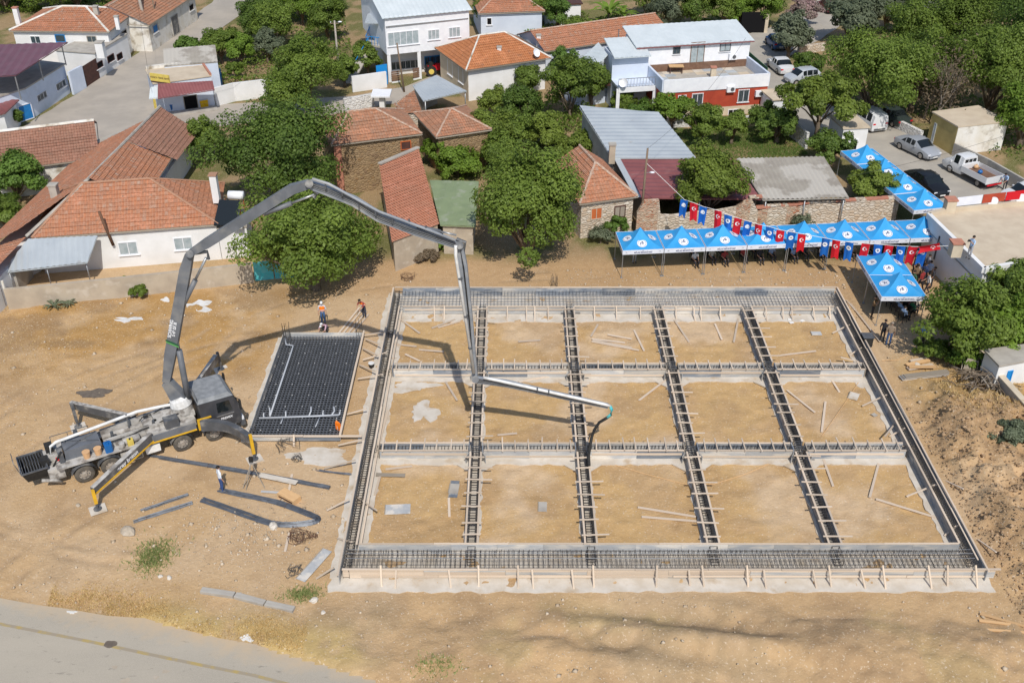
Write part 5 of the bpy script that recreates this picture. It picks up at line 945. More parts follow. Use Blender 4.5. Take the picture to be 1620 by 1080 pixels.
def mk_tent():
    root = thing('canopy_tent', 'x', 'tent'); hs = 1.49; ze, zp = 2.22, 3.3
    for k in range(4):
        a = k*math.pi/2; rot = Matrix.Rotation(a, 4, 'Z'); n = 8; rows = []
        for j in range(n+1):
            t = j/n; z = ze+(zp-ze)*(.42*t+.58*t**3)     # sagging hips
            rows.append([V((hs*(1-t)*s, -hs*(1-t), z-.10*math.sin(math.pi*min(1,t*1.0))*(1-abs(s))**.8*(1-t))) for s in (-1,-.6,-.2,.2,.6,1)])
        mb = MB(); vs_ = [rot @ p for r_ in rows for p in r_]; fs = []
        for j in range(n):
            for i in range(5): fs.append((j*6+i, j*6+i+1, (j+1)*6+i+1, (j+1)*6+i))
        mb.add(vs_, fs); o = part(mb, 'canopy_panel', mt['canopy'], root, True, fix=False)
        vb = MB(); p0, p1 = rot @ V((-hs,-hs,0)), rot @ V((hs,-hs,0)); vb.bar(p0+V((0,0,ze-.15)), p1+V((0,0,ze-.15)), .02, .34); vo = part(vb, 'valance', mt['valance'], root)
        e = link('emblem', EMB, o); slope = math.atan2(zp-ze, hs)*.66
        e.matrix_basis = rot @ Matrix.Translation((0, -hs*.60, ze+(zp-ze)*.205)) @ Matrix.Rotation(slope, 4, 'X')
        t = link('lettering', TXT, vo); t.matrix_basis = rot @ Matrix.Translation((0, -hs-.014, ze-.19)) @ Matrix.Rotation(R(90), 4, 'X')
        t = link('lettering', TXT2, vo); t.matrix_basis = rot @ Matrix.Translation((0, -hs-.014, ze-.06)) @ Matrix.Rotation(R(90), 4, 'X')
        for sx in (-1.22, 1.22):
            t = link('small_emblem', EMB, vo); t.matrix_basis = rot @ Matrix.Translation((sx, -hs-.01, ze-.15)) @ Matrix.Rotation(R(90), 4, 'X') @ Matrix.Scale(.3, 4)
        p = rot @ V((-hs+.03,-hs+.03,0)); part(MB().bar(p, p+V((0,0,ze-.02)), .045, .045), 'leg', mt['steel'], root); part(MB().box(p.x-.08,p.x+.08,p.y-.08,p.y+.08,0,.02), 'foot_plate', mt['steel'], root)
        tr = MB(); q0, q1 = rot @ V((-hs+.05,-hs+.05,ze-.1)), rot @ V((hs-.05,-hs+.05,ze-.1)); tr.bar(q0, q1, .03, .03); tr.bar(q0-V((0,0,.25)), (q0+q1)/2, .02, .02); tr.bar(q1-V((0,0,.25)), (q0+q1)/2, .02, .02); part(tr, 'truss', mt['steel'], root)
    part(MB().tube([(0,0,zp-.5),(0,0,zp-.02)], .02, 5), 'mast', mt['steel'], root)
    return root
tent0 = mk_tent(); tents = []
row_l, row_r = G(984.5,399.5,2.1), G(1376,383,2.1); dr = (row_r-row_l); per = dr.length/6; dr.normalize(); dn = V((-dr.y, dr.x, 0)); n7 = ('leftmost','second','third','fourth','fifth','sixth','seventh','eighth')
for i in range(8): c_ = row_l+dr*(per*(i+.5))+dn*1.5; tents.append((c_, math.atan2(dr.y,dr.x), 'sky blue canopy tent, %s from the left in the long front row' % n7[i] if i else 'sky blue canopy tent, leftmost in the long front row'))
tents[-1] = (tents[-1][0], tents[-1][1], 'sky blue canopy tent at the right end of the long row beside the wall')
a, b = G(1329,241,2.1), G(1446,336,2.1); dd = (b-a); pl = dd.length/4; dd.normalize(); dm = V((-dd.y, dd.x, 0))
for i in range(4): c_ = a+dd*(pl*(i+.5))+dm*1.5; tents.append((c_, math.atan2(dd.y,dd.x)+math.pi/2, 'sky blue canopy tent, %s in the slanting row beside the parking lot' % ('farthest','second farthest','third farthest','nearest')[i]))
a, b = G(1355,406,2.1), G(1394,472,2.1); dd = (b-a); pl = dd.length/2; dd.normalize(); dm = V((-dd.y, dd.x, 0))
for i in range(2): c_ = a+dd*(pl*(i+.5))+dm*1.5; tents.append((c_, math.atan2(dd.y,dd.x)+math.pi/2, ('sky blue canopy tent behind the hanging flags, back one of the pair by the foundation', 'sky blue canopy tent nearest the foundation with people seated under it')[i]))
for i, (c_, a, lab) in enumerate(tents):
    t = tent0 if i == 0 else copytree(tent0); t.location = (c_.x, c_.y, .01); t.rotation_euler = (0, 0, a); tag(t, lab, 'tent', 'sky blue canopy tents')
# ================================================================ utility pole, bunting
def pole(label, px, h, r=.12, mat='polewood', lean=(0,0), lamp=None, name='utility_pole', arm=True):
    p = G(*px); root = thing(name, label, 'pole', p, world=True); top = p+V((lean[0],lean[1],h)); part(MB().tube([p-V((0,0,.3)), top], [r*1.15, r*.75], 8), 'shaft', mt[mat], root, True)
    if arm: part(MB().bar(top+V((-.5,0,-.3)), top+V((.5,0,-.3)), .08, .08), 'crossarm', mt['polewood'], root); [part(MB().tube([top+V((x,0,-.26)), top+V((x,0,-.1))], .035, 6), 'insulator', mt['palewhite'], root) for x in (-.42,.42)]
    if lamp: part(MB().bar(p+V((0,0,lamp)), p+V((.5,-.1,lamp+.1)), .03, .03), 'lamp_arm', mt['steel'], root); part(MB().sphere((p.x+.6,p.y-.12,p.z+lamp+.1), .22, .12, .08), 'lamp_head', mt['palewhite'], root, True)
    return top
pt = pole('dark wooden utility pole with a small lamp beside the stone hut', (1012,365), 6.9, .1, lean=(.15,0), lamp=4.9, arm=False)
p2 = pole('leaning weathered wooden pole by the long old house up the street', (238,72), 8.5, .2, 'polecon', (-.6,.4)); p3 = pole('thin wooden pole with a blue bin at its foot up the street', (253,65), 6.5, .1, arm=False)
p4 = pole('thin wooden pole in front of the brown slatted gates', (640,146), 5.2, .1, lean=(-.5,0), arm=False); p5 = pole('grey concrete lamp pole among the garden trees left of the big white house', (537,120), 6.0, .12, 'polecon', lamp=5.8); p6 = pole('dark steel pole beside the porch of the red house', (975,122), 5.2, .07, 'trucksteel', arm=False)
r_ = thing('barrel', 'blue plastic barrel at the foot of the thin pole up the street', 'barrel', G(258,66)); part(MB().tube([(0,0,0),(0,0,.25),(0,0,.65),(0,0,.9)], [.27,.31,.31,.27], 12), 'body', mt['blueplastic'], r_, True); part(MB().tube([(0,0,.9),(0,0,.95)], .29, 12), 'rim', mt['blueplastic'], r_)
def cable(label, a, b, sag, r=.012):
    a = V(a); b = V(b); pts = [a+(b-a)*(k/14)-V((0,0,sag*4*(k/14)*(1-k/14))) for k in range(15)]; o = part(MB().tube(pts, r, 4), 'overhead_cable', mt['black'], None); tag(o, label, 'cable')
cable('overhead cable crossing the street from the thin pole to the corner shop', p2, G(238,140,3.4), .8); cable('overhead cable from the utility pole over the metal sheds', pt, G(1180,60,8), 1.0); cable('overhead cable over the garden trees towards the concrete lamp pole', p5, G(300,100,6), 1.2); cable('overhead cable sagging across the parking lot at the right edge', G(1340,280,4.5), G(1660,190,6.5), .4)
def flag_mesh(kind, seed):
    rr_ = random.Random(seed); w_, h_ = .58, 1.5; mb = MB(); n = 6; ph = rr_.uniform(0,6)
    def pt_(s, t): return V(((s-.5)*w_*(1-.12*t)+.10*math.sin(ph)*t, .09*math.sin(3.0*t+ph+2*s)*t+.04*math.sin(6*s+ph), -h_*t))
    for j in range(n):
        for i in range(4):
            s0, s1, t0, t1 = i/4, (i+1)/4, j/n, (j+1)/n; q = [pt_(s0,t0), pt_(s1,t0), pt_(s1,t1), pt_(s0,t1)]
            if j == n-1:       # swallow tail
                e = lambda s: 1-.16*(1-abs(2*s-1)); q[2] = pt_(s1, e(s1)); q[3] = pt_(s0, e(s0))
            mb.face(q)
    a = MB(); a.mi = 0; off = V((0,-.018,0))
    if kind == 'red':
        k = 16
        for i in range(k):
            t0, t1 = 6.2832*i/k+.5, 6.2832*(i+1)/k+.5
            def ring(t): return (.15*math.cos(t), .15*math.sin(t)), (.05+.115*math.cos(t), .0+.115*math.sin(t))
            (o0, i0_), (o1, i1_) = ring(t0), ring(t1); a.face([pt_(.5+p[0]/w_, .30-p[1]/h_)+off for p in (o0, o1, i1_, i0_)])
        for i in range(5): t = 6.2832*i/5; a.face([pt_(.5+(.1+.07*math.cos(t+d_)*r_)/w_, .30-.07*math.sin(t+d_)*r_/h_)+off for d_, r_ in ((-.63,.4),(0,1),(.63,.4),(3.14,.01))])
    else:
        a.face([pt_(.5+.17*math.cos(6.2832*i/18)/w_, .30-.17*math.sin(6.2832*i/18)/h_)+off for i in range(18)])
        a.mi = 1; [a.face([pt_(.5+(x+dx)/w_, .30-(y+dy)/h_)+off*1.5 for dx, dy in ((-.02,-.04),(.02,-.04),(.025,.05),(-.015,.05))]) for x, y in ((-.06,0),(0,.03),(.06,-.01))]
    return mb, a
fl_px = [(1083,316,'b'),(1098,321,'r'),(1113,327,'b'),(1136,333,'r'),(1152,340,'b'),(1168,345,'r'),(1184,350,'b'),(1200,355,'r'),(1218,359,'b'),(1235,364,'r'),(1253,367,'b'),(1269,370,'r'),(1307,377,'b'),(1323,380,'r'),(1344,383,'b'),(1370,385,'r'),(1390,386.5,'b'),(1407,388,'r'),(1426,389,'b'),(1445,390,'r'),(1462,390.5,'b')]
ra, rb = V((pt.x+1.2, pt.y-.3, 5.0)), None
q1_, q2_ = G(1083,316,4.6), G(1500,392,3.6)
rp = thing('bunting_rope', 'thin rope of flags strung from the hut to the flat roof building above the tents', 'rope', pt, world=True)
def rope_at(px, py):    # the rope hangs in one vertical plane from the pole to the building
    return onwall(V((13,70,0)), V((29,63.5,0)), px, py)
rpts = [pt-V((0,0,1.2))]+[rope_at(x, y) for x, y, _ in fl_px]+[rope_at(1500,389)]
part(MB().tube(rpts, .02, 4), 'line', mt['paper'], rp)
pd = V((16,-6.5,0)).normalized(); cnt = {'r': 0, 'b': 0}; ordn = ('first','second','third','fourth','fifth','sixth','seventh','eighth','ninth','tenth','eleventh')
for i, (x, y, k) in enumerate(fl_px):
    p = rope_at(x, y); nm = 'red' if k == 'r' else 'blue'; mb, a = flag_mesh(nm, i); lab = ('red crescent flag, %s red one from the left on the bunting rope' if k == 'r' else 'blue flag with a white disc, %s blue one from the left on the rope') % ordn[cnt[k]]; cnt[k] += 1
    f = thing('flag', lab, 'flag', p-V((0,0,.01)), math.atan2(pd.y,pd.x)+random.uniform(-.25,.25), nm+' flags on the bunting rope'); part(mb, 'cloth', mt['flag'+nm], f, True, fix=False); part(a, 'emblem', [mt['flagwhite'], mt['navy']], f, fix=False)
f = thing('flag', 'red flag blown flat at the right end of the bunting rope', 'flag', rope_at(1487,389), 0, 'red flags on the bunting rope'); mb, a = flag_mesh('red', 77); part(mb, 'cloth', mt['flagred'], f, True, fix=False); part(a, 'emblem', [mt['flagwhite'], mt['navy']], f, fix=False); f.rotation_euler = (.3, 1.2, .2)
# ================================================================ concrete pump truck
TO = V((-23.7,44.4,0)); TA = math.atan2(.508,.861); TM = Matrix.Translation(TO) @ Matrix.Rotation(TA, 4, 'Z'); TMi = TM.inverted()
tk = thing('concrete_pump_truck', 'dusty charcoal concrete pump truck with long folding boom and yellow outriggers', 'truck', TO, TA)
def L(px, py, z): return TMi @ G(px, py, z)           # photo point at height z, in truck coordinates
P_ = lambda mb, name, mat, parent=None, sm_=False: part(mb, name, mt[mat], parent or tk, sm_)
P_(MB().box(-1.2,8.6,-.42,-.3,.85,1.12).box(-1.2,8.6,.3,.42,.85,1.12), 'chassis_rail', 'trucksteel')
def wheel(x, y, r=.53, w_=.3, front=True):
    s = -1 if y < 0 else 1; mb = MB(); prof = ((-w_/2,.6*r),(-w_/2,.9*r),(-w_/2+.04,r),(w_/2-.04,r),(w_/2,.9*r),(w_/2,.6*r)); n = 22; vs_ = []; fs = []
    for yy, rad in prof:
        for k in range(n): t = 6.2832*k/n; vs_.append((x+rad*math.cos(t), y+yy, r+rad*math.sin(t)))
    for j in range(len(prof)-1):
        for k in range(n): fs.append((j*n+k, j*n+(k+1) % n, (j+1)*n+(k+1) % n, (j+1)*n+k))
    wh = P_(MB().tube([(x,y+s*w_*.1,r),(x,y+s*w_*.32,r)], .6*r, 20), 'wheel', 'rim'); part(mb.add(vs_, fs), 'tyre', mt['tyre'], wh, True); part(MB().tube([(x,y+s*w_*.3,r),(x,y+s*(w_*.5+.02),r)], [.3*r,.22*r], 12), 'hub', mt['rim'], wh)
    for k in range(8): t = 6.2832*k/8; part(MB().tube([(x+.44*r*math.cos(t),y+s*w_*.32,r+.44*r*math.sin(t)),(x+.44*r*math.cos(t),y+s*w_*.4,r+.44*r*math.sin(t))], .03, 5), 'lug_nut', mt['trucksteel'], wh)
for x in (0, 1.37, 5.3, 7.15):
    for y in (-1.08, 1.08): wheel(x, y)
for x in (0, 1.37, 5.3, 7.15):
    for y in (-1.08, 1.08):
        mb = MB(); 
        for k in range(7): t0, t1 = R(15+150*k/7), R(15+150*(k+1)/7); mb.add([(x+.66*math.cos(t0),y-.2,.53+.66*math.sin(t0)),(x+.66*math.cos(t1),y-.2,.53+.66*math.sin(t1)),(x+.66*math.cos(t1),y+.2,.53+.66*math.sin(t1)),(x+.66*math.cos(t0),y+.2,.53+.66*math.sin(t0))], [(0,1,2,3)])
        P_(mb, 'mudguard', 'trucksteel')
# deck, tanks and side boxes
P_(MB().box(-1.25,3.4,-1.2,-.55,1.28,1.36), 'side_deck', 'splash'); P_(MB().box(-1.25,3.4,.55,1.2,1.28,1.36), 'side_deck', 'splash')
mb = MB(); mb.add([(-.7,-.62,1.3),(1.3,-.62,1.3),(1.3,.5,1.3),(-.7,.5,1.3),(-.65,-.58,1.95),(1.22,-.58,1.95),(1.22,.45,1.95),(-.65,.45,1.95)], [(3,2,1,0),(4,5,6,7),(0,1,5,4),(1,2,6,5),(2,3,7,6),(3,0,4,7)]); wt = P_(mb, 'water_box', 'boom')
for a, b in (((-.6,-.5),(1.15,.4)),((-.6,.4),(1.15,-.5))): P_(MB().bar((a[0],a[1],1.96),(b[0],b[1],1.96),.08,.05), 'lid_rib', 'trucksteel', wt)
P_(MB().tube([(1.4,.35,1.45),(4.6,.35,1.45)], .17, 10), 'pump_cylinder', 'splash', None, True); P_(MB().tube([(1.4,-.15,1.45),(4.6,-.15,1.45)], .17, 10), 'pump_cylinder', 'splash', None, True)
P_(MB().bar((1.5,-.5,1.6),(4.9,-.62,1.75),.1,.5), 'side_panel', 'splash'); P_(MB().tube([(2.3,-.75,1.55),(3.2,-.75,1.55)], .22, 10), 'oil_tank', 'splash', None, True); P_(MB().bar((1.4,.62,1.6),(4.9,.75,1.7),.08,.45), 'side_panel', 'splash')
P_(MB().prism([(3.6,-1.0),(5.0,-1.15),(6.3,-.9),(6.3,.9),(5.0,1.15),(3.6,1.0)], 1.25, 1.72), 'outrigger_frame', 'splash'); P_(MB().box(4.2,6.4,-.55,.55,1.72,2.0), 'turret_base', 'splash')
P_(MB().box(4.6,5.35,-1.15,-.6,1.74,2.25), 'tool_box', 'trucksteel')
P_(MB().box(3.3,4.1,-1.2,-.62,.55,1.0), 'fuel_tank', 'whitesplash'); mb = MB()
for z in (.5,.85): mb.bar((2.0,-1.2,z),(3.1,-1.2,z),.05,.06)
for x in (2.0,2.55,3.1): mb.bar((x,-1.2,.5),(x,-1.2,.88),.05,.05)
P_(mb, 'side_guard', 'steel'); P_(MB().box(2.0,3.1,-1.1,-.7,.55,1.0), 'battery_box', 'splash')
# hopper
hp = P_(MB().add([(-2.75,-.62,.75),(-1.75,-.62,.75),(-1.75,.62,.75),(-2.75,.62,.75),(-2.95,-.85,1.45),(-1.65,-.85,1.45),(-1.65,.85,1.45),(-2.95,.85,1.45)], [(3,2,1,0),(0,1,5,4),(1,2,6,5),(2,3,7,6),(3,0,4,7)]), 'hopper', 'black')
P_(MB().bar((-2.95,-.85,1.47),(-1.65,-.85,1.47),.08,.08).bar((-2.95,.85,1.47),(-1.65,.85,1.47),.08,.08).bar((-2.95,-.85,1.47),(-2.95,.85,1.47),.08,.08).bar((-1.65,-.85,1.47),(-1.65,.85,1.47),.08,.08), 'hopper_rim', 'trucksteel', hp)
mb = MB()
for k in range(9): x = -2.85+k*.14; mb.bar((x,-.8,1.42),(x,.8,1.42),.03,.03)
P_(mb, 'hopper_grid', 'trucksteel', hp); P_(MB().bar((-2.98,-.8,1.5),(-3.15,-.8,2.3),.04,.04).bar((-3.15,-.8,2.3),(-3.15,.3,2.2),.04,.04), 'splash_guard', 'trucksteel', hp)
P_(MB().box(-1.7,-.9,-.9,-.2,.55,1.25).box(-1.65,-1.0,-.15,.6,.9,1.6), 'pump_valve', 'splash'); P_(MB().tube([(-2.1,-.9,.8),(-1.5,-1.1,.7),(-1.2,-1.0,.4)], .1, 7), 'outlet_pipe', 'splash', None, True); P_(MB().box(-1.0,-.75,-.75,-.1,1.3,2.0), 'control_box', 'trucksteel')
P_(MB().tube([(-1.35,.1,1.5),(-1.2,.15,2.0),(-.9,.2,2.15),(3.5,.35,2.45),(5.0,.2,2.4),(5.7,0,2.4)], .09, 10), 'delivery_pipe', 'pipewhite', None, True); P_(MB().bar((2.9,.3,1.4),(2.9,.3,2.5),.08,.08), 'pipe_bracket', 'trucksteel'); P_(MB().bar((-.5,.2,1.9),(-.5,.2,2.2),.08,.08), 'pipe_bracket', 'trucksteel')
# cab
cab = P_(MB().add([(6.55,-1.22,.95),(8.75,-1.22,.75),(8.75,1.22,.75),(6.55,1.22,.95),(6.55,-1.22,2.75),(8.5,-1.2,2.7),(8.5,1.2,2.7),(6.55,1.22,2.75),(8.85,-1.18,1.75),(8.85,1.18,1.75)], [(3,2,1,0),(0,1,8,5,4),(1,2,9,8),(2,3,7,6,9),(3,0,4,7),(5,8,9,6),(4,5,6,7)]), 'cab', 'cabpaint')
P_(MB().add([(6.5,-1.2,2.74),(8.52,-1.18,2.69),(8.52,1.18,2.69),(6.5,1.2,2.74),(6.62,-1.05,2.95),(8.3,-1.02,2.92),(8.3,1.02,2.92),(6.62,1.05,2.95)], [(4,5,6,7),(0,1,5,4),(1,2,6,5),(2,3,7,6),(3,0,4,7)]), 'cab_roof', 'cabroof', cab)
P_(MB().add([(8.54,-1.1,2.6),(8.54,1.1,2.6),(8.86,1.08,1.82),(8.86,-1.08,1.82),(8.57,-1.1,2.62),(8.57,1.1,2.62),(8.89,1.08,1.82),(8.89,-1.08,1.82)], [(0,1,2,3),(7,6,5,4),(0,4,5,1),(1,5,6,2),(2,6,7,3),(3,7,4,0)]), 'windscreen', 'carglass', cab)
for s in (-1, 1):
    d_ = P_(MB().box(7.35,8.5,s*1.225 if s > 0 else -1.24,1.24 if s > 0 else -1.225,1.0,2.6), 'door', 'cabpaint', cab); 
    part(MB().add([(7.5,s*1.245,1.85),(8.35,s*1.245,1.78),(8.22,s*1.245,2.52),(7.5,s*1.245,2.52),(7.5,s*1.255,1.85),(8.35,s*1.255,1.78),(8.22,s*1.255,2.52),(7.5,s*1.255,2.52)], [(3,2,1,0),(4,5,6,7),(0,1,5,4),(1,2,6,5),(2,3,7,6),(3,0,4,7)]), 'side_window', mt['carglass'], cab)
    part(MB().bar((7.4,s*1.255,1.62),(8.4,s*1.255,1.62),.02,.05), 'door_trim', mt['steel'], cab); part(MB().box(7.3,8.4,min(s*1.26,s*1.1),max(s*1.26,s*1.1),.62,.78), 'step', mt['steel'], cab)
    part(MB().bar((8.6,s*1.25,2.55),(8.75,s*1.5,2.5),.04,.04), 'mirror_arm', mt['black'], cab); part(MB().box(8.7,8.8,min(s*1.42,s*1.62),max(s*1.42,s*1.62),1.9,2.5), 'mirror', mt['black'], cab); part(MB().box(8.78,8.92,min(s*.75,s*1.15),max(s*.75,s*1.15),.85,1.05), 'headlight', mt['palewhite'], cab)
part(MB().box(8.7,8.95,-1.2,1.2,.5,.82), 'bumper', mt['trucksteel'], cab); part(MB().box(8.86,8.9,-.8,.8,1.1,1.65), 'grille', mt['black'], cab)
put_text('PREMIX', .2, mt['palewhite'], cab, (7.95,-1.245,1.38), (1,0,0), (0,0,1), .006)
mb = MB()
for y in (-1.1, 1.1): mb.bar((6.5,y,2.95),(6.5,y,3.15),.04,.04)
P_(mb.bar((6.5,-1.1,3.15),(6.5,1.1,3.15),.05,.05), 'roof_rail', 'trucksteel', cab)
# side panel with hazard-yellow edge, front right swing arm
P_(MB().bar((3.6,-1.22,1.45),(6.2,-1.22,1.45),.06,.42), 'side_skirt', 'boom'); P_(MB().bar((3.6,-1.27,1.23),(6.2,-1.27,1.23),.05,.08), 'skirt_edge', 'yellow'); P_(MB().box(6.3,6.42,-1.3,-1.2,1.1,1.75).box(6.3,7.1,-1.3,-1.2,1.75,1.83), 'arm_bracket', 'yellow')
a0 = V((6.45,-1.35,1.5)); a1 = L(395,693,1.5); mid = (a0+a1)/2; dv = (a1-a0).normalized(); nv = V((dv.y,-dv.x,0)); nv = nv if nv.y > 0 else -nv
arc = [a0+(a1-a0)*t+V((.25,.42,0))*math.sin(math.pi*t)*1.0 for t in np.linspace(0,1,10)]
mb = MB(); vs_ = []; fs = []
for i, p in enumerate(arc):
    d_ = (arc[min(i+1,9)]-arc[max(i-1,0)]).normalized(); s_ = V((-d_.y,d_.x,0))*.16; h_ = .36-.1*i/9
    vs_ += [p-s_-V((0,0,h_)), p+s_-V((0,0,h_)), p+s_+V((0,0,h_*.8)), p-s_+V((0,0,h_*.8))]
for i in range(9):
    for k in range(4): fs.append((i*4+k, i*4+(k+1) % 4, i*4+4+(k+1) % 4, i*4+4+k))
fs += [(3,2,1,0), (36,37,38,39)]; og = P_(mb.add(vs_, fs), 'front_outrigger', 'trucksteel')
def out_leg(base, px, zt_, og, yl=True):
    g_ = L(px[0], px[1], 0); P_(MB().bar((g_.x,g_.y,.45),(g_.x+(base.x-g_.x)*.3,g_.y+(base.y-g_.y)*.3,zt_),.17,.17), 'leg_sleeve', 'yellow' if yl else 'trucksteel', og); P_(MB().tube([(g_.x,g_.y,.06),(g_.x,g_.y,.6)], .06, 8), 'leg_ram', 'trucksteel', og); P_(MB().tube([(g_.x,g_.y,.05),(g_.x,g_.y,.1)], .22, 10), 'leg_foot', 'trucksteel', og); return g_
g1 = out_leg(a1, (403,727), 1.75, og)
# rear right, rear left, front left arms
def arm(a, b, h0, h1, w_, name, edge=None):
    a = V(a); b = V(b); d_ = (b-a); n3 = V((-d_.y,d_.x,0)).normalized(); o = P_(MB().beam([a, b], [h0, h1], w_, n3), name, 'trucksteel'); top = P_(MB().beam([a+V((0,0,h0/2+.02)), b+V((0,0,h1/2+.02))], [.03,.03], w_*.96, n3), 'arm_top', 'splash', o)
    if edge: s_ = n3*(-w_/2-.02 if n3.y > 0 else w_/2+.02); P_(MB().beam([a-V((0,0,h0/2-.04))+s_, b-V((0,0,h1/2-.04))+s_], [.09,.09], .03, n3), 'arm_edge', edge, o)
    return o, n3
b1 = L(147,776,1.15); o2, n3 = arm((3.75,-1.1,1.55), b1, .55, .4, .26, 'rear_outrigger', 'yellow'); g2 = out_leg(b1, (155,806), 1.3, o2)
dA = (b1-V((3.75,-1.1,1.55))).normalized(); sN = n3 if n3.y < 0 else -n3; put_text('eray beton', .36, mt['palewhite'], o2, V((3.75,-1.1,1.57))+dA*2.0+sN*.135, -dA, (0,0,1), .01)
b2 = L(113,640,1.2); o3, n3 = arm((3.4,1.0,1.5), b2, .5, .4, .24, 'rear_outrigger'); g3 = out_leg(b2, (124,676), 1.6, o3, False)
b3 = L(342,566,1.2); o4, n3 = arm((6.3,1.2,1.5), b3, .55, .45, .26, 'front_outrigger'); g4 = out_leg(b3, (350,585), 1.4, o4, False)
for g_, lab in ((g1,'front right'),(g2,'rear right'),(g3,'rear left'),(g4,'front left')):
    p = TM @ V((g_.x,g_.y,0)); pd_ = thing('outrigger_pad', 'square pale pad under the %s outrigger foot of the pump truck' % lab, 'pad', (p.x,p.y,0), TA, 'pads under the outrigger feet'); part(MB().box(-.42,.42,-.36,.36,0,.05), 'board', mt['blind'], pd_); part(MB().bar((-.2,.3,.05),(.2,.3,.05),.03,.04), 'handle', mt['steel'], pd_)
# pedestal and boom (in one vertical plane)
ped = TM @ V((5.85,0,0)); BH = R(-4); bn_ = V((-math.sin(BH), math.cos(BH), 0))
tkw = Matrix.Translation((0,0,0))
def onpl(px, py, off=0):
    C0 = V((0,0,H)); d_ = ray(px, py); P0 = ped+bn_*off; return C0+d_*((P0-C0).dot(bn_)/d_.dot(bn_))
def W_(mb, name, mat, parent=None, sm_=False):
    o = part(mb, name, mt[mat], parent or tk, sm_)
    if parent is None: o.matrix_parent_inverse = TMi
    return o
turret = W_(MB().tube([ped+V((0,0,1.9)), ped+V((0,0,2.35))], [.62,.58], 20), 'turret', 'splash', None); W_(MB().tube([ped+V((0,0,2.35)), ped+V((-.05,0,2.75)), ped+V((-.1,0,2.85))], [.62,.55,.4], 18), 'turret_cap', 'whitesplash', turret)
f0 = onpl(264,603); W_(MB().beam([ped+V((0,0,2.7)), f0], [.9,.5], .5, bn_), 'turret_head', 'boom', turret)
J1, J2, J3, J4, J5 = onpl(300,402), onpl(489,291), onpl(727,388), onpl(752,600), onpl(962,642)
def up_(a, b): d_ = (b-a).normalized(); u = bn_.cross(d_); return u
s1 = W_(MB().beam([f0, onpl(270,560), onpl(294,425), J1], [.40,.60,.56,.40], .38, bn_), 'boom_section', 'boom')
e2 = onpl(312,393); s2 = W_(MB().beam([onpl(300,401), onpl(328,384), onpl(462,299), J2], [.30,.48,.48,.40], .34, bn_), 'boom_section', 'boom'); s2['label'] = 'second boom section, dark and sloping up to the peak'
s3 = W_(MB().beam([J2, onpl(515,300), onpl(560,318), onpl(600,343), onpl(660,366), J3], [.40,.45,.46,.45,.40,.36], .30, bn_), 'boom_section', 'boomlight'); s4 = W_(MB().beam([J3, onpl(733,420), onpl(742,500), J4], [.36,.40,.36,.28], .28, bn_), 'boom_section', 'boomlight')
s5 = W_(MB().beam([J4, onpl(800,606), J5], [.32,.34,.2], .26, bn_), 'boom_section', 'boomlight')
def pipe(pts, r, par, mat='pipewhite'): W_(MB().tube(pts, r, 8), 'delivery_pipe', mat, par, True)
o_ = -bn_*.34; o_n = -bn_
pipe([onpl(494,283,-.3), onpl(520,291,-.3), onpl(600,335,-.3), onpl(668,360,-.3), onpl(720,380,-.3)], .075, s3, 'boomlight'); pipe([onpl(721,388,-.35), onpl(721,405,-.35), onpl(750,590,-.35)], .085, s4); pipe([onpl(765,597,-.3), onpl(790,602,-.3), onpl(955,639,-.3), onpl(965,642,-.2)], .085, s5)
for px, py, par, m_ in ((300,402,s1,'boom'),(489,291,s2,'boom'),(727,388,s3,'boomlight'),(752,600,s4,'boomlight')): W_(MB().tube([onpl(px,py,-.34), onpl(px,py,.34)], .2, 14), 'joint_pin', 'trucksteel', par)
def cyl(a, b, par, r=.13, f=.55):
    a = V(a); b = V(b); m_ = a+(b-a)*f; c = W_(MB().tube([a, m_], r, 10), 'hydraulic_cylinder', 'boom', par, True); W_(MB().tube([m_, b], r*.5, 8), 'cylinder_rod', 'steel', c, True) if False else W_(MB().tube([m_, b], r*.5, 8), 'cylinder_rod', 'steel', par, True)
cyl(ped+V((.45,0,2.75)), onpl(277,520,0), s1, .17, .7); cyl(onpl(284,494,-.0), onpl(326,408,0), s1, .14, .6); W_(MB().tube([onpl(290,490), onpl(304,404)], .06, 6), 'link_rod', 'boom', s1); cyl(onpl(418,338), onpl(497,308), s2, .13, .55); cyl(onpl(660,358,0), onpl(722,372,0), s3, .1, .6)
for pts in (((300,402),(328,398),(330,410)),): W_(MB().tube([onpl(*p) for p in pts], .09, 6), 'linkage', 'trucksteel', s2)
W_(MB().tube([onpl(489,291), onpl(503,306), onpl(497,312)], .12, 6), 'linkage', 'trucksteel', s3); W_(MB().tube([onpl(722,378), onpl(736,383), onpl(733,398)], .09, 6), 'linkage', 'trucksteel', s4)
for k in range(8): t = k/7; p = onpl(515+(700-515)*t, 296+(372-296)*t+(10 if .2 < t < .7 else 0), -.3); W_(MB().tube([p-V((0,0,.12)), p+V((0,0,.12))], .05, 5), 'pipe_clamp', 'trucksteel', s3)
for px, py in ((728,440),(737,500),(744,550)): p = onpl(px,py,-.35); W_(MB().tube([p-V((0,0,.05)), p+V((0,0,.05))], .12, 8), 'pipe_clamp', 'trucksteel', s4)
for px, py in ((850,616),(868,620)): p = onpl(px,py,-.3); W_(MB().tube([p-V((.04,0,0)), p+V((.04,0,0))], .12, 8), 'pipe_clamp', 'trucksteel', s5)
hs_ = [onpl(965,642,-.1), onpl(968,648,-.1), onpl(966,656,-.1)]; h1_ = [hs_[-1], onpl(958,662,-.1), onpl(948,668,-.1), onpl(940,680,-.1), onpl(936,692,-.1)]; hz = h1_[-1]; e_ = G(932,736,.75)
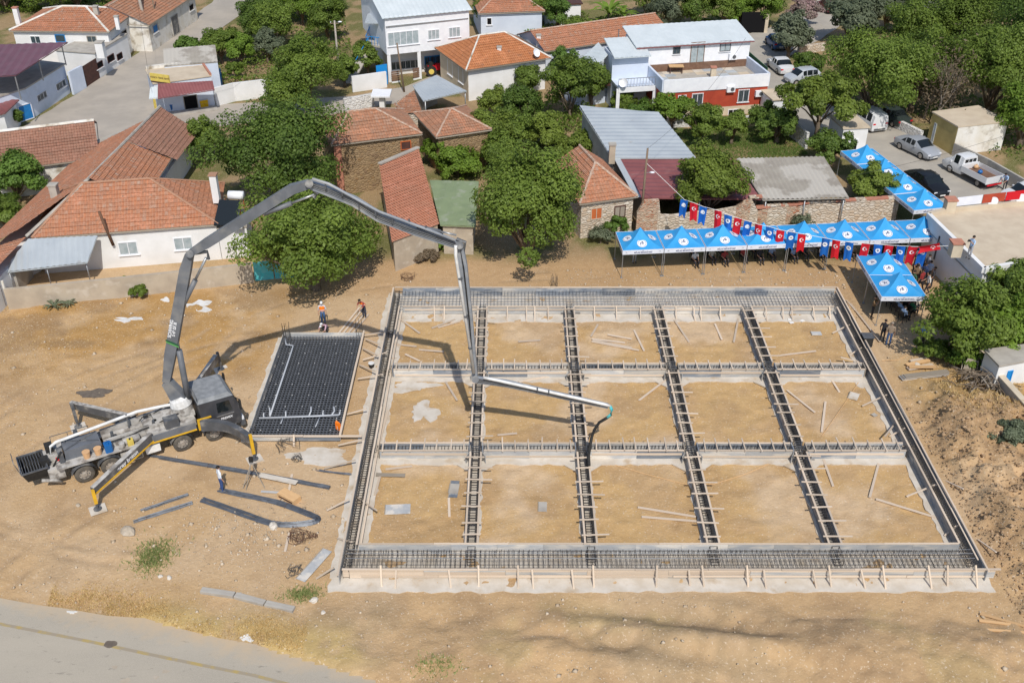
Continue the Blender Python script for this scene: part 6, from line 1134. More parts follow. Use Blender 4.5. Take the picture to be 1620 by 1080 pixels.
W_(MB().tube(hs_+[onpl(961,660,-.1)], .085, 8), 'hose_coupling', 'teal', s5, True); W_(MB().tube([onpl(961,660,-.1)]+h1_[1:]+[hz+(e_-hz)*.3+V((-.05,0,-.05)), hz+(e_-hz)*.65+V((-.08,0,-.02)), e_], .085, 8), 'end_hose', 'black', s5, True)
d_ = (onpl(283,470)-onpl(272,545)).normalized(); cN = -bn_; xd = d_; 
put_text('SCHWING', .25, mt['palewhite'], s1, onpl(270,520,-.225), xd, -V((1,0,0)), .008); put_text('S 43 SX III', .22, mt['palewhite'], s1, onpl(276,521,-.225), xd, -V((1,0,0)), .008)
pc = onpl(272,542,-.222); ax = V((1,0,-.55)).normalized(); W_(MB().bar(pc-ax*.36, pc+ax*.36, .012, .1, V((0,0,1))), 'green_stripe', 'darkgreen', s1); W_(MB().bar(pc-ax*.36-V((0,0,.12)), pc+ax*.36-V((0,0,.12)), .012, .05, V((0,0,1))), 'light_stripe', 'weedgreen', s1)
def hoses(pts, par):
    for k, dz in enumerate((.10, -.02, -.12)): W_(MB().tube([onpl(x, y, -.24-.012*k)+V((random.uniform(-.02,.02),0,dz*.8+random.uniform(-.02,.02))) for x, y in pts], .015, 5), 'hydraulic_hose', 'black', par)
hoses(((492,292),(520,302),(560,319),(600,344),(640,360),(690,376),(725,388)), s3); hoses(((728,392),(734,425),(742,500),(750,590)), s4); hoses(((756,601),(800,608),(880,624),(950,640)), s5)
for x, y, r_, h_ in ((4.2,-.3,.16,.4),(4.5,.4,.2,.3),(5.1,.55,.12,.5),(3.9,.6,.14,.35),(1.9,-.3,.1,.5),(.2,.8,.14,.5),(2.4,.85,.12,.4)): P_(MB().tube([(x,y,1.6),(x,y,1.6+h_)], [r_,r_*.85], 9), 'valve_block', 'trucksteel')
for a, b in (((-.9,.5,1.5),(3.6,.9,1.8)),((-.9,-.5,1.45),(3.8,-.75,1.9)),((3.5,.2,1.9),(5.6,.7,2.2)),((3.4,-.5,1.8),(5.5,-.6,2.1))): a = V(a); b = V(b); P_(MB().tube([a+(b-a)*t+V((0,.08*math.sin(9*t),.06*math.sin(14*t))) for t in np.linspace(0,1,12)], .035, 5), 'hydraulic_hose', 'black')
for x in (-1.1,-.2,.9): P_(MB().bar((x,1.15,1.36),(x,1.15,1.95),.03,.03), 'handrail_post', 'trucksteel')
P_(MB().bar((-1.1,1.15,1.95),(.9,1.15,1.95),.03,.03), 'handrail', 'trucksteel'); P_(MB().box(-1.5,-1.1,.2,.7,1.6,2.0).box(-1.9,-1.5,-.5,.0,1.3,1.7), 'agitator_drive', 'black'); P_(MB().tube([(-1.4,-.6,1.2),(-1.0,-.8,1.9),(-.8,-.7,2.1)], .05, 6), 'water_hose', 'black'); P_(MB().box(-1.15,-1.0,-.75,-.6,1.6,1.75), 'stop_button_box', 'flagred')
# things carried on the deck
def bucket(x, y, r, h, mat, label, lid=False, name='bucket', cat='bucket'):
    p = TM @ V((x,y,1.36)); b_ = thing(name, label, cat, p, TA); part(MB().tube([(0,0,0),(0,0,h)], [r*.85,r], 12), 'body', mt[mat], b_); part(MB().tube([(0,0,h),(0,0,h+.03)], r*1.06, 12), 'rim', mt[mat], b_)
bucket(.35,-.9,.2,.38,'orangeplastic','left peach plastic bucket on the truck deck behind the rear wheel'); bucket(.95,-.9,.2,.38,'orangeplastic','right peach plastic bucket on the truck deck beside the blue can'); bucket(2.2,-1.0,.16,.3,'splash','small grey bucket on the truck deck right of the blue can')
p = TM @ V((1.5,-.9,1.36)); jc = thing('jerrycan', 'blue plastic jerrycan on the truck deck', 'jerrycan', p, TA); part(MB().prism([(-.2,-.17),(-.14,-.22),(.14,-.22),(.2,-.17),(.2,.17),(.14,.22),(-.14,.22),(-.2,.17)], 0, .5), 'body', mt['blueplastic'], jc); part(MB().tube([(0,-.1,.5),(0,-.1,.6)], .06, 8), 'cap', mt['blueplastic'], jc); part(MB().bar((-.12,.12,.55),(.12,.12,.55),.04,.05), 'handle', mt['blueplastic'], jc)
p = TM @ V((2.65,-.95,1.36)); jc = thing('jerrycan', 'yellow jerrycan on the truck deck right of the blue one', 'jerrycan', p, TA); part(MB().prism([(-.16,-.13),(.16,-.13),(.16,.13),(-.16,.13)], 0, .38), 'body', mt['signyellow'], jc); part(MB().tube([(0,-.05,.38),(0,-.05,.46)], .05, 8), 'cap', mt['black'], jc)
# ================================================================ cars
def car(label, px_rear, px_front, kind, paint, group=None, name='parked_car', cat='car', side=-1, z=.035):
    "px_rear/px_front: where the near-side rear and front wheels stand"
    a, b = G(*px_rear), G(*px_front); d_ = (b-a); d_.z = 0; d_.normalize(); ang = math.atan2(d_.y, d_.x); left = V((-d_.y, d_.x, 0)); hwid = .75
    c_ = (a+b)/2+left*(hwid if side < 0 else -hwid); root = thing(name, label, cat, (c_.x, c_.y, z), ang, group)
    pm = mt.get('car_'+paint[0]) or M('car_'+paint[0], paint[1], rough=.3, spec=.55, metal=.15); mt['car_'+paint[0]] = pm
    if kind == 'sedan':   st = [(-2.22,.62,.40,.62,.62),(-2.15,.80,.30,.90,.90),(-1.75,.87,.24,.96,.98),(-1.30,.88,.22,.97,1.02),(-.72,.885,.22,.96,1.40),(-.1,.89,.22,.95,1.45),(.42,.89,.22,.94,1.41),(1.12,.88,.22,.93,.97),(1.7,.87,.24,.84,.88),(2.1,.80,.28,.70,.72),(2.24,.62,.36,.52,.52)]; cab_i = (3, 7); wb = 1.32; wr = .32
    elif kind == 'hatch': st = [(-1.95,.66,.40,.70,.70),(-1.88,.80,.30,.98,1.0),(-1.7,.84,.24,1.0,1.15),(-1.35,.86,.22,.98,1.45),(-.7,.87,.22,.97,1.50),(0,.87,.22,.96,1.50),(.5,.87,.22,.95,1.44),(1.1,.86,.22,.94,.98),(1.6,.84,.24,.84,.86),(1.9,.74,.3,.66,.66)]; cab_i = (2, 7); wb = 1.25; wr = .31
    elif kind == 'van':   st = [(-2.1,.78,.34,.95,.95),(-2.06,.86,.26,1.08,1.70),(-1.7,.88,.24,1.08,1.82),(-.9,.89,.22,1.07,1.85),(-.1,.89,.22,1.06,1.85),(.55,.89,.22,1.05,1.78),(1.2,.88,.22,1.02,1.08),(1.75,.85,.24,.86,.9),(2.1,.7,.32,.62,.62)]; cab_i = (1, 6); wb = 1.3; wr = .32
    elif kind == 'pickup': st = [(.35,.86,.30,1.1,1.1),(.40,.88,.30,1.12,1.78),(.8,.89,.28,1.10,1.86),(1.45,.89,.28,1.08,1.80),(2.05,.88,.28,1.06,1.12),(2.55,.85,.30,.95,1.0),(2.85,.72,.36,.75,.75)]; cab_i = (1, 4); wb = 1.65; wr = .33
    rows = []
    for x, w_, zb, zbelt, zt in st:
        rw = w_-.16 if zt > zbelt+.15 else w_-.10
        if zt <= zbelt+.05: rw = w_-.18
        rows.append([(x,-w_*.92,zb),(x,-w_,zb+.14),(x,-w_,zbelt-.12),(x,-w_*.965,zbelt),(x,-rw,zt-.02),(x,-rw*.6,zt+.02),(x,rw*.6,zt+.02),(x,rw,zt-.02),(x,w_*.965,zbelt),(x,w_,zbelt-.12),(x,w_,zb+.14),(x,w_*.92,zb)])
    vs_ = [p for r_ in rows for p in r_]; n = 12; body = []; sidew = {}; front = []; rear = []
    for i in range(len(rows)-1):
        for k in range(n):
            f = (i*n+k, (i+1)*n+k, (i+1)*n+(k+1) % n, i*n+(k+1) % n); ci = cab_i[0] <= i < cab_i[1]
            if ci and k in (3, 7) and (cab_i[0] if kind == 'sedan' else cab_i[0]+1) <= i < cab_i[1]-1: sidew.setdefault((i, k), []).append(f)
            elif i == cab_i[1]-1 and k in (4,5,6): front.append(f)
            elif kind != 'pickup' and i == (cab_i[0]) and k in (4,5,6) and st[i+1][4]-st[i][4] > .25: rear.append(f)
            else: body.append(f)
    body += [tuple(range(n))[::-1], tuple((len(rows)-1)*n+k for k in range(n))]
    bo_ = part(MB().add(vs_, body), 'body', pm, root, True); bo_.data.set_sharp_from_angle(angle=R(32))
    def pane(fs, nm, sc=.9):
        mb = MB()
        for f in fs:
            mb.add([vs_[i] for i in f], [(0,1,2,3)])
        part(mb, nm, mt['carglass'], root)
    for kk, fs in sidew.items(): pane(fs, 'side_window')
    if front: pane(front, 'windscreen')
    if rear: pane(rear, 'rear_window')
    ri = [r_ for r_ in st]
    for i in range(cab_i[0]+1, cab_i[1]):           # window pillars
        x, w_, zb, zbelt, zt = st[i]; rw = w_-.16
        for s in (-1, 1): part(MB().bar((x,s*w_*.97,zbelt-.01),(x,s*(rw+.004),zt-.01),.05,.07,(1,0,0)), 'pillar', pm, root)
    for sx in (-wb, wb):
        for s in (-1, 1):
            y = s*.77; o = part(MB().tube([(sx,y-.02*s,wr),(sx,y+.11*s,wr)], wr*.62, 14), 'wheel', mt['rim'], root); part(MB().tube([(sx,y-.1*s,wr),(sx,y+.1*s,wr)], wr, 16), 'tyre', mt['black'], o)
            mb = MB()
            for k in range(8): t0, t1 = R(8+164*k/8), R(8+164*(k+1)/8); mb.add([(sx+(wr+.05)*math.cos(t0),s*.80,wr+(wr+.05)*math.sin(t0)),(sx+(wr+.05)*math.cos(t1),s*.80,wr+(wr+.05)*math.sin(t1)),(sx+(wr+.05)*math.cos(t1),s*.895,wr+(wr+.05)*math.sin(t1)),(sx+(wr+.05)*math.cos(t0),s*.895,wr+(wr+.05)*math.sin(t0)),(sx+(wr-.06)*math.cos(t0),s*.893,wr+(wr-.06)*math.sin(t0)),(sx+(wr-.06)*math.cos(t1),s*.893,wr+(wr-.06)*math.sin(t1))], [(0,1,2,3),(3,2,5,4)])
            part(mb, 'wheel_arch', mt['black'], root)
    xf, xr = st[-1][0], st[0][0]; zl = st[-2][3]-.08
    for s in (-1, 1):
        part(MB().box(st[-2][0]-.08,st[-2][0]+.06,min(s*.5,s*.78),max(s*.5,s*.78),zl-.06,zl+.06), 'headlight', mt['palewhite'], root)
        if kind != 'pickup': part(MB().box(st[1][0]-.05,st[1][0]+.05,min(s*.52,s*.8),max(s*.52,s*.8),st[1][3]-.2,st[1][3]-.06), 'tail_light', mt['flagred'], root)
        mi = cab_i[1]-1; part(MB().box(st[mi][0]+.05,st[mi][0]+.2,min(s*.9,s*1.08),max(s*.9,s*1.08),st[mi][3],st[mi][3]+.14), 'mirror', pm, root)
    part(MB().box(xf-.06,xf+.03,-.62,.62,.3,.46), 'bumper', mt['trucksteel'] if kind != 'sedan' else pm, root); part(MB().box(xf+.02,xf+.045,-.25,.25,.34,.44), 'number_plate', mt['paper'], root)
    if kind != 'pickup': part(MB().box(xr-.03,xr+.06,-.62,.62,.34,.5), 'bumper', mt['trucksteel'] if kind != 'sedan' else pm, root); part(MB().box(xr-.045,xr-.02,-.25,.25,.5,.6), 'number_plate', mt['paper'], root)
    else:
        part(MB().box(-2.6,.3,-.95,.95,.72,.80), 'bed_floor', mt['browntile'], root)
        for nm_, bx in (('tailgate',(-2.66,-2.6,-.98,.98,.6,1.2)),('headboard',(.28,.34,-.98,.98,.7,1.25)),('side_board',(-2.6,.28,-.99,-.94,.68,1.2)),('side_board',(-2.6,.28,.94,.99,.68,1.2))): part(MB().box(*bx), nm_, pm, root)
        part(MB().box(-2.6,.35,-.4,.4,.4,.7), 'chassis', mt['black'], root); part(MB().box(-2.72,-2.66,-.8,.8,.42,.55), 'rear_bumper', mt['flagred'], root)
        for k in range(3): part(MB().box(.365,.375,-.62+k*.43,-.26+k*.43,1.25,1.62), 'rear_window', mt['carglass'], root)
    return root
car('silver sedan parked facing right on the paved lot beside the ochre shed', (1424,237), (1455,252), 'sedan', ('silver', (.36,.38,.41)))
pk = car('white pickup truck with an open flat bed parked by the grey block wall', (1546,296), (1502,273), 'pickup', ('white', (.74,.75,.76)), name='pickup_truck', cat='pickup', side=1)
car('black sedan parked close behind the slanting row of tents', (1430,287), (1474,316), 'sedan', ('black', (.012,.013,.016)), side=-1)
car('white car cut by the right edge of the picture above the banner', (1652,322), (1606,327), 'hatch', ('white', (.74,.75,.76)), side=1)
car('white van with blue stripes parked under the pine beside the dark sedan', (1368,206), (1352,196), 'van', ('white', (.74,.75,.76)), name='parked_van', cat='van', side=1)
car('dark green old sedan parked right of the white van', (1410,201), (1386,188), 'sedan', ('green', (.045,.06,.055)), side=1)
car('white old sedan seen from behind on the street by the terrace house', (1232,120), (1214,105), 'sedan', ('white', (.74,.75,.76)), side=1)
car('pale silver estate car parked under the big tree at the street', (1290,132), (1258,136), 'hatch', ('silverpale', (.50,.53,.56)), side=1)
car('blue hatchback parked on the street behind the olive tree', (1222,80), (1212,70), 'hatch', ('blue', (.03,.09,.22)), side=1)
car('dark maroon car parked at the top of the street', (1306,22), (1294,14), 'hatch', ('maroon', (.11,.015,.025)), side=1)
car('white car half hidden behind the garage block of the red house', (1212,168), (1222,160), 'hatch', ('white', (.74,.75,.76)), side=1)
pm_ = pk.matrix_basis
for x, y, m_, r_, lab in ((-1.0,.1,'blueplastic',.2,'blue drum standing in the bed of the white pickup'),(.0,-.4,'orangeplastic',.2,'orange sack lying in the bed of the white pickup')):
    p = Matrix.Translation(pk.location) @ Matrix.Rotation(pk.rotation_euler.z, 4, 'Z') @ V((x,y,.8)); b_ = thing('drum' if m_ == 'blueplastic' else 'sack', lab, 'drum' if m_ == 'blueplastic' else 'sack', p); part(MB().sphere((0,0,r_*.95), r_*1.1, r_, r_*.95, 12, 8), 'body', mt[m_], b_, True); part(MB().tube([(0,0,r_*1.85),(0,0,r_*2.1)], r_*.3, 8), 'neck', mt[m_], b_)
tr = thing('tractor', 'small red tractor parked in the yard of the big white house', 'tractor', G(692,118), .15)
part(MB().box(-.2,1.5,-.35,.35,.6,1.15), 'bonnet', mt['flagred'], tr); part(MB().box(-1.0,-.2,-.5,.5,.5,.9), 'platform', mt['flagred'], tr); part(MB().box(-.9,-.5,-.25,.25,.9,1.4), 'seat', mt['black'], tr); part(MB().tube([(-.1,0,1.1),(-.3,0,1.5)], .03, 5), 'steering_column', mt['black'], tr)
for x, y, r_ in ((-.7,-.7,.6),(-.7,.7,.6),(1.2,-.6,.35),(1.2,.6,.35)): o = part(MB().tube([(x,y-.12,r_),(x,y+.12,r_)], r_, 16), 'wheel', mt['black'], tr); part(MB().tube([(x,y-.13,r_),(x,y+.13,r_)], r_*.5, 12), 'rim', mt['signyellow'], o)
# ================================================================ people
def body_mesh(J, mats):
    "one continuous skinned figure from a joint dictionary; mats: shirt, trousers, skin, shoes"
    vs_ = []; es = []; rad = []; idx = {}; seg = []
    def jv(n, p, r): idx[n] = len(vs_); vs_.append(V(p)); rad.append(r)
    def ed(a, b, m_): es.append((idx[a], idx[b])); seg.append((idx[a], idx[b], m_))
    for n, (p, r) in J['j'].items(): jv(n, p, r)
    for a, b, m_ in J['e']: ed(a, b, m_)
    for s in 'LR':            # fingers
        w_ = V(J['j']['wrist'+s][0]); el = V(J['j']['elbow'+s][0]); d_ = (w_-el).normalized(); sd = d_.cross(V((0,1,0.3))).normalized(); jv('palm'+s, w_+d_*.07, (.036,.022)); ed('wrist'+s, 'palm'+s, 2); bd = V((0,-.35,-.25))
        for k, (o, l) in enumerate(((-.030,.075),(-.010,.088),(.010,.082),(.030,.064))): jv('f%d%s' % (k,s), w_+d_*(.07+l*.55)+sd*o*1.2, (.010,.010)); jv('t%d%s' % (k,s), w_+(d_*.07+(d_+bd*.8).normalized()*l)+sd*o*1.3, (.008,.008)); ed('palm'+s, 'f%d%s' % (k,s), 2); ed('f%d%s' % (k,s), 't%d%s' % (k,s), 2)
        jv('th'+s, w_+d_*.055+sd*-.055+V((0,-.02,0)), (.010,.010)); ed('palm'+s, 'th'+s, 2)
    me = bpy.data.meshes.new('body'); me.from_pydata(vs_, es, []); o = bpy.data.objects.new('tmp', me); COL.objects.link(o)
    md = o.modifiers.new('s', 'SKIN'); md.use_smooth_shade = True; md.branch_smoothing = .4
    for i, r_ in enumerate(rad): me.skin_vertices[0].data[i].radius = r_
    me.skin_vertices[0].data[idx['pelvis']].use_root = True
    sb_ = o.modifiers.new('b', 'SUBSURF'); sb_.levels = 1; sb_.render_levels = 1
    dg = bpy.context.evaluated_depsgraph_get(); out = bpy.data.meshes.new_from_object(o.evaluated_get(dg)); bpy.data.objects.remove(o)
    out.materials.clear(); [out.materials.append(m_) for m_ in mats]
    for p in out.polygons:
        best = 1e9; c_ = p.center
        for a, b, m_ in seg:
            A_, B_ = vs_[a], vs_[b]; d_ = B_-A_; t = max(0, min(1, (c_-A_).dot(d_)/max(d_.length_squared, 1e-9))); q = (c_-(A_+d_*t)).length-max(rad[a][0],rad[b][0])*.5
            if q < best: best = q; mi = m_
        p.material_index = mi; p.use_smooth = True
    return out
def skeleton(pose):
    j = dict(pelvis=((0,0,.95),(.155,.115)), spine=((0,0,1.14),(.14,.105)), chest=((0,0,1.34),(.17,.115)), neck=((0,0,1.47),(.058,.058)), chin=((0,-.02,1.55),(.072,.085)), crown=((0,-.01,1.68),(.07,.085)))
    for s, x in (('L',1),('R',-1)):
        j['sh'+s] = ((x*.19,0,1.41),(.062,.062)); j['elbow'+s] = ((x*.25,.03,1.13),(.046,.046)); j['wrist'+s] = ((x*.26,-.06,.90),(.03,.03)); j['hip'+s] = ((x*.095,0,.88),(.092,.092)); j['knee'+s] = ((x*.10,-.02,.49),(.062,.062)); j['ankle'+s] = ((x*.105,.02,.09),(.043,.043)); j['toe'+s] = ((x*.12,-.16,.04),(.036,.036))
    S_ = lambda n, p: j.__setitem__(n, (p, j[n][1]))
    if pose == 'camera':
        for s, x in (('L',1),('R',-1)): S_('elbow'+s, (x*.27,-.16,1.2)); S_('wrist'+s, (x*.07,-.30,1.42))
    if pose == 'stride': S_('kneeL', (.1,-.16,.5)); S_('ankleL', (.11,-.22,.09)); S_('toeL', (.12,-.40,.04)); S_('kneeR', (-.1,.05,.5)); S_('ankleR', (-.11,.25,.10)); S_('toeR', (-.12,.09,.04)); S_('wristR', (-.28,-.28,1.0)); S_('elbowR', (-.27,-.05,1.14))
    if pose == 'reach':
        S_('spine', (0,-.06,1.13)); S_('chest', (0,-.20,1.30)); S_('neck', (0,-.28,1.42)); S_('chin', (0,-.34,1.47)); S_('crown', (0,-.40,1.59))
        for s, x in (('L',1),('R',-1)): S_('sh'+s, (x*.19,-.22,1.36)); S_('elbow'+s, (x*.24,-.34,1.12)); S_('wrist'+s, (x*.16,-.52,.98))
    if pose == 'sit':
        up = .95-.47
        for n in ('pelvis','spine','chest','neck','chin','crown','shL','shR','elbowL','elbowR'): p = j[n][0]; S_(n, (p[0],p[1],p[2]-up))
        for s, x in (('L',1),('R',-1)): S_('hip'+s, (x*.095,-.03,.45)); S_('knee'+s, (x*.13,-.45,.49)); S_('ankle'+s, (x*.12,-.44,.09)); S_('toe'+s, (x*.13,-.62,.04)); S_('wrist'+s, (x*.14,-.32,.56)); S_('elbow'+s, (x*.25,-.04,.68))
    if pose == 'crouch':
        S_('pelvis', (0,.16,.38)); S_('spine', (0,.06,.54)); S_('chest', (0,-.14,.68)); S_('neck', (0,-.26,.76)); S_('chin', (0,-.33,.78)); S_('crown', (0,-.42,.87))
        for s, x in (('L',1),('R',-1)): S_('sh'+s, (x*.19,-.16,.70)); S_('elbow'+s, (x*.25,-.36,.5)); S_('wrist'+s, (x*.15,-.52,.3)); S_('hip'+s, (x*.11,.13,.36)); S_('knee'+s, (x*.17,-.24,.46)); S_('ankle'+s, (x*.12,.05,.09)); S_('toe'+s, (x*.14,-.14,.04))
    e = [('pelvis','spine',0),('spine','chest',0),('chest','neck',0),('neck','chin',2),('chin','crown',2)]
    for s in 'LR': e += [('chest','sh'+s,0),('sh'+s,'elbow'+s,0),('elbow'+s,'wrist'+s,2),('pelvis','hip'+s,1),('hip'+s,'knee'+s,1),('knee'+s,'ankle'+s,1),('ankle'+s,'toe'+s,3)]
    return dict(j=j, e=e)
def cloth(c): 
    k = 'cloth_%02d_%02d_%02d' % tuple(int(x*99) for x in c); mt.setdefault(k, M(k, c, tuple(x*.8 for x in c), 6, rough=.9)); return mt[k]
_bm = {}
def person(label, p, face, pose, shirt, trousers, hair='hair', hat=None, vest=False, scale=1.0, group=None, shoes=(.05,.04,.035), prop=None):
    root = thing('person', label, 'person', p, face, group); root.scale = (scale,)*3
    sk = skeleton(pose)
    if pose not in _bm: _bm[pose] = body_mesh(sk, [cloth((.1,.1,.1)), cloth((.2,.2,.2)), mt['skin'], cloth((.3,.3,.3))])
    me = _bm[pose].copy()
    for i_, m_ in enumerate((cloth(shirt), cloth(trousers), mt['skin'], cloth(shoes))): me.materials[i_] = m_
    link('body', me, root); cr, ch = V(sk['j']['crown'][0]), V(sk['j']['chin'][0]); up = (cr-ch).normalized(); hc = ch+up*.09
    fw = (V((0,-1,0))-up*up.dot(V((0,-1,0)))).normalized()
    part(MB().sphere(hc+up*.035-fw*.02, .098, .108, .088, 12, 8, -.2), 'hair' if not hat else 'hat', mt[hair] if not hat else cloth(hat), root, True)
    if hat: part(MB().bar(hc+up*.02+fw*.08, hc+up*.015+fw*.19, .15, .015), 'hat_brim', cloth(hat), root)
    sx = up.cross(fw); part(MB().bar(hc-up*.02+fw*.085, hc-up*.045+fw*.115, .025, .03), 'nose', mt['skin'], root); [part(MB().sphere(hc+fw*.088+sx*s*.033, .011, .011, .011, 6, 4), 'eye', mt['hair'], root) for s in (-1,1)]; [part(MB().sphere(hc+sx*s*.088-up*.01, .016, .025, .03, 6, 4), 'ear', mt['skin'], root) for s in (-1,1)]
    if vest:
        a, b = V(sk['j']['spine'][0])-(V(sk['j']['chest'][0])-V(sk['j']['spine'][0]))*.4, V(sk['j']['chest'][0]); d_ = (b-a); vs_ = []; fs = []; n = 14
        for i, (t, rx, ry) in enumerate(((0,.185,.155),(.4,.18,.15),(.8,.215,.165),(1.0,.20,.15),(1.28,.11,.11))):
            for k in range(n): th = 6.2832*k/n; pp_ = a+d_*t; vs_.append(pp_+V((rx*math.cos(th), ry*math.sin(th), 0)))
        for i in range(4):
            for k in range(n): fs.append((i*n+k, i*n+(k+1) % n, (i+1)*n+(k+1) % n, (i+1)*n+k))
        part(MB().add(vs_, fs), 'vest', mt['orange'], root, True); rs_ = MB(); c0 = a+d_*.35; rs_.tube([c0-V((0,0,.025)), c0+V((0,0,.025))], .19, 14, False); part(rs_, 'reflective_band', mt['valance'], root)
    if prop == 'camera': part(MB().box(-.08,.08,-.42,-.33,1.40,1.52), 'camera', mt['black'], root); part(MB().tube([(0,-.42,1.46),(0,-.52,1.46)], .045, 10), 'camera_lens', mt['black'], root)
    return root
UP, DN, LT, RT_ = math.pi, 0, -math.pi/2, math.pi/2     # facing away / towards the viewer / left / right
person('standing worker in an orange vest, blue jeans and white cap behind the rebar mat', G(512,512), .1, 'stand', (.6,.62,.66), (.08,.16,.33), hat=(.75,.75,.75), vest=True)
person('crouching worker in a pink shirt and white cap behind the rebar mat', G(516,526), -.5, 'crouch', (.55,.36,.42), (.05,.05,.06), hat=(.75,.75,.75))
person('worker in an orange vest and dark trousers bending beside the loose planks', G(577,503), -.6, 'reach', (.30,.05,.05), (.05,.055,.08), vest=True)
person('man in a white shirt and navy trousers standing by the pump truck', G(352,777), 2.2, 'stand', (.72,.76,.82), (.05,.09,.24), shoes=(.5,.5,.5))
person('photographer in a pale blue shirt standing on the flat roof', G(1532,409,3.36), -1.1, 'camera', (.42,.58,.80), (.42,.42,.45), prop='camera')
person('man in a light blue shirt standing behind the white pickup', G(1588,301), -.9, 'reach', (.38,.54,.78), (.04,.045,.06))
person('person in a brown top and black trousers photographing beside the nearest tent', G(1378,504), 1.0, 'camera', (.24,.15,.08), (.02,.02,.022), prop='camera', scale=1.03)
person('grey-haired man in a brown shirt and blue jeans standing with his back to us', G(1404,547), 2.9, 'stand', (.27,.21,.16), (.05,.10,.22), hair='greybark', scale=1.05)
person('person in dark clothes standing left of the man in the brown shirt', G(1394,541), 2.4, 'stand', (.03,.03,.035), (.025,.025,.03))
person('man in a bright blue shirt standing in the shade of the leafy tree', G(1456,548), 1.6, 'stride', (.10,.25,.62), (.05,.05,.06))
def chair(label, p, face, mat, group=None):
    c_ = thing('chair', label, 'chair', p, face, group); part(MB().box(-.21,.21,-.22,.2,.42,.45), 'seat', mt[mat], c_); part(MB().box(-.21,.21,.18,.21,.5,.86), 'backrest', mt[mat], c_)
    for x in (-.19,.19):
        for y in (-.2,.19): part(MB().box(x-.015,x+.015,y-.015,y+.015,0,.42), 'leg', mt[mat], c_)
        part(MB().box(x-.015,x+.015,.18,.21,.45,.5), 'back_post', mt[mat], c_)
for i, (x, y, sh, lab) in enumerate(((1408,486,(.40,.52,.75),'white and blue'),(1416,494,(.74,.75,.76),'white'),(1421,501,(.38,.52,.80),'light blue'),(1427,509,(.45,.60,.85),'pale blue'),(1432,492,(.22,.03,.04),'dark red'),(1440,500,(.05,.22,.10),'green'),(1402,478,(.03,.03,.04),'black'),(1412,480,(.10,.13,.25),'navy'),(1426,484,(.30,.28,.26),'grey'),(1436,484,(.02,.05,.14),'dark blue'),(1446,492,(.55,.50,.42),'cream'))):
    p = G(x, y); face = 2.0; chair('dark chair under the nearest tent holding the person in the %s shirt' % lab, p, face, 'black', 'chairs under the nearest tent'); person('person in a %s shirt seated under the nearest tent' % lab, p, face, 'sit', sh, (.04,.04,.05))
for i in range(28):
    rw_ = ('front','back')[i // 14]; ii_ = i % 14; t = (1.9+ii_*.4)*per; p = row_l+dr*(t+.2*math.sin(i*2.3))+dn*(1.5+1.0*(i // 14)+.3*(i % 2)); p = V((p.x,p.y,.01)); sh = ((.74,.75,.77),(.05,.06,.09),(.30,.42,.66),(.04,.04,.045),(.35,.06,.06),(.50,.48,.42))[(i*5+i//3) % 6]; cn_ = ('white','navy','blue','black','red','beige')[(i*5+i//3) % 6]
    no_ = ('first','second','third','fourth','fifth','sixth','seventh','eighth','ninth','tenth','eleventh','twelfth','thirteenth','last')[ii_]; lab = '%s-shirted person seated under the long tent row, %s row, %s from left' % (cn_, rw_, no_); chair('dark chair in the %s row under the long tents, %s from the left' % (rw_, no_), p, .3, 'black', 'chairs under the long tent row'); person(lab, p, .3, 'sit', sh, (.04,.04,.05))
person('person in pale trousers standing under the leftmost tent', G(1003,416), .4, 'stand', (.05,.05,.06), (.40,.40,.40))
for i, (x, y, sh) in enumerate(((1448,425,(.74,.75,.77)),(1456,432,(.05,.05,.06)),(1464,436,(.3,.3,.33)))): person(('man in a white shirt','person in black','person in grey')[i]+' standing between the tents and the building wall', G(x,y), 1.8, 'stand', sh, (.04,.04,.05))
for i, (x, y, sh, cn_) in enumerate(((1442,438,(.03,.03,.035),'black'),(1450,444,(.62,.64,.68),'pale grey'),(1458,450,(.04,.06,.14),'navy'),(1446,452,(.22,.15,.09),'brown'),(1466,446,(.38,.50,.72),'light blue'),(1454,460,(.30,.04,.04),'red'),(1472,456,(.05,.05,.06),'charcoal'),(1464,466,(.70,.70,.68),'cream'),(1440,462,(.06,.14,.08),'dark green'))): person('person in a %s shirt in the crowd between the near tents and the wall' % cn_, G(x,y), 1.2+.5*i, ('stand','stride')[i % 2], sh, (.04,.04,.05))
# surveying tripod
tp = thing('tripod', 'surveying instrument on a tripod beside the rebar bundles', 'tripod', G(400,757), world=True); c_ = G(402,757)+V((0,0,1.15)); part(MB().box(c_.x-.1,c_.x+.1,c_.y-.08,c_.y+.08,1.2,1.5), 'instrument', mt['black'], tp); part(MB().tube([c_-V((0,0,.02)), c_+V((0,0,.06))], .12, 8), 'head', mt['steel'], tp)
for q in ((384,773),(389,775),(419,772)): part(MB().tube([c_, G(*q)], .025, 5), 'leg', mt['oldtimber'], tp)
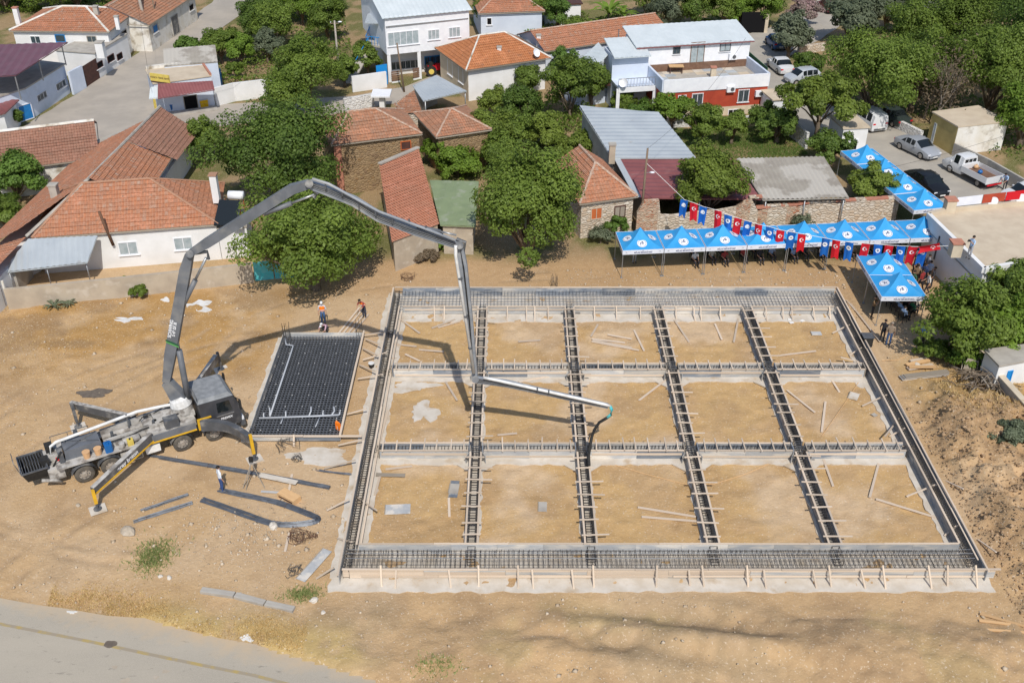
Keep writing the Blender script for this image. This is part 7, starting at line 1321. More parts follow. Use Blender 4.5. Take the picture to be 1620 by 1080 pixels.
# ================================================================ loose boards and site clutter
def plank(label, a, b, w_=.12, h_=.045, mat='timber', z=.06, z2=None, name='plank', cat='plank', group=None):
    o = stick(name, G(a[0],a[1],z), G(b[0],b[1],z if z2 is None else z2), w_, h_, mt[mat]); tag(o, label, cat, group); return o
PL = [((632,504),(664,527),'slanting plank in the back left bay'),((683,519),(720,505),'upper of two crossed pale planks in the back left bay'),((693,518),(728,508),'lower of two crossed pale planks in the back left bay'),((624,544),(659,548),'short plank lying level in the back left bay'),((663,553),(702,556),'plank crossing the boom shadow in the back left bay'),((641,560),(664,571),'buried plank at the front of the back left bay'),
 ((820,540),(855,538),'single short plank in the second back bay'),((935,532),(946,513),'short upright plank in the middle back bay'),((936,536),(989,542),'top plank of the pile in the middle back bay'),((936,540),(1011,554),'longest plank of the pile in the middle back bay'),((961,529),(999,536),'rear plank above the pile in the middle back bay'),((938,538),(1000,550),'second plank of the pile in the middle back bay'),((1003,522),(1019,555),'steep plank right of the pile in the middle back bay'),
 ((1067,506),(1090,541),'long slanting plank in the fourth back bay'),((1131,512),(1142,537),'short dark plank in the fourth back bay'),((1168,504),(1161,541),'plank beside the fourth inner beam in the fourth back bay'),((1235,562),(1291,555),'plank along the front of the back right bay'),
 ((614,649),(601,697),'plank near the left edge beam in the left middle bay'),((705,604),(723,633),'slanting plank under the boom shadow in the left middle bay'),((821,604),(875,594),'pale plank at the back of the second middle bay'),((787,688),(818,685),'short plank at the front of the second middle bay'),((1011,633),(1057,598),'slanting plank in the centre middle bay'),
 ((1245,617),(1289,652),'slanting plank beside the fourth inner beam in the right middle bay'),((1306,635),(1300,683),'upright plank in the right middle bay'),((1316,601),(1328,620),'short dark plank in the right middle bay'),((610,742),(652,737),'pale plank at the back of the front left bay'),((602,750),(593,783),'upright plank in the front left bay'),((710,787),(711,817),'short plank below the dark sheet in the front left bay'),
 ((1009,802),(1101,817),'upper of two long planks in the front centre bay'),((1015,817),(1102,824),'lower of two long planks in the front centre bay'),((1303,727),(1318,769),'slanting plank at the left of the front right bay'),((1390,733),(1376,786),'upright plank in the front right bay'),((1386,789),(1480,818),'long plank across the front right bay'),
 ((1605,840),(1618,820),'short plank on the spoil at the right edge'),((1550,970),(1622,990),'upper plank of three on the dirt at the lower right'),((1549,981),(1600,987),'middle plank of three on the dirt at the lower right'),((1558,995),(1622,1000),'lower plank of three on the dirt at the lower right'),((1510,643),(1535,648),'short plank on the bank below the firewood pile'),
 ((536,527),(569,486),'left plank of the bundle leaning behind the rebar mat'),((543,527),(574,488),'second plank of the bundle leaning behind the rebar mat'),((551,527),(580,492),'third plank of the bundle leaning behind the rebar mat'),((559,526),(583,497),'right plank of the bundle leaning behind the rebar mat'),((457,778),(462,750),'upright offcut on the rebar bundle near the tripod'),((413,777),(447,779),'white painted board near the tripod'),((451,872),(458,842),'short plank beside the wire tangle'),((700,487),(702,510),'short upright offcut at the back of the back left bay'),((1345,480),(1392,540),'weathered plank lying beside the right edge beam')]
for a, b, lab in PL: plank(lab, a, b, .13, .045, 'newtimber' if b[0] > 1590 else ('plylight' if 'white painted' in lab else 'timber'), .07)
def panel(label, px, w_, d_, rot, mat, z=.05, name='plywood_sheet', cat='sheet'):
    p = G(*px); r_ = thing(name, label, cat, (p.x,p.y,z-.02), rot); part(MB().box(-w_/2,w_/2,-d_/2,d_/2,0,.025), 'sheet', mt[mat], r_); part(MB().box(-w_/2,-w_/2+.05,-d_/2,d_/2,.025,.04), 'edge_strip', mt['oldtimber' if mat != 'paper' else 'paper'], r_); return r_
panel('large grey splashed plywood sheet in the front left bay', (629,806), 1.35, .75, .06, 'plylight'); panel('dark plywood sheet half covered by a grey one in the front left bay', (718,774), .5, 1.35, -.05, 'ply'); panel('grey sheet lying across the dark one in the front left bay', (718,774), .55, .75, -.08, 'conc', .09); panel('grey board stack at the back of the front left bay', (618,753), 1.6, .28, -.04, 'oldtimber', .1)
panel('pale grey sheet lying flat in the second front bay', (858,802), .48, .75, -.04, 'conc'); panel('pale tilted square sheet in the right middle bay', (1350,627), .6, .75, -.5, 'blind'); panel('small grey sheet in the back right bay', (1291,528), .7, .45, .0, 'plylight'); panel('small grey scrap of sheet in the right middle bay', (1383,657), .3, .3, .5, 'conc')
for i, (x, y) in enumerate(((1250,506),(1252,511),(1269,508))): panel(('upper','lower','separate')[i]+' white paper scrap in the back right bay', (x,y), .3, .22, .3*i, 'paper', .05, 'paper_scrap', 'paper')
panel('wide weathered board leaning at the lower left corner of the foundation', (497,895), .55, 2.3, -.45, 'plylight', .1); panel('pale concrete board lying on the long rebar bundle', (440,761), 2.3, .35, -.30, 'blind', .2)
bx = thing('crate', 'orange wooden block lying beside the looped rebar bundle', 'crate', G(458,789), -.6); part(MB().box(-.6,.6,-.28,.28,0,.32), 'body', mt['newtimber'], bx); part(MB().box(-.5,.5,-.285,-.275,.1,.2), 'slot', mt['brown'], bx)
fm = thing('warning_flag', 'orange warning flag on a stick at the right edge of the rebar mat', 'flag', G(535,685)); part(MB().tube([(0,0,0),(-.03,0,1.0)], .02, 5), 'stick', mt['timber'], fm); part(MB().add([(-.03,0,.95),(.2,-.06,.75),(.22,-.02,.3),(.05,.04,.1),(-.1,-.03,.35),(-.1,-.05,.8)], [(0,1,2,3,4,5)]), 'cloth', mt['orange'], fm)
bk_ = thing('bucket', 'black bucket with a white rim between the rebar mat and the left edge beam', 'bucket', G(588,581)); part(MB().tube([(0,0,0),(0,0,.32)], [.15,.19], 12), 'body', mt['black'], bk_); part(MB().tube([(0,0,.32),(0,0,.35)], .2, 12), 'rim', mt['plastic'], bk_)
wb_ = thing('concrete_bucket', 'black tub hanging on the outer board of the right edge beam', 'tub', G(1371,541,.35)); part(MB().prism([(-.3,-.3),(.3,-.3),(.36,.3),(-.36,.3)], -.2, .5), 'body', mt['black'], wb_); part(MB().bar((-.36,0,.5),(.36,0,.5),.7,.04), 'rim', mt['trucksteel'], wb_)
def bundle(label, pts, w_=.3, n=14, z=.09, mat='rebarblue'):
    b_ = thing('rebar_bundle', label, 'rebar bundle', G(*pts[0]), world=True); c_ = [G(*p) for p in pts]; rr_ = random.Random(len(pts)*7+int(pts[0][0])); mb = MB()
    sm2 = []
    for i in range(len(c_)-1):
        p0, p1, p2, p3 = c_[max(i-1,0)], c_[i], c_[i+1], c_[min(i+2,len(c_)-1)]
        for k in range(4): t = k/4; sm2.append(.5*((2*p1)+(p2-p0)*t+(2*p0-5*p1+4*p2-p3)*t*t+(3*p1-p0-3*p2+p3)*t**3))
    sm2.append(c_[-1])
    for k in range(n):
        o = rr_.uniform(-w_/2,w_/2); zz = z+rr_.uniform(-.06,.08); q = []
        for i, p in enumerate(sm2): d_ = (sm2[min(i+1,len(sm2)-1)]-sm2[max(i-1,0)]).normalized(); q.append(p+V((-d_.y,d_.x,0))*(o+rr_.uniform(-.02,.02))+V((0,0,zz)))
        mb.tube(q[rr_.randint(0,1):], .021, 4)
    part(mb, 'bars', mt[mat], b_, kind='stuff', fix=False)
    for t in (.25,.75): i = int(t*(len(sm2)-1)); p = sm2[i]; d_ = (sm2[min(i+1,len(sm2)-1)]-sm2[max(i-1,0)]).normalized(); s_ = V((-d_.y,d_.x,0))*(w_/2+.03); part(MB().tube([p-s_+V((0,0,.05)), p+V((0,0,z+.1)), p+s_+V((0,0,.05))], .012, 4), 'tie_wire', mt['rust'], b_)
bundle('looped grey rebar bundle bent back on itself on the dirt', [(346,776),(380,783),(440,796),(490,815),(502,821),(494,827),(460,831),(428,828),(380,812),(320,791)], .42, 22); bundle('short rebar bundle, lower of two left of the looped one', [(211,827),(258,812),(305,797)], .16, 10); bundle('short rebar bundle, upper of two left of the looped one', [(223,810),(260,797),(298,784)], .14, 9); bundle('long straight rebar bundle running under the tripod', [(235,722),(330,738),(395,749),(460,761),(522,773)], .22, 14); bundle('thin rebar bundle on the dirt left of the edge beam', [(500,745),(530,749),(556,752)], .14, 8)
def tangle(label, px, r, n, mat='rust', name='wire_tangle', seed=1, h_=.3):
    rr_ = random.Random(seed); p = G(*px); mb = MB()
    for k in range(n):
        a = rr_.uniform(0,6.28); c_ = p+V((rr_.uniform(-r,r)*.4,rr_.uniform(-r,r)*.4,.05)); q = []
        for i in range(7): t = a+i*rr_.uniform(.5,.8); rd = r*rr_.uniform(.35,.9); q.append(c_+V((rd*math.cos(t),rd*math.sin(t),rr_.uniform(0,h_))))
        mb.tube(q, .014, 4)
    o = part(mb, name, mt[mat], None, fix=False); tag(o, label, 'wire')
tangle('rusty wire tangle on the dirt beside the wide board', (473,851), .62, 14, seed=2); tangle('small wire tangle right of the big rusty one', (496,852), .25, 6, seed=3); tangle('crumpled mesh scrap beside the leaning wide board', (463,905), .45, 7, 'rebar', seed=5); tangle('bent rods scattered in front of the rebar mat', (455,705), .9, 8, 'rebar', seed=6); tangle('coil of rusty wire behind the back footing', (646,440), .6, 9, seed=7, h_=.15); tangle('wire coil in the right middle bay', (1267,592), .25, 4, 'rust', seed=8, h_=.08); tangle('dark stirrup heap on the concrete spill', (470,728), .35, 8, 'rebar', seed=9)
def hose(label, pts, mat='newtimber', r=.02): o = part(MB().tube([G(*p)+V((0,0,.04)) for p in pts], r, 4), 'string_line', mt[mat], None); tag(o, label, 'string')
hose('pale string lying across the front bays', [(960,732),(1020,750),(1090,768),(1130,766),(1180,750),(1215,735)]); hose('pale string crossing the right middle bay', [(1360,602),(1335,640),(1300,690)]); hose('orange string on the dirt right of the foundation', [(1395,571),(1420,570),(1440,560)])
# timber stack on the right, firewood
ts = thing('timber_stack', 'stack of sawn boards on the dirt right of the foundation', 'timber stack', G(1460,590), world=True)
for a, b, w_, z, m_ in (((1436,583),(1476,577),.3,.1,'timber'),((1434,577),(1470,569),.25,.12,'newtimber'),((1440,571),(1468,566),.2,.1,'timber'),((1438,580),(1480,580),.22,.24,'newtimber')): stick('board', G(*a,z), G(*b,z), w_, .09, mt[m_], ts)
ts = thing('formwork_panel_stack', 'stack of long grey formwork panels in front of the sawn boards', 'panel stack', G(1460,600), world=True)
for k in range(4): stick('panel', G(1425+2*k,598-k,.08+.07*k), G(1497+k,590-k,.08+.07*k), .5-.04*k, .06, mt['oldtimber' if k % 2 else 'plylight'], ts)
fw_ = thing('firewood_pile', 'dark pile of cut branches against the grey retaining wall', 'firewood', G(1555,620), world=True); rr_ = random.Random(4)
for k in range(140):
    p = G(1556,618)+V((rr_.gauss(0,.95),rr_.gauss(0,1.0),0)); d2 = ((p-G(1555,618)).length); z = max(.08,1.25-d2*.5)*rr_.uniform(.3,1); a = rr_.uniform(0,6.28); l = rr_.uniform(.4,1.0); part(MB().tube([p+V((math.cos(a)*l,math.sin(a)*l,z-.05)), p+V((0,0,z+.08)), p-V((math.cos(a)*l,math.sin(a)*l*.8,0))+V((0,0,max(z-.1,.04)))], rr_.uniform(.02,.045), 5), 'branch', mt['bark' if rr_.random() < .7 else 'greybark'], fw_)
for a, b in (((1552,595),(1564,612)),((1560,590),(1569,610))): stick('post', G(*a,.9), G(*b,.9), .1, .1, mt['oldtimber'], fw_)
sc = thing('corrugated_sheet', 'curved dark corrugated sheet leaning by the firewood pile', 'sheet', G(1535,580), world=True); mono(sc, [G(1520,590,.1), G(1545,590,.1), G(1548,570,.9), G(1525,562,.9)], 'oldtimber', .12, .03, name='sheet')
def plastic(label, px, rx, ry, seed):
    p = G(*px); o = sheet('plastic_sheet', blob(p.x,p.y,rx,ry,seed,26,.5), .07, mt['plastic'], label, .05); del o['kind']; tag(o, label, 'plastic sheet')
plastic('white plastic sheet lying on the dry grass below the grey wall', (203,506), .85, .28, 31); plastic('larger torn white plastic sheet left of the turquoise gate', (317,485), .75, .75, 35); plastic('small white plastic scrap beside the boom', (262,475), .3, .25, 33); plastic('white paper scrap on the verge by the asphalt road', (390,1010), .28, .18, 34); plastic('tiny white scrap on the edge of the asphalt road', (114,969), .16, .08, 36)
def rock(label, px, r, seed, mat='stonelight', group=None):
    rr_ = random.Random(seed); mb = MB(); mb.sphere((0,0,0), r, r*.8, r*.6, 9, 6); mb.v = [(x*rr_.uniform(.8,1.2), y*rr_.uniform(.8,1.2), z*rr_.uniform(.8,1.15)) for x, y, z in mb.v]; o = part(mb, 'boulder', mt[mat], None); o.location = G(*px)+V((0,0,r*.2)); o.rotation_euler = (0,0,rr_.uniform(0,6)); tag(o, label, 'stone', group)
for i, (x, y, r_, lab) in enumerate(((203,842,.42,'large round tan boulder on the dirt below the short rebar bundles'),(433,833,.3,'pale boulder at the end of the looped rebar bundle'),(497,950,.22,'pale rubble stone at the lower left corner of the foundation'),(511,970,.16,'white stone below the lower left corner of the foundation'),(268,914,.16,'white stone beside the green weeds'),(254,912,.14,'flat pale stone left of the white stone'),(1602,1042,.26,'big white stone near the lower right corner'),(1538,1025,.14,'grey stone left of the big white one at lower right'),(124,800,.16,'tan stone near the rear outrigger foot'),(380,940,.12,'small pale stone above the kerb'),(1605,1008,.12,'pale stone below the loose planks at lower right'),(1450,578,.25,'dark rubble stone behind the timber stack'))): rock(lab, (x,y), r_, i+3, 'wallgrey' if 'tan' in lab else 'blind')
# gravel: uncountable small stones
def stones(n, fn, name, label, mat, seed):
    rg = np.random.default_rng(seed); base = np.array([(1,0,0),(0,1,0),(-1,0,0),(0,-1,0),(0,0,.7),(0,0,-.5)]); tri = np.array([(0,1,4),(1,2,4),(2,3,4),(3,0,4),(1,0,5),(2,1,5),(3,2,5),(0,3,5)]); P2 = fn(rg, n); n = len(P2)
    r_ = (rg.pareto(2.6,n)+1)*.035; r_ = np.clip(r_, .03, .17); ang = rg.uniform(0,6.28,n); v_ = base[None]*r_[:,None,None]*rg.uniform(.6,1.3,(n,6,1)); ca, sa = np.cos(ang)[:,None], np.sin(ang)[:,None]
    x = v_[...,0]*ca-v_[...,1]*sa; y = v_[...,0]*sa+v_[...,1]*ca; ix = np.clip(np.searchsorted(gx, P2[:,0]),0,nx-1); iy = np.clip(np.searchsorted(gy, P2[:,1]),0,ny-1); z0 = Z[ix,iy]
    co = np.stack([x+P2[:,:1], y+P2[:,1:2], v_[...,2]+z0[:,None]+.02], -1).reshape(-1,3); f = (tri[None]+6*np.arange(n)[:,None,None]).reshape(-1,3); me = bpy.data.meshes.new(name); npmesh(me, co, f, 3); me.materials.append(mt[mat]); o = link(name, me); tag(o, label, 'stones', kind='stuff')
def site(rg, n):
    p = np.stack([rg.uniform(-36,38,n), rg.uniform(28,66,n)], -1); k = ~inpoly(p[:,0],p[:,1],ROAD) & ~((p[:,0] > -9) & (p[:,0] < 23.4) & (p[:,1] > 35) & (p[:,1] < 64)) & ~((p[:,0] > -15.6) & (p[:,0] < -9.4) & (p[:,1] > 46) & (p[:,1] < 58.4))
    return p[k & (fbm(p[:,0],p[:,1],.3,91) > rg.uniform(.3,.75,n))]
mt['clod'] = M('dark_clods', (.42,.29,.175), (.32,.215,.125), 3); mt['pebble'] = M('pale_pebbles', (.60,.50,.38), (.40,.31,.21), 3, bp=0)
stones(9000, site, 'gravel', 'small pale stones scattered over the site soil', 'pebble', 1); stones(6500, lambda rg, n: np.stack([rg.uniform(23.6,33,n), rg.uniform(33,50,n)], -1), 'clods', 'dark soil clods on the spoil heaps right of the foundation', 'clod' if 'clod' in mt else 'bark', 2)
stones(900, lambda rg, n: np.stack([rg.uniform(4,29,n), rg.uniform(64,67.5,n)], -1), 'rubble', 'pale rubble crumbs along the back of the site', 'pebble', 3); stones(700, lambda rg, n: np.stack([rg.normal(-13,2.5,n), rg.normal(39.5,1.3,n)], -1), 'rubble', 'pale rubble crumbs around the looped rebar bundle', 'pebble', 4)
# ================================================================ vegetation
def leaf_cloud(pts, nrm, size, rg, tint, name, mat, long=1.5):
    n = len(pts); d_ = rg.normal(size=(n,3)); d_ /= np.linalg.norm(d_,axis=1,keepdims=True); nn = nrm+.55*rg.normal(size=(n,3)); nn /= np.linalg.norm(nn,axis=1,keepdims=True)
    a = np.cross(nn, d_); a /= np.maximum(np.linalg.norm(a,axis=1,keepdims=True),1e-6); b = np.cross(nn, a); s = size*rg.uniform(.6,1.35,(n,1)); A_ = a*s*long*.5; B_ = b*s*.5
    co = np.stack([pts-A_, pts+B_*.9+nn*s*.12, pts+A_, pts-B_*.9+nn*s*.12], 1).reshape(-1,3); f = np.arange(4*n).reshape(-1,4); me = bpy.data.meshes.new(name); npmesh(me, co, f); me.materials.append(mt[mat])
    at = me.attributes.new('tint', 'FLOAT', 'FACE'); at.data.foreach_set('value', np.clip(tint,0,1).astype(np.float32)); return me
def tree(label, p, h, rx, ry, z0, mat, n=6000, seed=0, leaf=.16, name='leafy_tree', cat='tree', trunk=.22, clumps=None, bark='bark', flat=1.0, ragged=.5, group=None, long=1.5):
    n = int(n*2.3); rg = np.random.default_rng(seed+100); root = thing(name, label, cat, (p[0],p[1],0), rg.uniform(0,6.28) if trunk else 0, group); rz = (h-z0)/2; zc = z0+rz; R0 = (rx*ry*rz)**(1/3)
    nc = clumps or int(26+R0*9); d_ = rg.normal(size=(nc,3)); d_ /= np.linalg.norm(d_,axis=1,keepdims=True); d_[:,2] = np.where(d_[:,2] < -.55, -d_[:,2], d_[:,2]); rad = np.clip(rg.uniform(.45,.88,(nc,1))*(1+ragged*rg.normal(size=(nc,1))*.45), .15, 1.08)
    C_ = d_*rad*np.array([rx,ry,rz*flat])+np.array([0,0,zc]); cr = rg.uniform(.20,.36,nc)*R0; w_ = cr**2; w_ /= w_.sum(); k = rg.choice(nc, n, p=w_)
    e = rg.normal(size=(n,3)); e /= np.linalg.norm(e,axis=1,keepdims=True); pts = C_[k]+e*(cr[k]*rg.uniform(.35,1.08,n)**.6)[:,None]*np.array([1,1,.8]); pts[:,2] = np.maximum(pts[:,2], .12)
    ct = rg.uniform(.1,.9,nc); tint = ct[k]*.55+rg.uniform(0,1,n)*.45+rg.uniform(-.12,.22)
    link('crown', leaf_cloud(pts, e*.8+d_[k]*.6+np.array([0,0,.45]), leaf, rg, tint, 'crown', mat, long), root)
    if trunk:
        mb = MB(); zt_ = z0+rz*.9; b0 = V((rg.uniform(-.2,.2),rg.uniform(-.2,.2),zt_)); mb.tube([(0,0,-.2),(.05,0,z0*.6),b0], [trunk*1.25,trunk,trunk*.5], 8)
        for i in rg.choice(nc, min(nc, 11), replace=False): q = V(C_[i]); s_ = V((b0.x*.5,b0.y*.5,max(.5,z0*rg.uniform(.5,1.0)))); mb.tube([s_, (s_+q)/2+V((0,0,.25)), q], [trunk*.5,trunk*.3,trunk*.1], 5)
        part(mb, 'trunk', mt[bark], root, True)
    else: part(MB().tube([(0,0,-.1),(0,0,h*.5)], [.06,.03], 5), 'stem', mt[bark], root)
    return root
def T(label, px, h, rx, ry, z0, mat, n, seed, **kw): return tree(label, G(*px), h, rx, ry, z0, mat, n, seed, **kw)
# big trees around the site
T('largest dark green tree, standing behind the second boom section', (450,334), 8.8, 6.1, 5.0, .8, 'deep', 15000, 1, trunk=.35); T('large green tree in front of the turquoise gate under the boom', (500,458), 7.4, 5.1, 4.0, .25, 'bush', 14500, 2, trunk=.32); T('round bright green tree in front of the green roofed shed', (834,415), 8.8, 4.4, 3.8, .5, 'bush', 14000, 3, trunk=.3, ragged=.25)
T('green tree growing from the ruined wall behind the tents', (1118,352), 6.0, 3.1, 2.6, 1.3, 'yellowgreen', 7500, 4); T('leafy tree with long shoots in front of the flat roof building', (1512,570), 5.4, 3.0, 2.3, .1, 'bush', 6800, 5, ragged=1.3, clumps=80); T('dense round bush tree right of the leafy tree at the right edge', (1575,566), 3.9, 3.0, 2.4, .2, 'bright', 9000, 6); T('dark bush tree behind the low shed at the right edge', (1625,530), 4.4, 2.6, 2.2, .5, 'bush', 5500, 7)
T('umbrella pine with a bare trunk beside the garden wall', (1288,232), 6.6, 3.5, 3.1, 3.0, 'yellowgreen', 10000, 8, leaf=.2, name='pine_tree', clumps=55); T('citrus tree beside the slanting row of tents', (1378,326), 3.6, 2.3, 2.0, .4, 'yellowgreen', 5000, 9); T('dark shrub between the cement roof and the far tents', (1310,262), 3.2, 2.4, 1.8, .3, 'deep', 4000, 10); T('dark shrub below the garden wall of the pine', (1228,226), 3.4, 2.3, 1.8, .3, 'deep', 4200, 11)
# right hand grove
for i, (x, y, h_, rx, m_, n, lab) in enumerate(((1372,190,9.2,5.2,'bush',13000,'large spreading tree shading the parked van'),(1440,178,8.0,4.2,'bush',9000,'tall tree right of the spreading one beside the stone wall'),(1560,188,9.6,5.0,'bush',13000,'large tree overhanging the roof of the ochre shed'),(1618,150,11.0,5.5,'deep',11000,'tallest dark tree at the upper right edge'),(1600,95,11.0,5.5,'deep',10000,'dark tree at the upper right corner'),(1510,110,8.5,4.4,'bush',8500,'green tree in the middle of the right-hand grove'),(1440,110,8.0,4.2,'bush',8000,'bushy green tree behind the spreading tree'),(1610,235,6.0,3.2,'bright',6000,'bright green tree at the right edge behind the block wall'),(1540,60,9.0,4.6,'bush',8000,'green tree at the top of the right-hand grove'),(1480,60,7.0,3.6,'olive',6000,'grey-green olive at the top of the right-hand grove'))):
    T(lab, (x,y), h_, rx, rx*.85, 1.2, m_, n, 20+i, trunk=.3)
T('grey-green olive tree at the street bend', (1340,72), 5.6, 3.6, 3.0, 1.0, 'olive', 7000, 40, leaf=.22); T('grey-green olive tree beside the blue car', (1246,92), 5.0, 2.6, 2.3, .6, 'olive', 5500, 41, leaf=.2); T('grey olive tree right of the street bend', (1400,50), 5.0, 3.0, 2.6, .8, 'olive', 5000, 42, leaf=.2); T('pink flowering oleander beside the ivy wall', (1268,42), 3.4, 2.2, 1.8, .3, 'flower', 4200, 43, trunk=0, name='oleander', cat='shrub'); T('low shrub beside the silver estate car', (1275,118), 2.4, 1.8, 1.4, .2, 'deep', 2500, 44, trunk=0, name='shrub', cat='shrub')
# bare grey trees in the grove
for i, (x, y, h_) in enumerate(((1478,200,7.5),(1496,192,7.0),(1462,188,6.0))):
    rr_ = random.Random(60+i); r_ = thing('bare_tree', ('left','right','small rear')[i]+' bare grey tree in front of the dark grove', 'tree', G(x,y)); mb = MB()
    def br(p, d_, l, r0, k):
        q = p+d_*l; mb.tube([p, q], [r0, r0*.6], 5)
        if k:
            for _ in range(3): nd = (d_+V((rr_.uniform(-.7,.7),rr_.uniform(-.7,.7),rr_.uniform(-.1,.6)))).normalized(); br(p+d_*l*rr_.uniform(.5,1), nd, l*.68, r0*.55, k-1)
    br(V((0,0,-.1)), V((.05,0,1)), h_*.38, .14, 4); part(mb, 'trunk', mt['greybark'], r_, fix=False)
    rg = np.random.default_rng(70+i); pts = rg.normal(size=(700,3))*np.array([1.2,1.2,1.5])+np.array([0,0,h_*.6]); link('crown', leaf_cloud(pts, np.zeros((700,3)), .14, rg, rg.uniform(0,1,700), 'crown', 'drytwig', 2.5), r_)
# village gardens
VG = [((490,176),7.6,4.0,'bush',9500,'dark green tree left of the white rubble wall behind the barn'),((455,195),5.0,3.0,'bush',5000,'tree between the largest tree and the white garden wall'),((325,258),4.4,2.2,'bush',5000,'rounded tree beside the yard of the farmhouse'),((306,96),2.6,1.9,'fresh',4500,'bamboo-like shrub by the old grey-roofed house'),((352,100),3.8,2.7,'bush',6500,'garden tree right of the old grey-roofed house'),((384,106),3.6,2.0,'bright',3800,'bright green small tree in the garden behind the shop'),((372,126),2.0,1.1,'bush',1500,'small dark bush beside the white garden wall'),((412,66),5.5,2.8,'deep',6500,'dark garden tree at the top beside the street'),((440,80),5.5,3.0,'bush',6000,'green garden tree behind the white wall'),((435,30),6.5,3.6,'bush',6000,'green garden tree at the top edge'),((480,40),6.0,3.2,'bright',6000,'bright garden tree left of the blue balcony'),((520,70),5.5,2.8,'bush',5500,'green tree beside the concrete lamp pole'),((425,100),4.0,2.0,'olive',3500,'pale grey shrub tree in the garden behind the wall'),((420,20),7.0,3.4,'deep',6500,'dark tree at the top edge beside the street'),((510,20),7.0,3.6,'deep',6500,'dark tree behind the blue balcony at the top edge'),((582,118),3.6,2.2,'bush',4200,'dark bush tree left of the azure gate'),((545,138),3.2,1.8,'bush',3000,'small tree behind the white wall left of the azure gate'),
 ((760,250),4.6,2.7,'yellowgreen',6500,'yellow-green fig tree right of the low tiled hip roof'),((700,268),3.2,1.7,'bright',3000,'bright shrub between the stone barn and the red slope'),((725,280),2.6,2.4,'bright',3600,'bright green shrub behind the green shed'),((790,275),3.4,2.6,'bush',4500,'shrub behind the round bright tree'),((825,205),4.4,2.4,'deep',4500,'dark garden tree below the orange roofed house'),((812,240),3.6,2.2,'bush',3600,'garden shrub below the dark garden tree'),((862,236),3.4,2.2,'yellowgreen',4000,'yellow-green shrub left of the grey metal roof'),((912,258),3.0,2.2,'yellowgreen',3800,'yellow-green citrus above the stone hut'),((902,190),6.0,2.7,'bush',6500,'tall tree left of the big pale metal roof'),((935,170),4.6,2.0,'bush',3800,'tree beside the green hut'),((890,130),4.0,1.6,'fresh',2600,'thin tree beside the vine porch'),((790,182),2.6,2.4,'yellowgreen',3600,'vine-covered arbour below the orange roofed house'),((835,150),3.2,2.2,'bush',3200,'vine on the porch of the orange roofed house'),
 ((1062,205),3.4,2.3,'bright',4500,'bright tree in front of the porch of the red house'),((1108,232),4.3,2.1,'bush',4800,'orange tree in front of the red wall'),((1156,228),3.4,1.6,'bush',2600,'small tree below the red wall door'),((1205,212),3.0,1.7,'deep',2800,'dark shrub in front of the garage block'),((985,178),2.2,1.6,'bush',2200,'low shrub beside the green hut'),((1020,190),1.6,2.6,'fresh',2600,'low hedge below the porch of the red house'),
 ((955,48),4.5,3.0,'bright',2000,'x'),((850,48),4.5,2.6,'bush',4200,'green shrub tree at the top centre'),((880,58),4.8,1.9,'fresh',3200,'tall light green shrub left of the palm-like plant'),((912,72),3.4,2.4,'bush',3500,'shrub behind the long orange tiled roof'),((1050,50),5.0,3.0,'olive',5000,'grey-green tree behind the pale metal roof'),((1100,44),5.6,3.0,'deep',5200,'dark tree behind the pale metal roof'),((1145,46),5.0,2.8,'bush',5000,'green tree left of the ivy archway'),((1205,44),5.4,3.2,'bright',6500,'bright ivy mass over the archway'),((1168,46),4.4,1.8,'bright',3500,'ivy clump left of the archway'),((1020,30),5.5,3.0,'bush',4500,'green tree at the top edge right of the palm-like plant'),((768,45),4.0,2.2,'bush',3500,'bush between the big white house and the orange roof'),((800,30),3.0,2.0,'bush',2500,'bush in front of the top edge house'),
 ((30,322),4.4,2.8,'fresh',5000,'green vine tree at the left edge beside the red slope'),((66,286),2.9,2.8,'bright',3600,'bright vine below the brown tiled roof'),((12,365),3.4,1.8,'bush',3600,'green bush at the left edge above the lean-to'),((100,270),2.4,1.5,'bright',2200,'bright vine at the corner of the brown tiled roof'),((28,202),1.8,1.2,'deep',1500,'dark bush at the foot of the terrace house'),((60,14),5.0,4.2,'bush',5500,'row of dark trees behind the upper left house, left one'),((125,16),5.0,4.2,'deep',5500,'row of dark trees behind the upper left house, right one'),((10,20),5.0,3.6,'bush',4500,'dark tree at the upper left corner'),((222,470),.9,.8,'bush',1200,'green bush at the foot of the grey garden wall'),((206,462),1.3,.5,'yellowgreen',500,'yellow-green plant at the foot of the grey garden wall'),((1545,545),3.0,2.2,'fresh',4500,'light green shrub behind the leafy tree at the right'),((1615,500),4.2,2.8,'bush',5500,'green tree behind the bushes at the right edge'),((1478,566),1.2,1.3,'bush',1800,'low dark bush at the foot of the leafy tree'),((1530,580),1.3,1.4,'bright',2000,'low bright bush beside the corrugated sheet'),((1604,706),1.5,1.5,'olive',3200,'grey-green shrub on the bank at the right edge'),((1560,672),.9,1.2,'drytwig',1600,'dry brown brushwood below the firewood pile'),((975,372),1.6,1.1,'fresh',1300,'weedy shrub at the foot of the stone hut'),((950,385),1.3,1.2,'olive',1000,'grey weeds at the foot of the round bright tree'),((1268,366),1.4,1.0,'olive',900,'grey shrub on the ruined wall behind the tents'),((672,412),.8,1.3,'drytwig',1500,'dry brushwood heap in front of the red tiled slope'),((695,398),1.2,.5,'bright',500,'small green sapling in front of the red tiled slope')]
for i, (px, h_, rx, m_, n, lab) in enumerate(VG):
    if lab == 'x': continue
    T(lab, px, h_, rx, rx*.8, .15 if h_ < 3 else h_*.14, m_, int(n*.9), 200+i, trunk=.16 if h_ > 3 else 0, name='leafy_tree' if h_ > 3 else 'shrub', cat='tree' if h_ > 3 else 'shrub', leaf=.155 if h_ > 1.5 else .11)
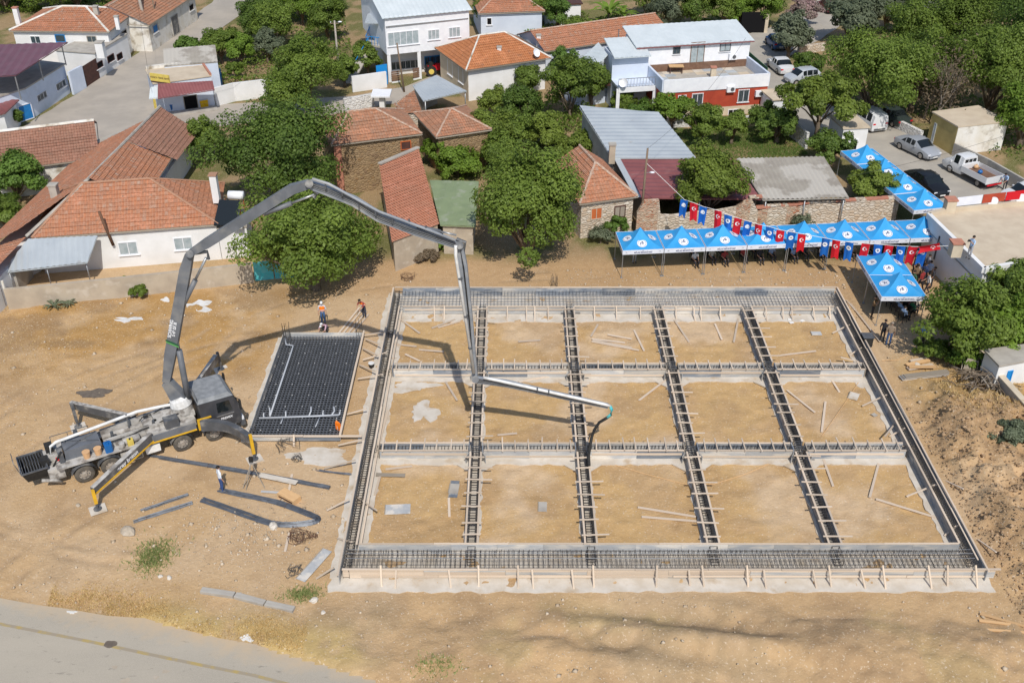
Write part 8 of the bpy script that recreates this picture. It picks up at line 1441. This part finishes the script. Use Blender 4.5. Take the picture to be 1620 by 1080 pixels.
# palm-like banana plant, agaves
def fronds(label, p, n, l, w_, mat, name, cat, seed, z=.1, rise=1.2):
    rr_ = random.Random(seed); root = thing(name, label, cat, p); rg = np.random.default_rng(seed); part(MB().tube([(0,0,-.1),(0,0,z+.1)], [.15,.1], 7), 'stem', mt['bark'], root)
    for k in range(n):
        a = 6.2832*k/n+rr_.uniform(-.2,.2); up = rr_.uniform(.5,1.2)*rise; mb = MB(); q = []
        for i in range(6): t = i/5; q.append((V((math.cos(a)*l*t, math.sin(a)*l*t, z+up*l*(t-.75*t*t))), w_*(.25+1.5*t*(1-t)*2 if i < 5 else .05)*.5))
        sd = V((-math.sin(a), math.cos(a), 0))
        for (p0, w0), (p1, w1) in zip(q, q[1:]): mb.face([p0-sd*w0, p0+V((0,0,-.04)), p1+V((0,0,-.04)), p1-sd*w1]); mb.face([p0+V((0,0,-.04)), p0+sd*w0, p1+sd*w1, p1+V((0,0,-.04))])
        me = mb.mesh('leaf', mt[mat], fix=False); at = me.attributes.new('tint', 'FLOAT', 'FACE'); at.data.foreach_set('value', [rr_.uniform(.3,1)]*len(me.polygons)); link('leaf', me, root)
fronds('banana plant with long arching leaves at the top centre', G(962,42), 15, 2.6, .55, 'bright', 'banana_plant', 'plant', 3, 1.6, 1.3); fronds('banana plant, smaller one right of the large banana plant', G(985,40), 11, 2.0, .5, 'bright', 'banana_plant', 'plant', 4, 1.2, 1.3)
fronds('grey agave, left of two below the grey garden wall', G(86,487), 16, .75, .14, 'olive', 'agave', 'plant', 5, .05, 1.4); fronds('grey agave, right of two below the grey garden wall', G(108,484), 14, .65, .13, 'olive', 'agave', 'plant', 6, .05, 1.4)
# dry grass and weeds: uncountable
def grass(name, label, n, fn, mat, seed, h_=.28):
    rg = np.random.default_rng(seed); P2 = fn(rg, n); n = len(P2); a = rg.uniform(0,6.28,n); w_ = rg.uniform(.015,.04,n); hh = h_*rg.uniform(.4,1.3,n); ix = np.clip(np.searchsorted(gx, P2[:,0]),0,nx-1); iy = np.clip(np.searchsorted(gy, P2[:,1]),0,ny-1); z0 = Z[ix,iy]-.03; t = rg.normal(size=(n,2))*hh[:,None]*.55
    b = np.stack([P2[:,0],P2[:,1],z0],-1); s_ = np.stack([np.cos(a)*w_,np.sin(a)*w_,np.zeros(n)],-1); tip = b+np.stack([t[:,0],t[:,1],hh],-1); co = np.stack([b-s_,b+s_,tip],1).reshape(-1,3); me = bpy.data.meshes.new(name); npmesh(me, co, np.arange(3*n).reshape(-1,3), 3); me.materials.append(mt[mat]); at = me.attributes.new('tint','FLOAT','FACE'); at.data.foreach_set('value', rg.uniform(0,1,n).astype(np.float32)); o = link(name, me); tag(o, label, 'grass', kind='stuff')
def verge(rg, n):
    t = rg.uniform(0,1,n); a, b = G(75,952), G(480,1028); p = np.stack([a.x+(b.x-a.x)*t, a.y+(b.y-a.y)*t], -1); p[:,1] += rg.normal(size=n)*.55+.55; k = fbm(p[:,0],p[:,1],.7,13) > rg.uniform(.25,.6,n); return p[k & ~inpoly(p[:,0],p[:,1],ROAD)]
grass('dry_grass', 'yellow dry grass on the verge along the asphalt road', 16000, verge, 'straw', 1, .12)
def leftf(rg, n): p = np.stack([rg.uniform(-37,-15,n), rg.uniform(53,62.5,n)], -1); return p[fbm(p[:,0],p[:,1],.35,17) > rg.uniform(.42,.66,n)]
grass('dry_grass', 'sparse brown dry grass below the grey garden wall', 14000, leftf, 'straw', 2, .10)
def cl(px, sx, sy): 
    c_ = G(*px); return lambda rg, n: np.stack([c_.x+rg.normal(size=n)*sx, c_.y+rg.normal(size=n)*sy], -1)
grass('weeds', 'patch of green weeds on the dirt above the kerb', 1500, cl((243,880), .5, .55), 'weed', 3, .2); grass('weeds', 'green weeds at the lower left corner of the foundation', 900, cl((480,940), .45, .25), 'weed', 4, .18); grass('weeds', 'thin green weeds at the bottom centre of the dirt', 500, cl((690,1058), .6, .3), 'weed', 5, .14)
grass('dry_grass', 'dry yellow grass on the bank right of the timber stack', 5000, lambda rg, n: np.stack([rg.uniform(26,33,n), rg.normal(51.5,1.6,n)], -1), 'straw', 6, .2)
def lawn(rg, n): p = np.stack([rg.uniform(12,34,n), rg.uniform(80,100,n)], -1); return p[inpoly(p[:,0],p[:,1],GP((1050,206),(1235,198),(1280,245),(1190,252),(1105,252)))]
grass('lawn', 'green garden grass below the red house', 90000, lawn, 'fresh', 7, .2)
# undergrowth: ground cover nobody could count
def under(name, label, polys, n, mat, seed, hm=1.1):
    rg = np.random.default_rng(seed); out = []
    for poly in polys:
        q = GP(*poly); xs_ = [p.x for p in q]; ys_ = [p.y for p in q]; p = np.stack([rg.uniform(min(xs_),max(xs_),n), rg.uniform(min(ys_),max(ys_),n)], -1); p = p[inpoly(p[:,0],p[:,1],q)]; f = fbm(p[:,0],p[:,1],.45,seed); k = f > rg.uniform(.34,.6,len(p)); p = p[k]; f = f[k]; out.append(np.concatenate([p, ((f-.3)*2.2*hm*rg.uniform(.1,1,len(p))**.7)[:,None]+.05], -1))
    pts = np.concatenate(out); e = rg.normal(size=pts.shape)*.5+np.array([0,0,.8]); o = link(name, leaf_cloud(pts, e, .2, rg, fbm(pts[:,0],pts[:,1],.8,5)*.8+rg.uniform(-.2,.4,len(pts)), name, mat)); tag(o, label, 'undergrowth', kind='stuff')
under('undergrowth', 'tangled green undergrowth in the village gardens', [((690,238),(780,215),(870,165),(960,175),(965,245),(880,262),(760,300),(700,298)),((300,95),(350,62),(400,22),(540,12),(570,130),(440,148),(360,150),(345,112)),((830,62),(1010,45),(1160,45),(1160,30),(840,25)),((0,22),(190,20),(190,-5),(0,-5))], 16000, 'bush', 3)
under('undergrowth', 'dark undergrowth below the right-hand grove', [((1300,112),(1400,62),(1640,40),(1640,262),(1590,262),(1480,185),(1410,192),(1330,150))], 26000, 'deep', 4, .8)
under('undergrowth', 'bright undergrowth at the right edge around the leafy tree', [((1470,560),(1640,470),(1640,575),(1545,575))], 9000, 'bright', 6, 1.0)
_all = {}
for o in S.objects:
    if 'category' in o.keys(): _all.setdefault(o['label'], []).append(o.name)
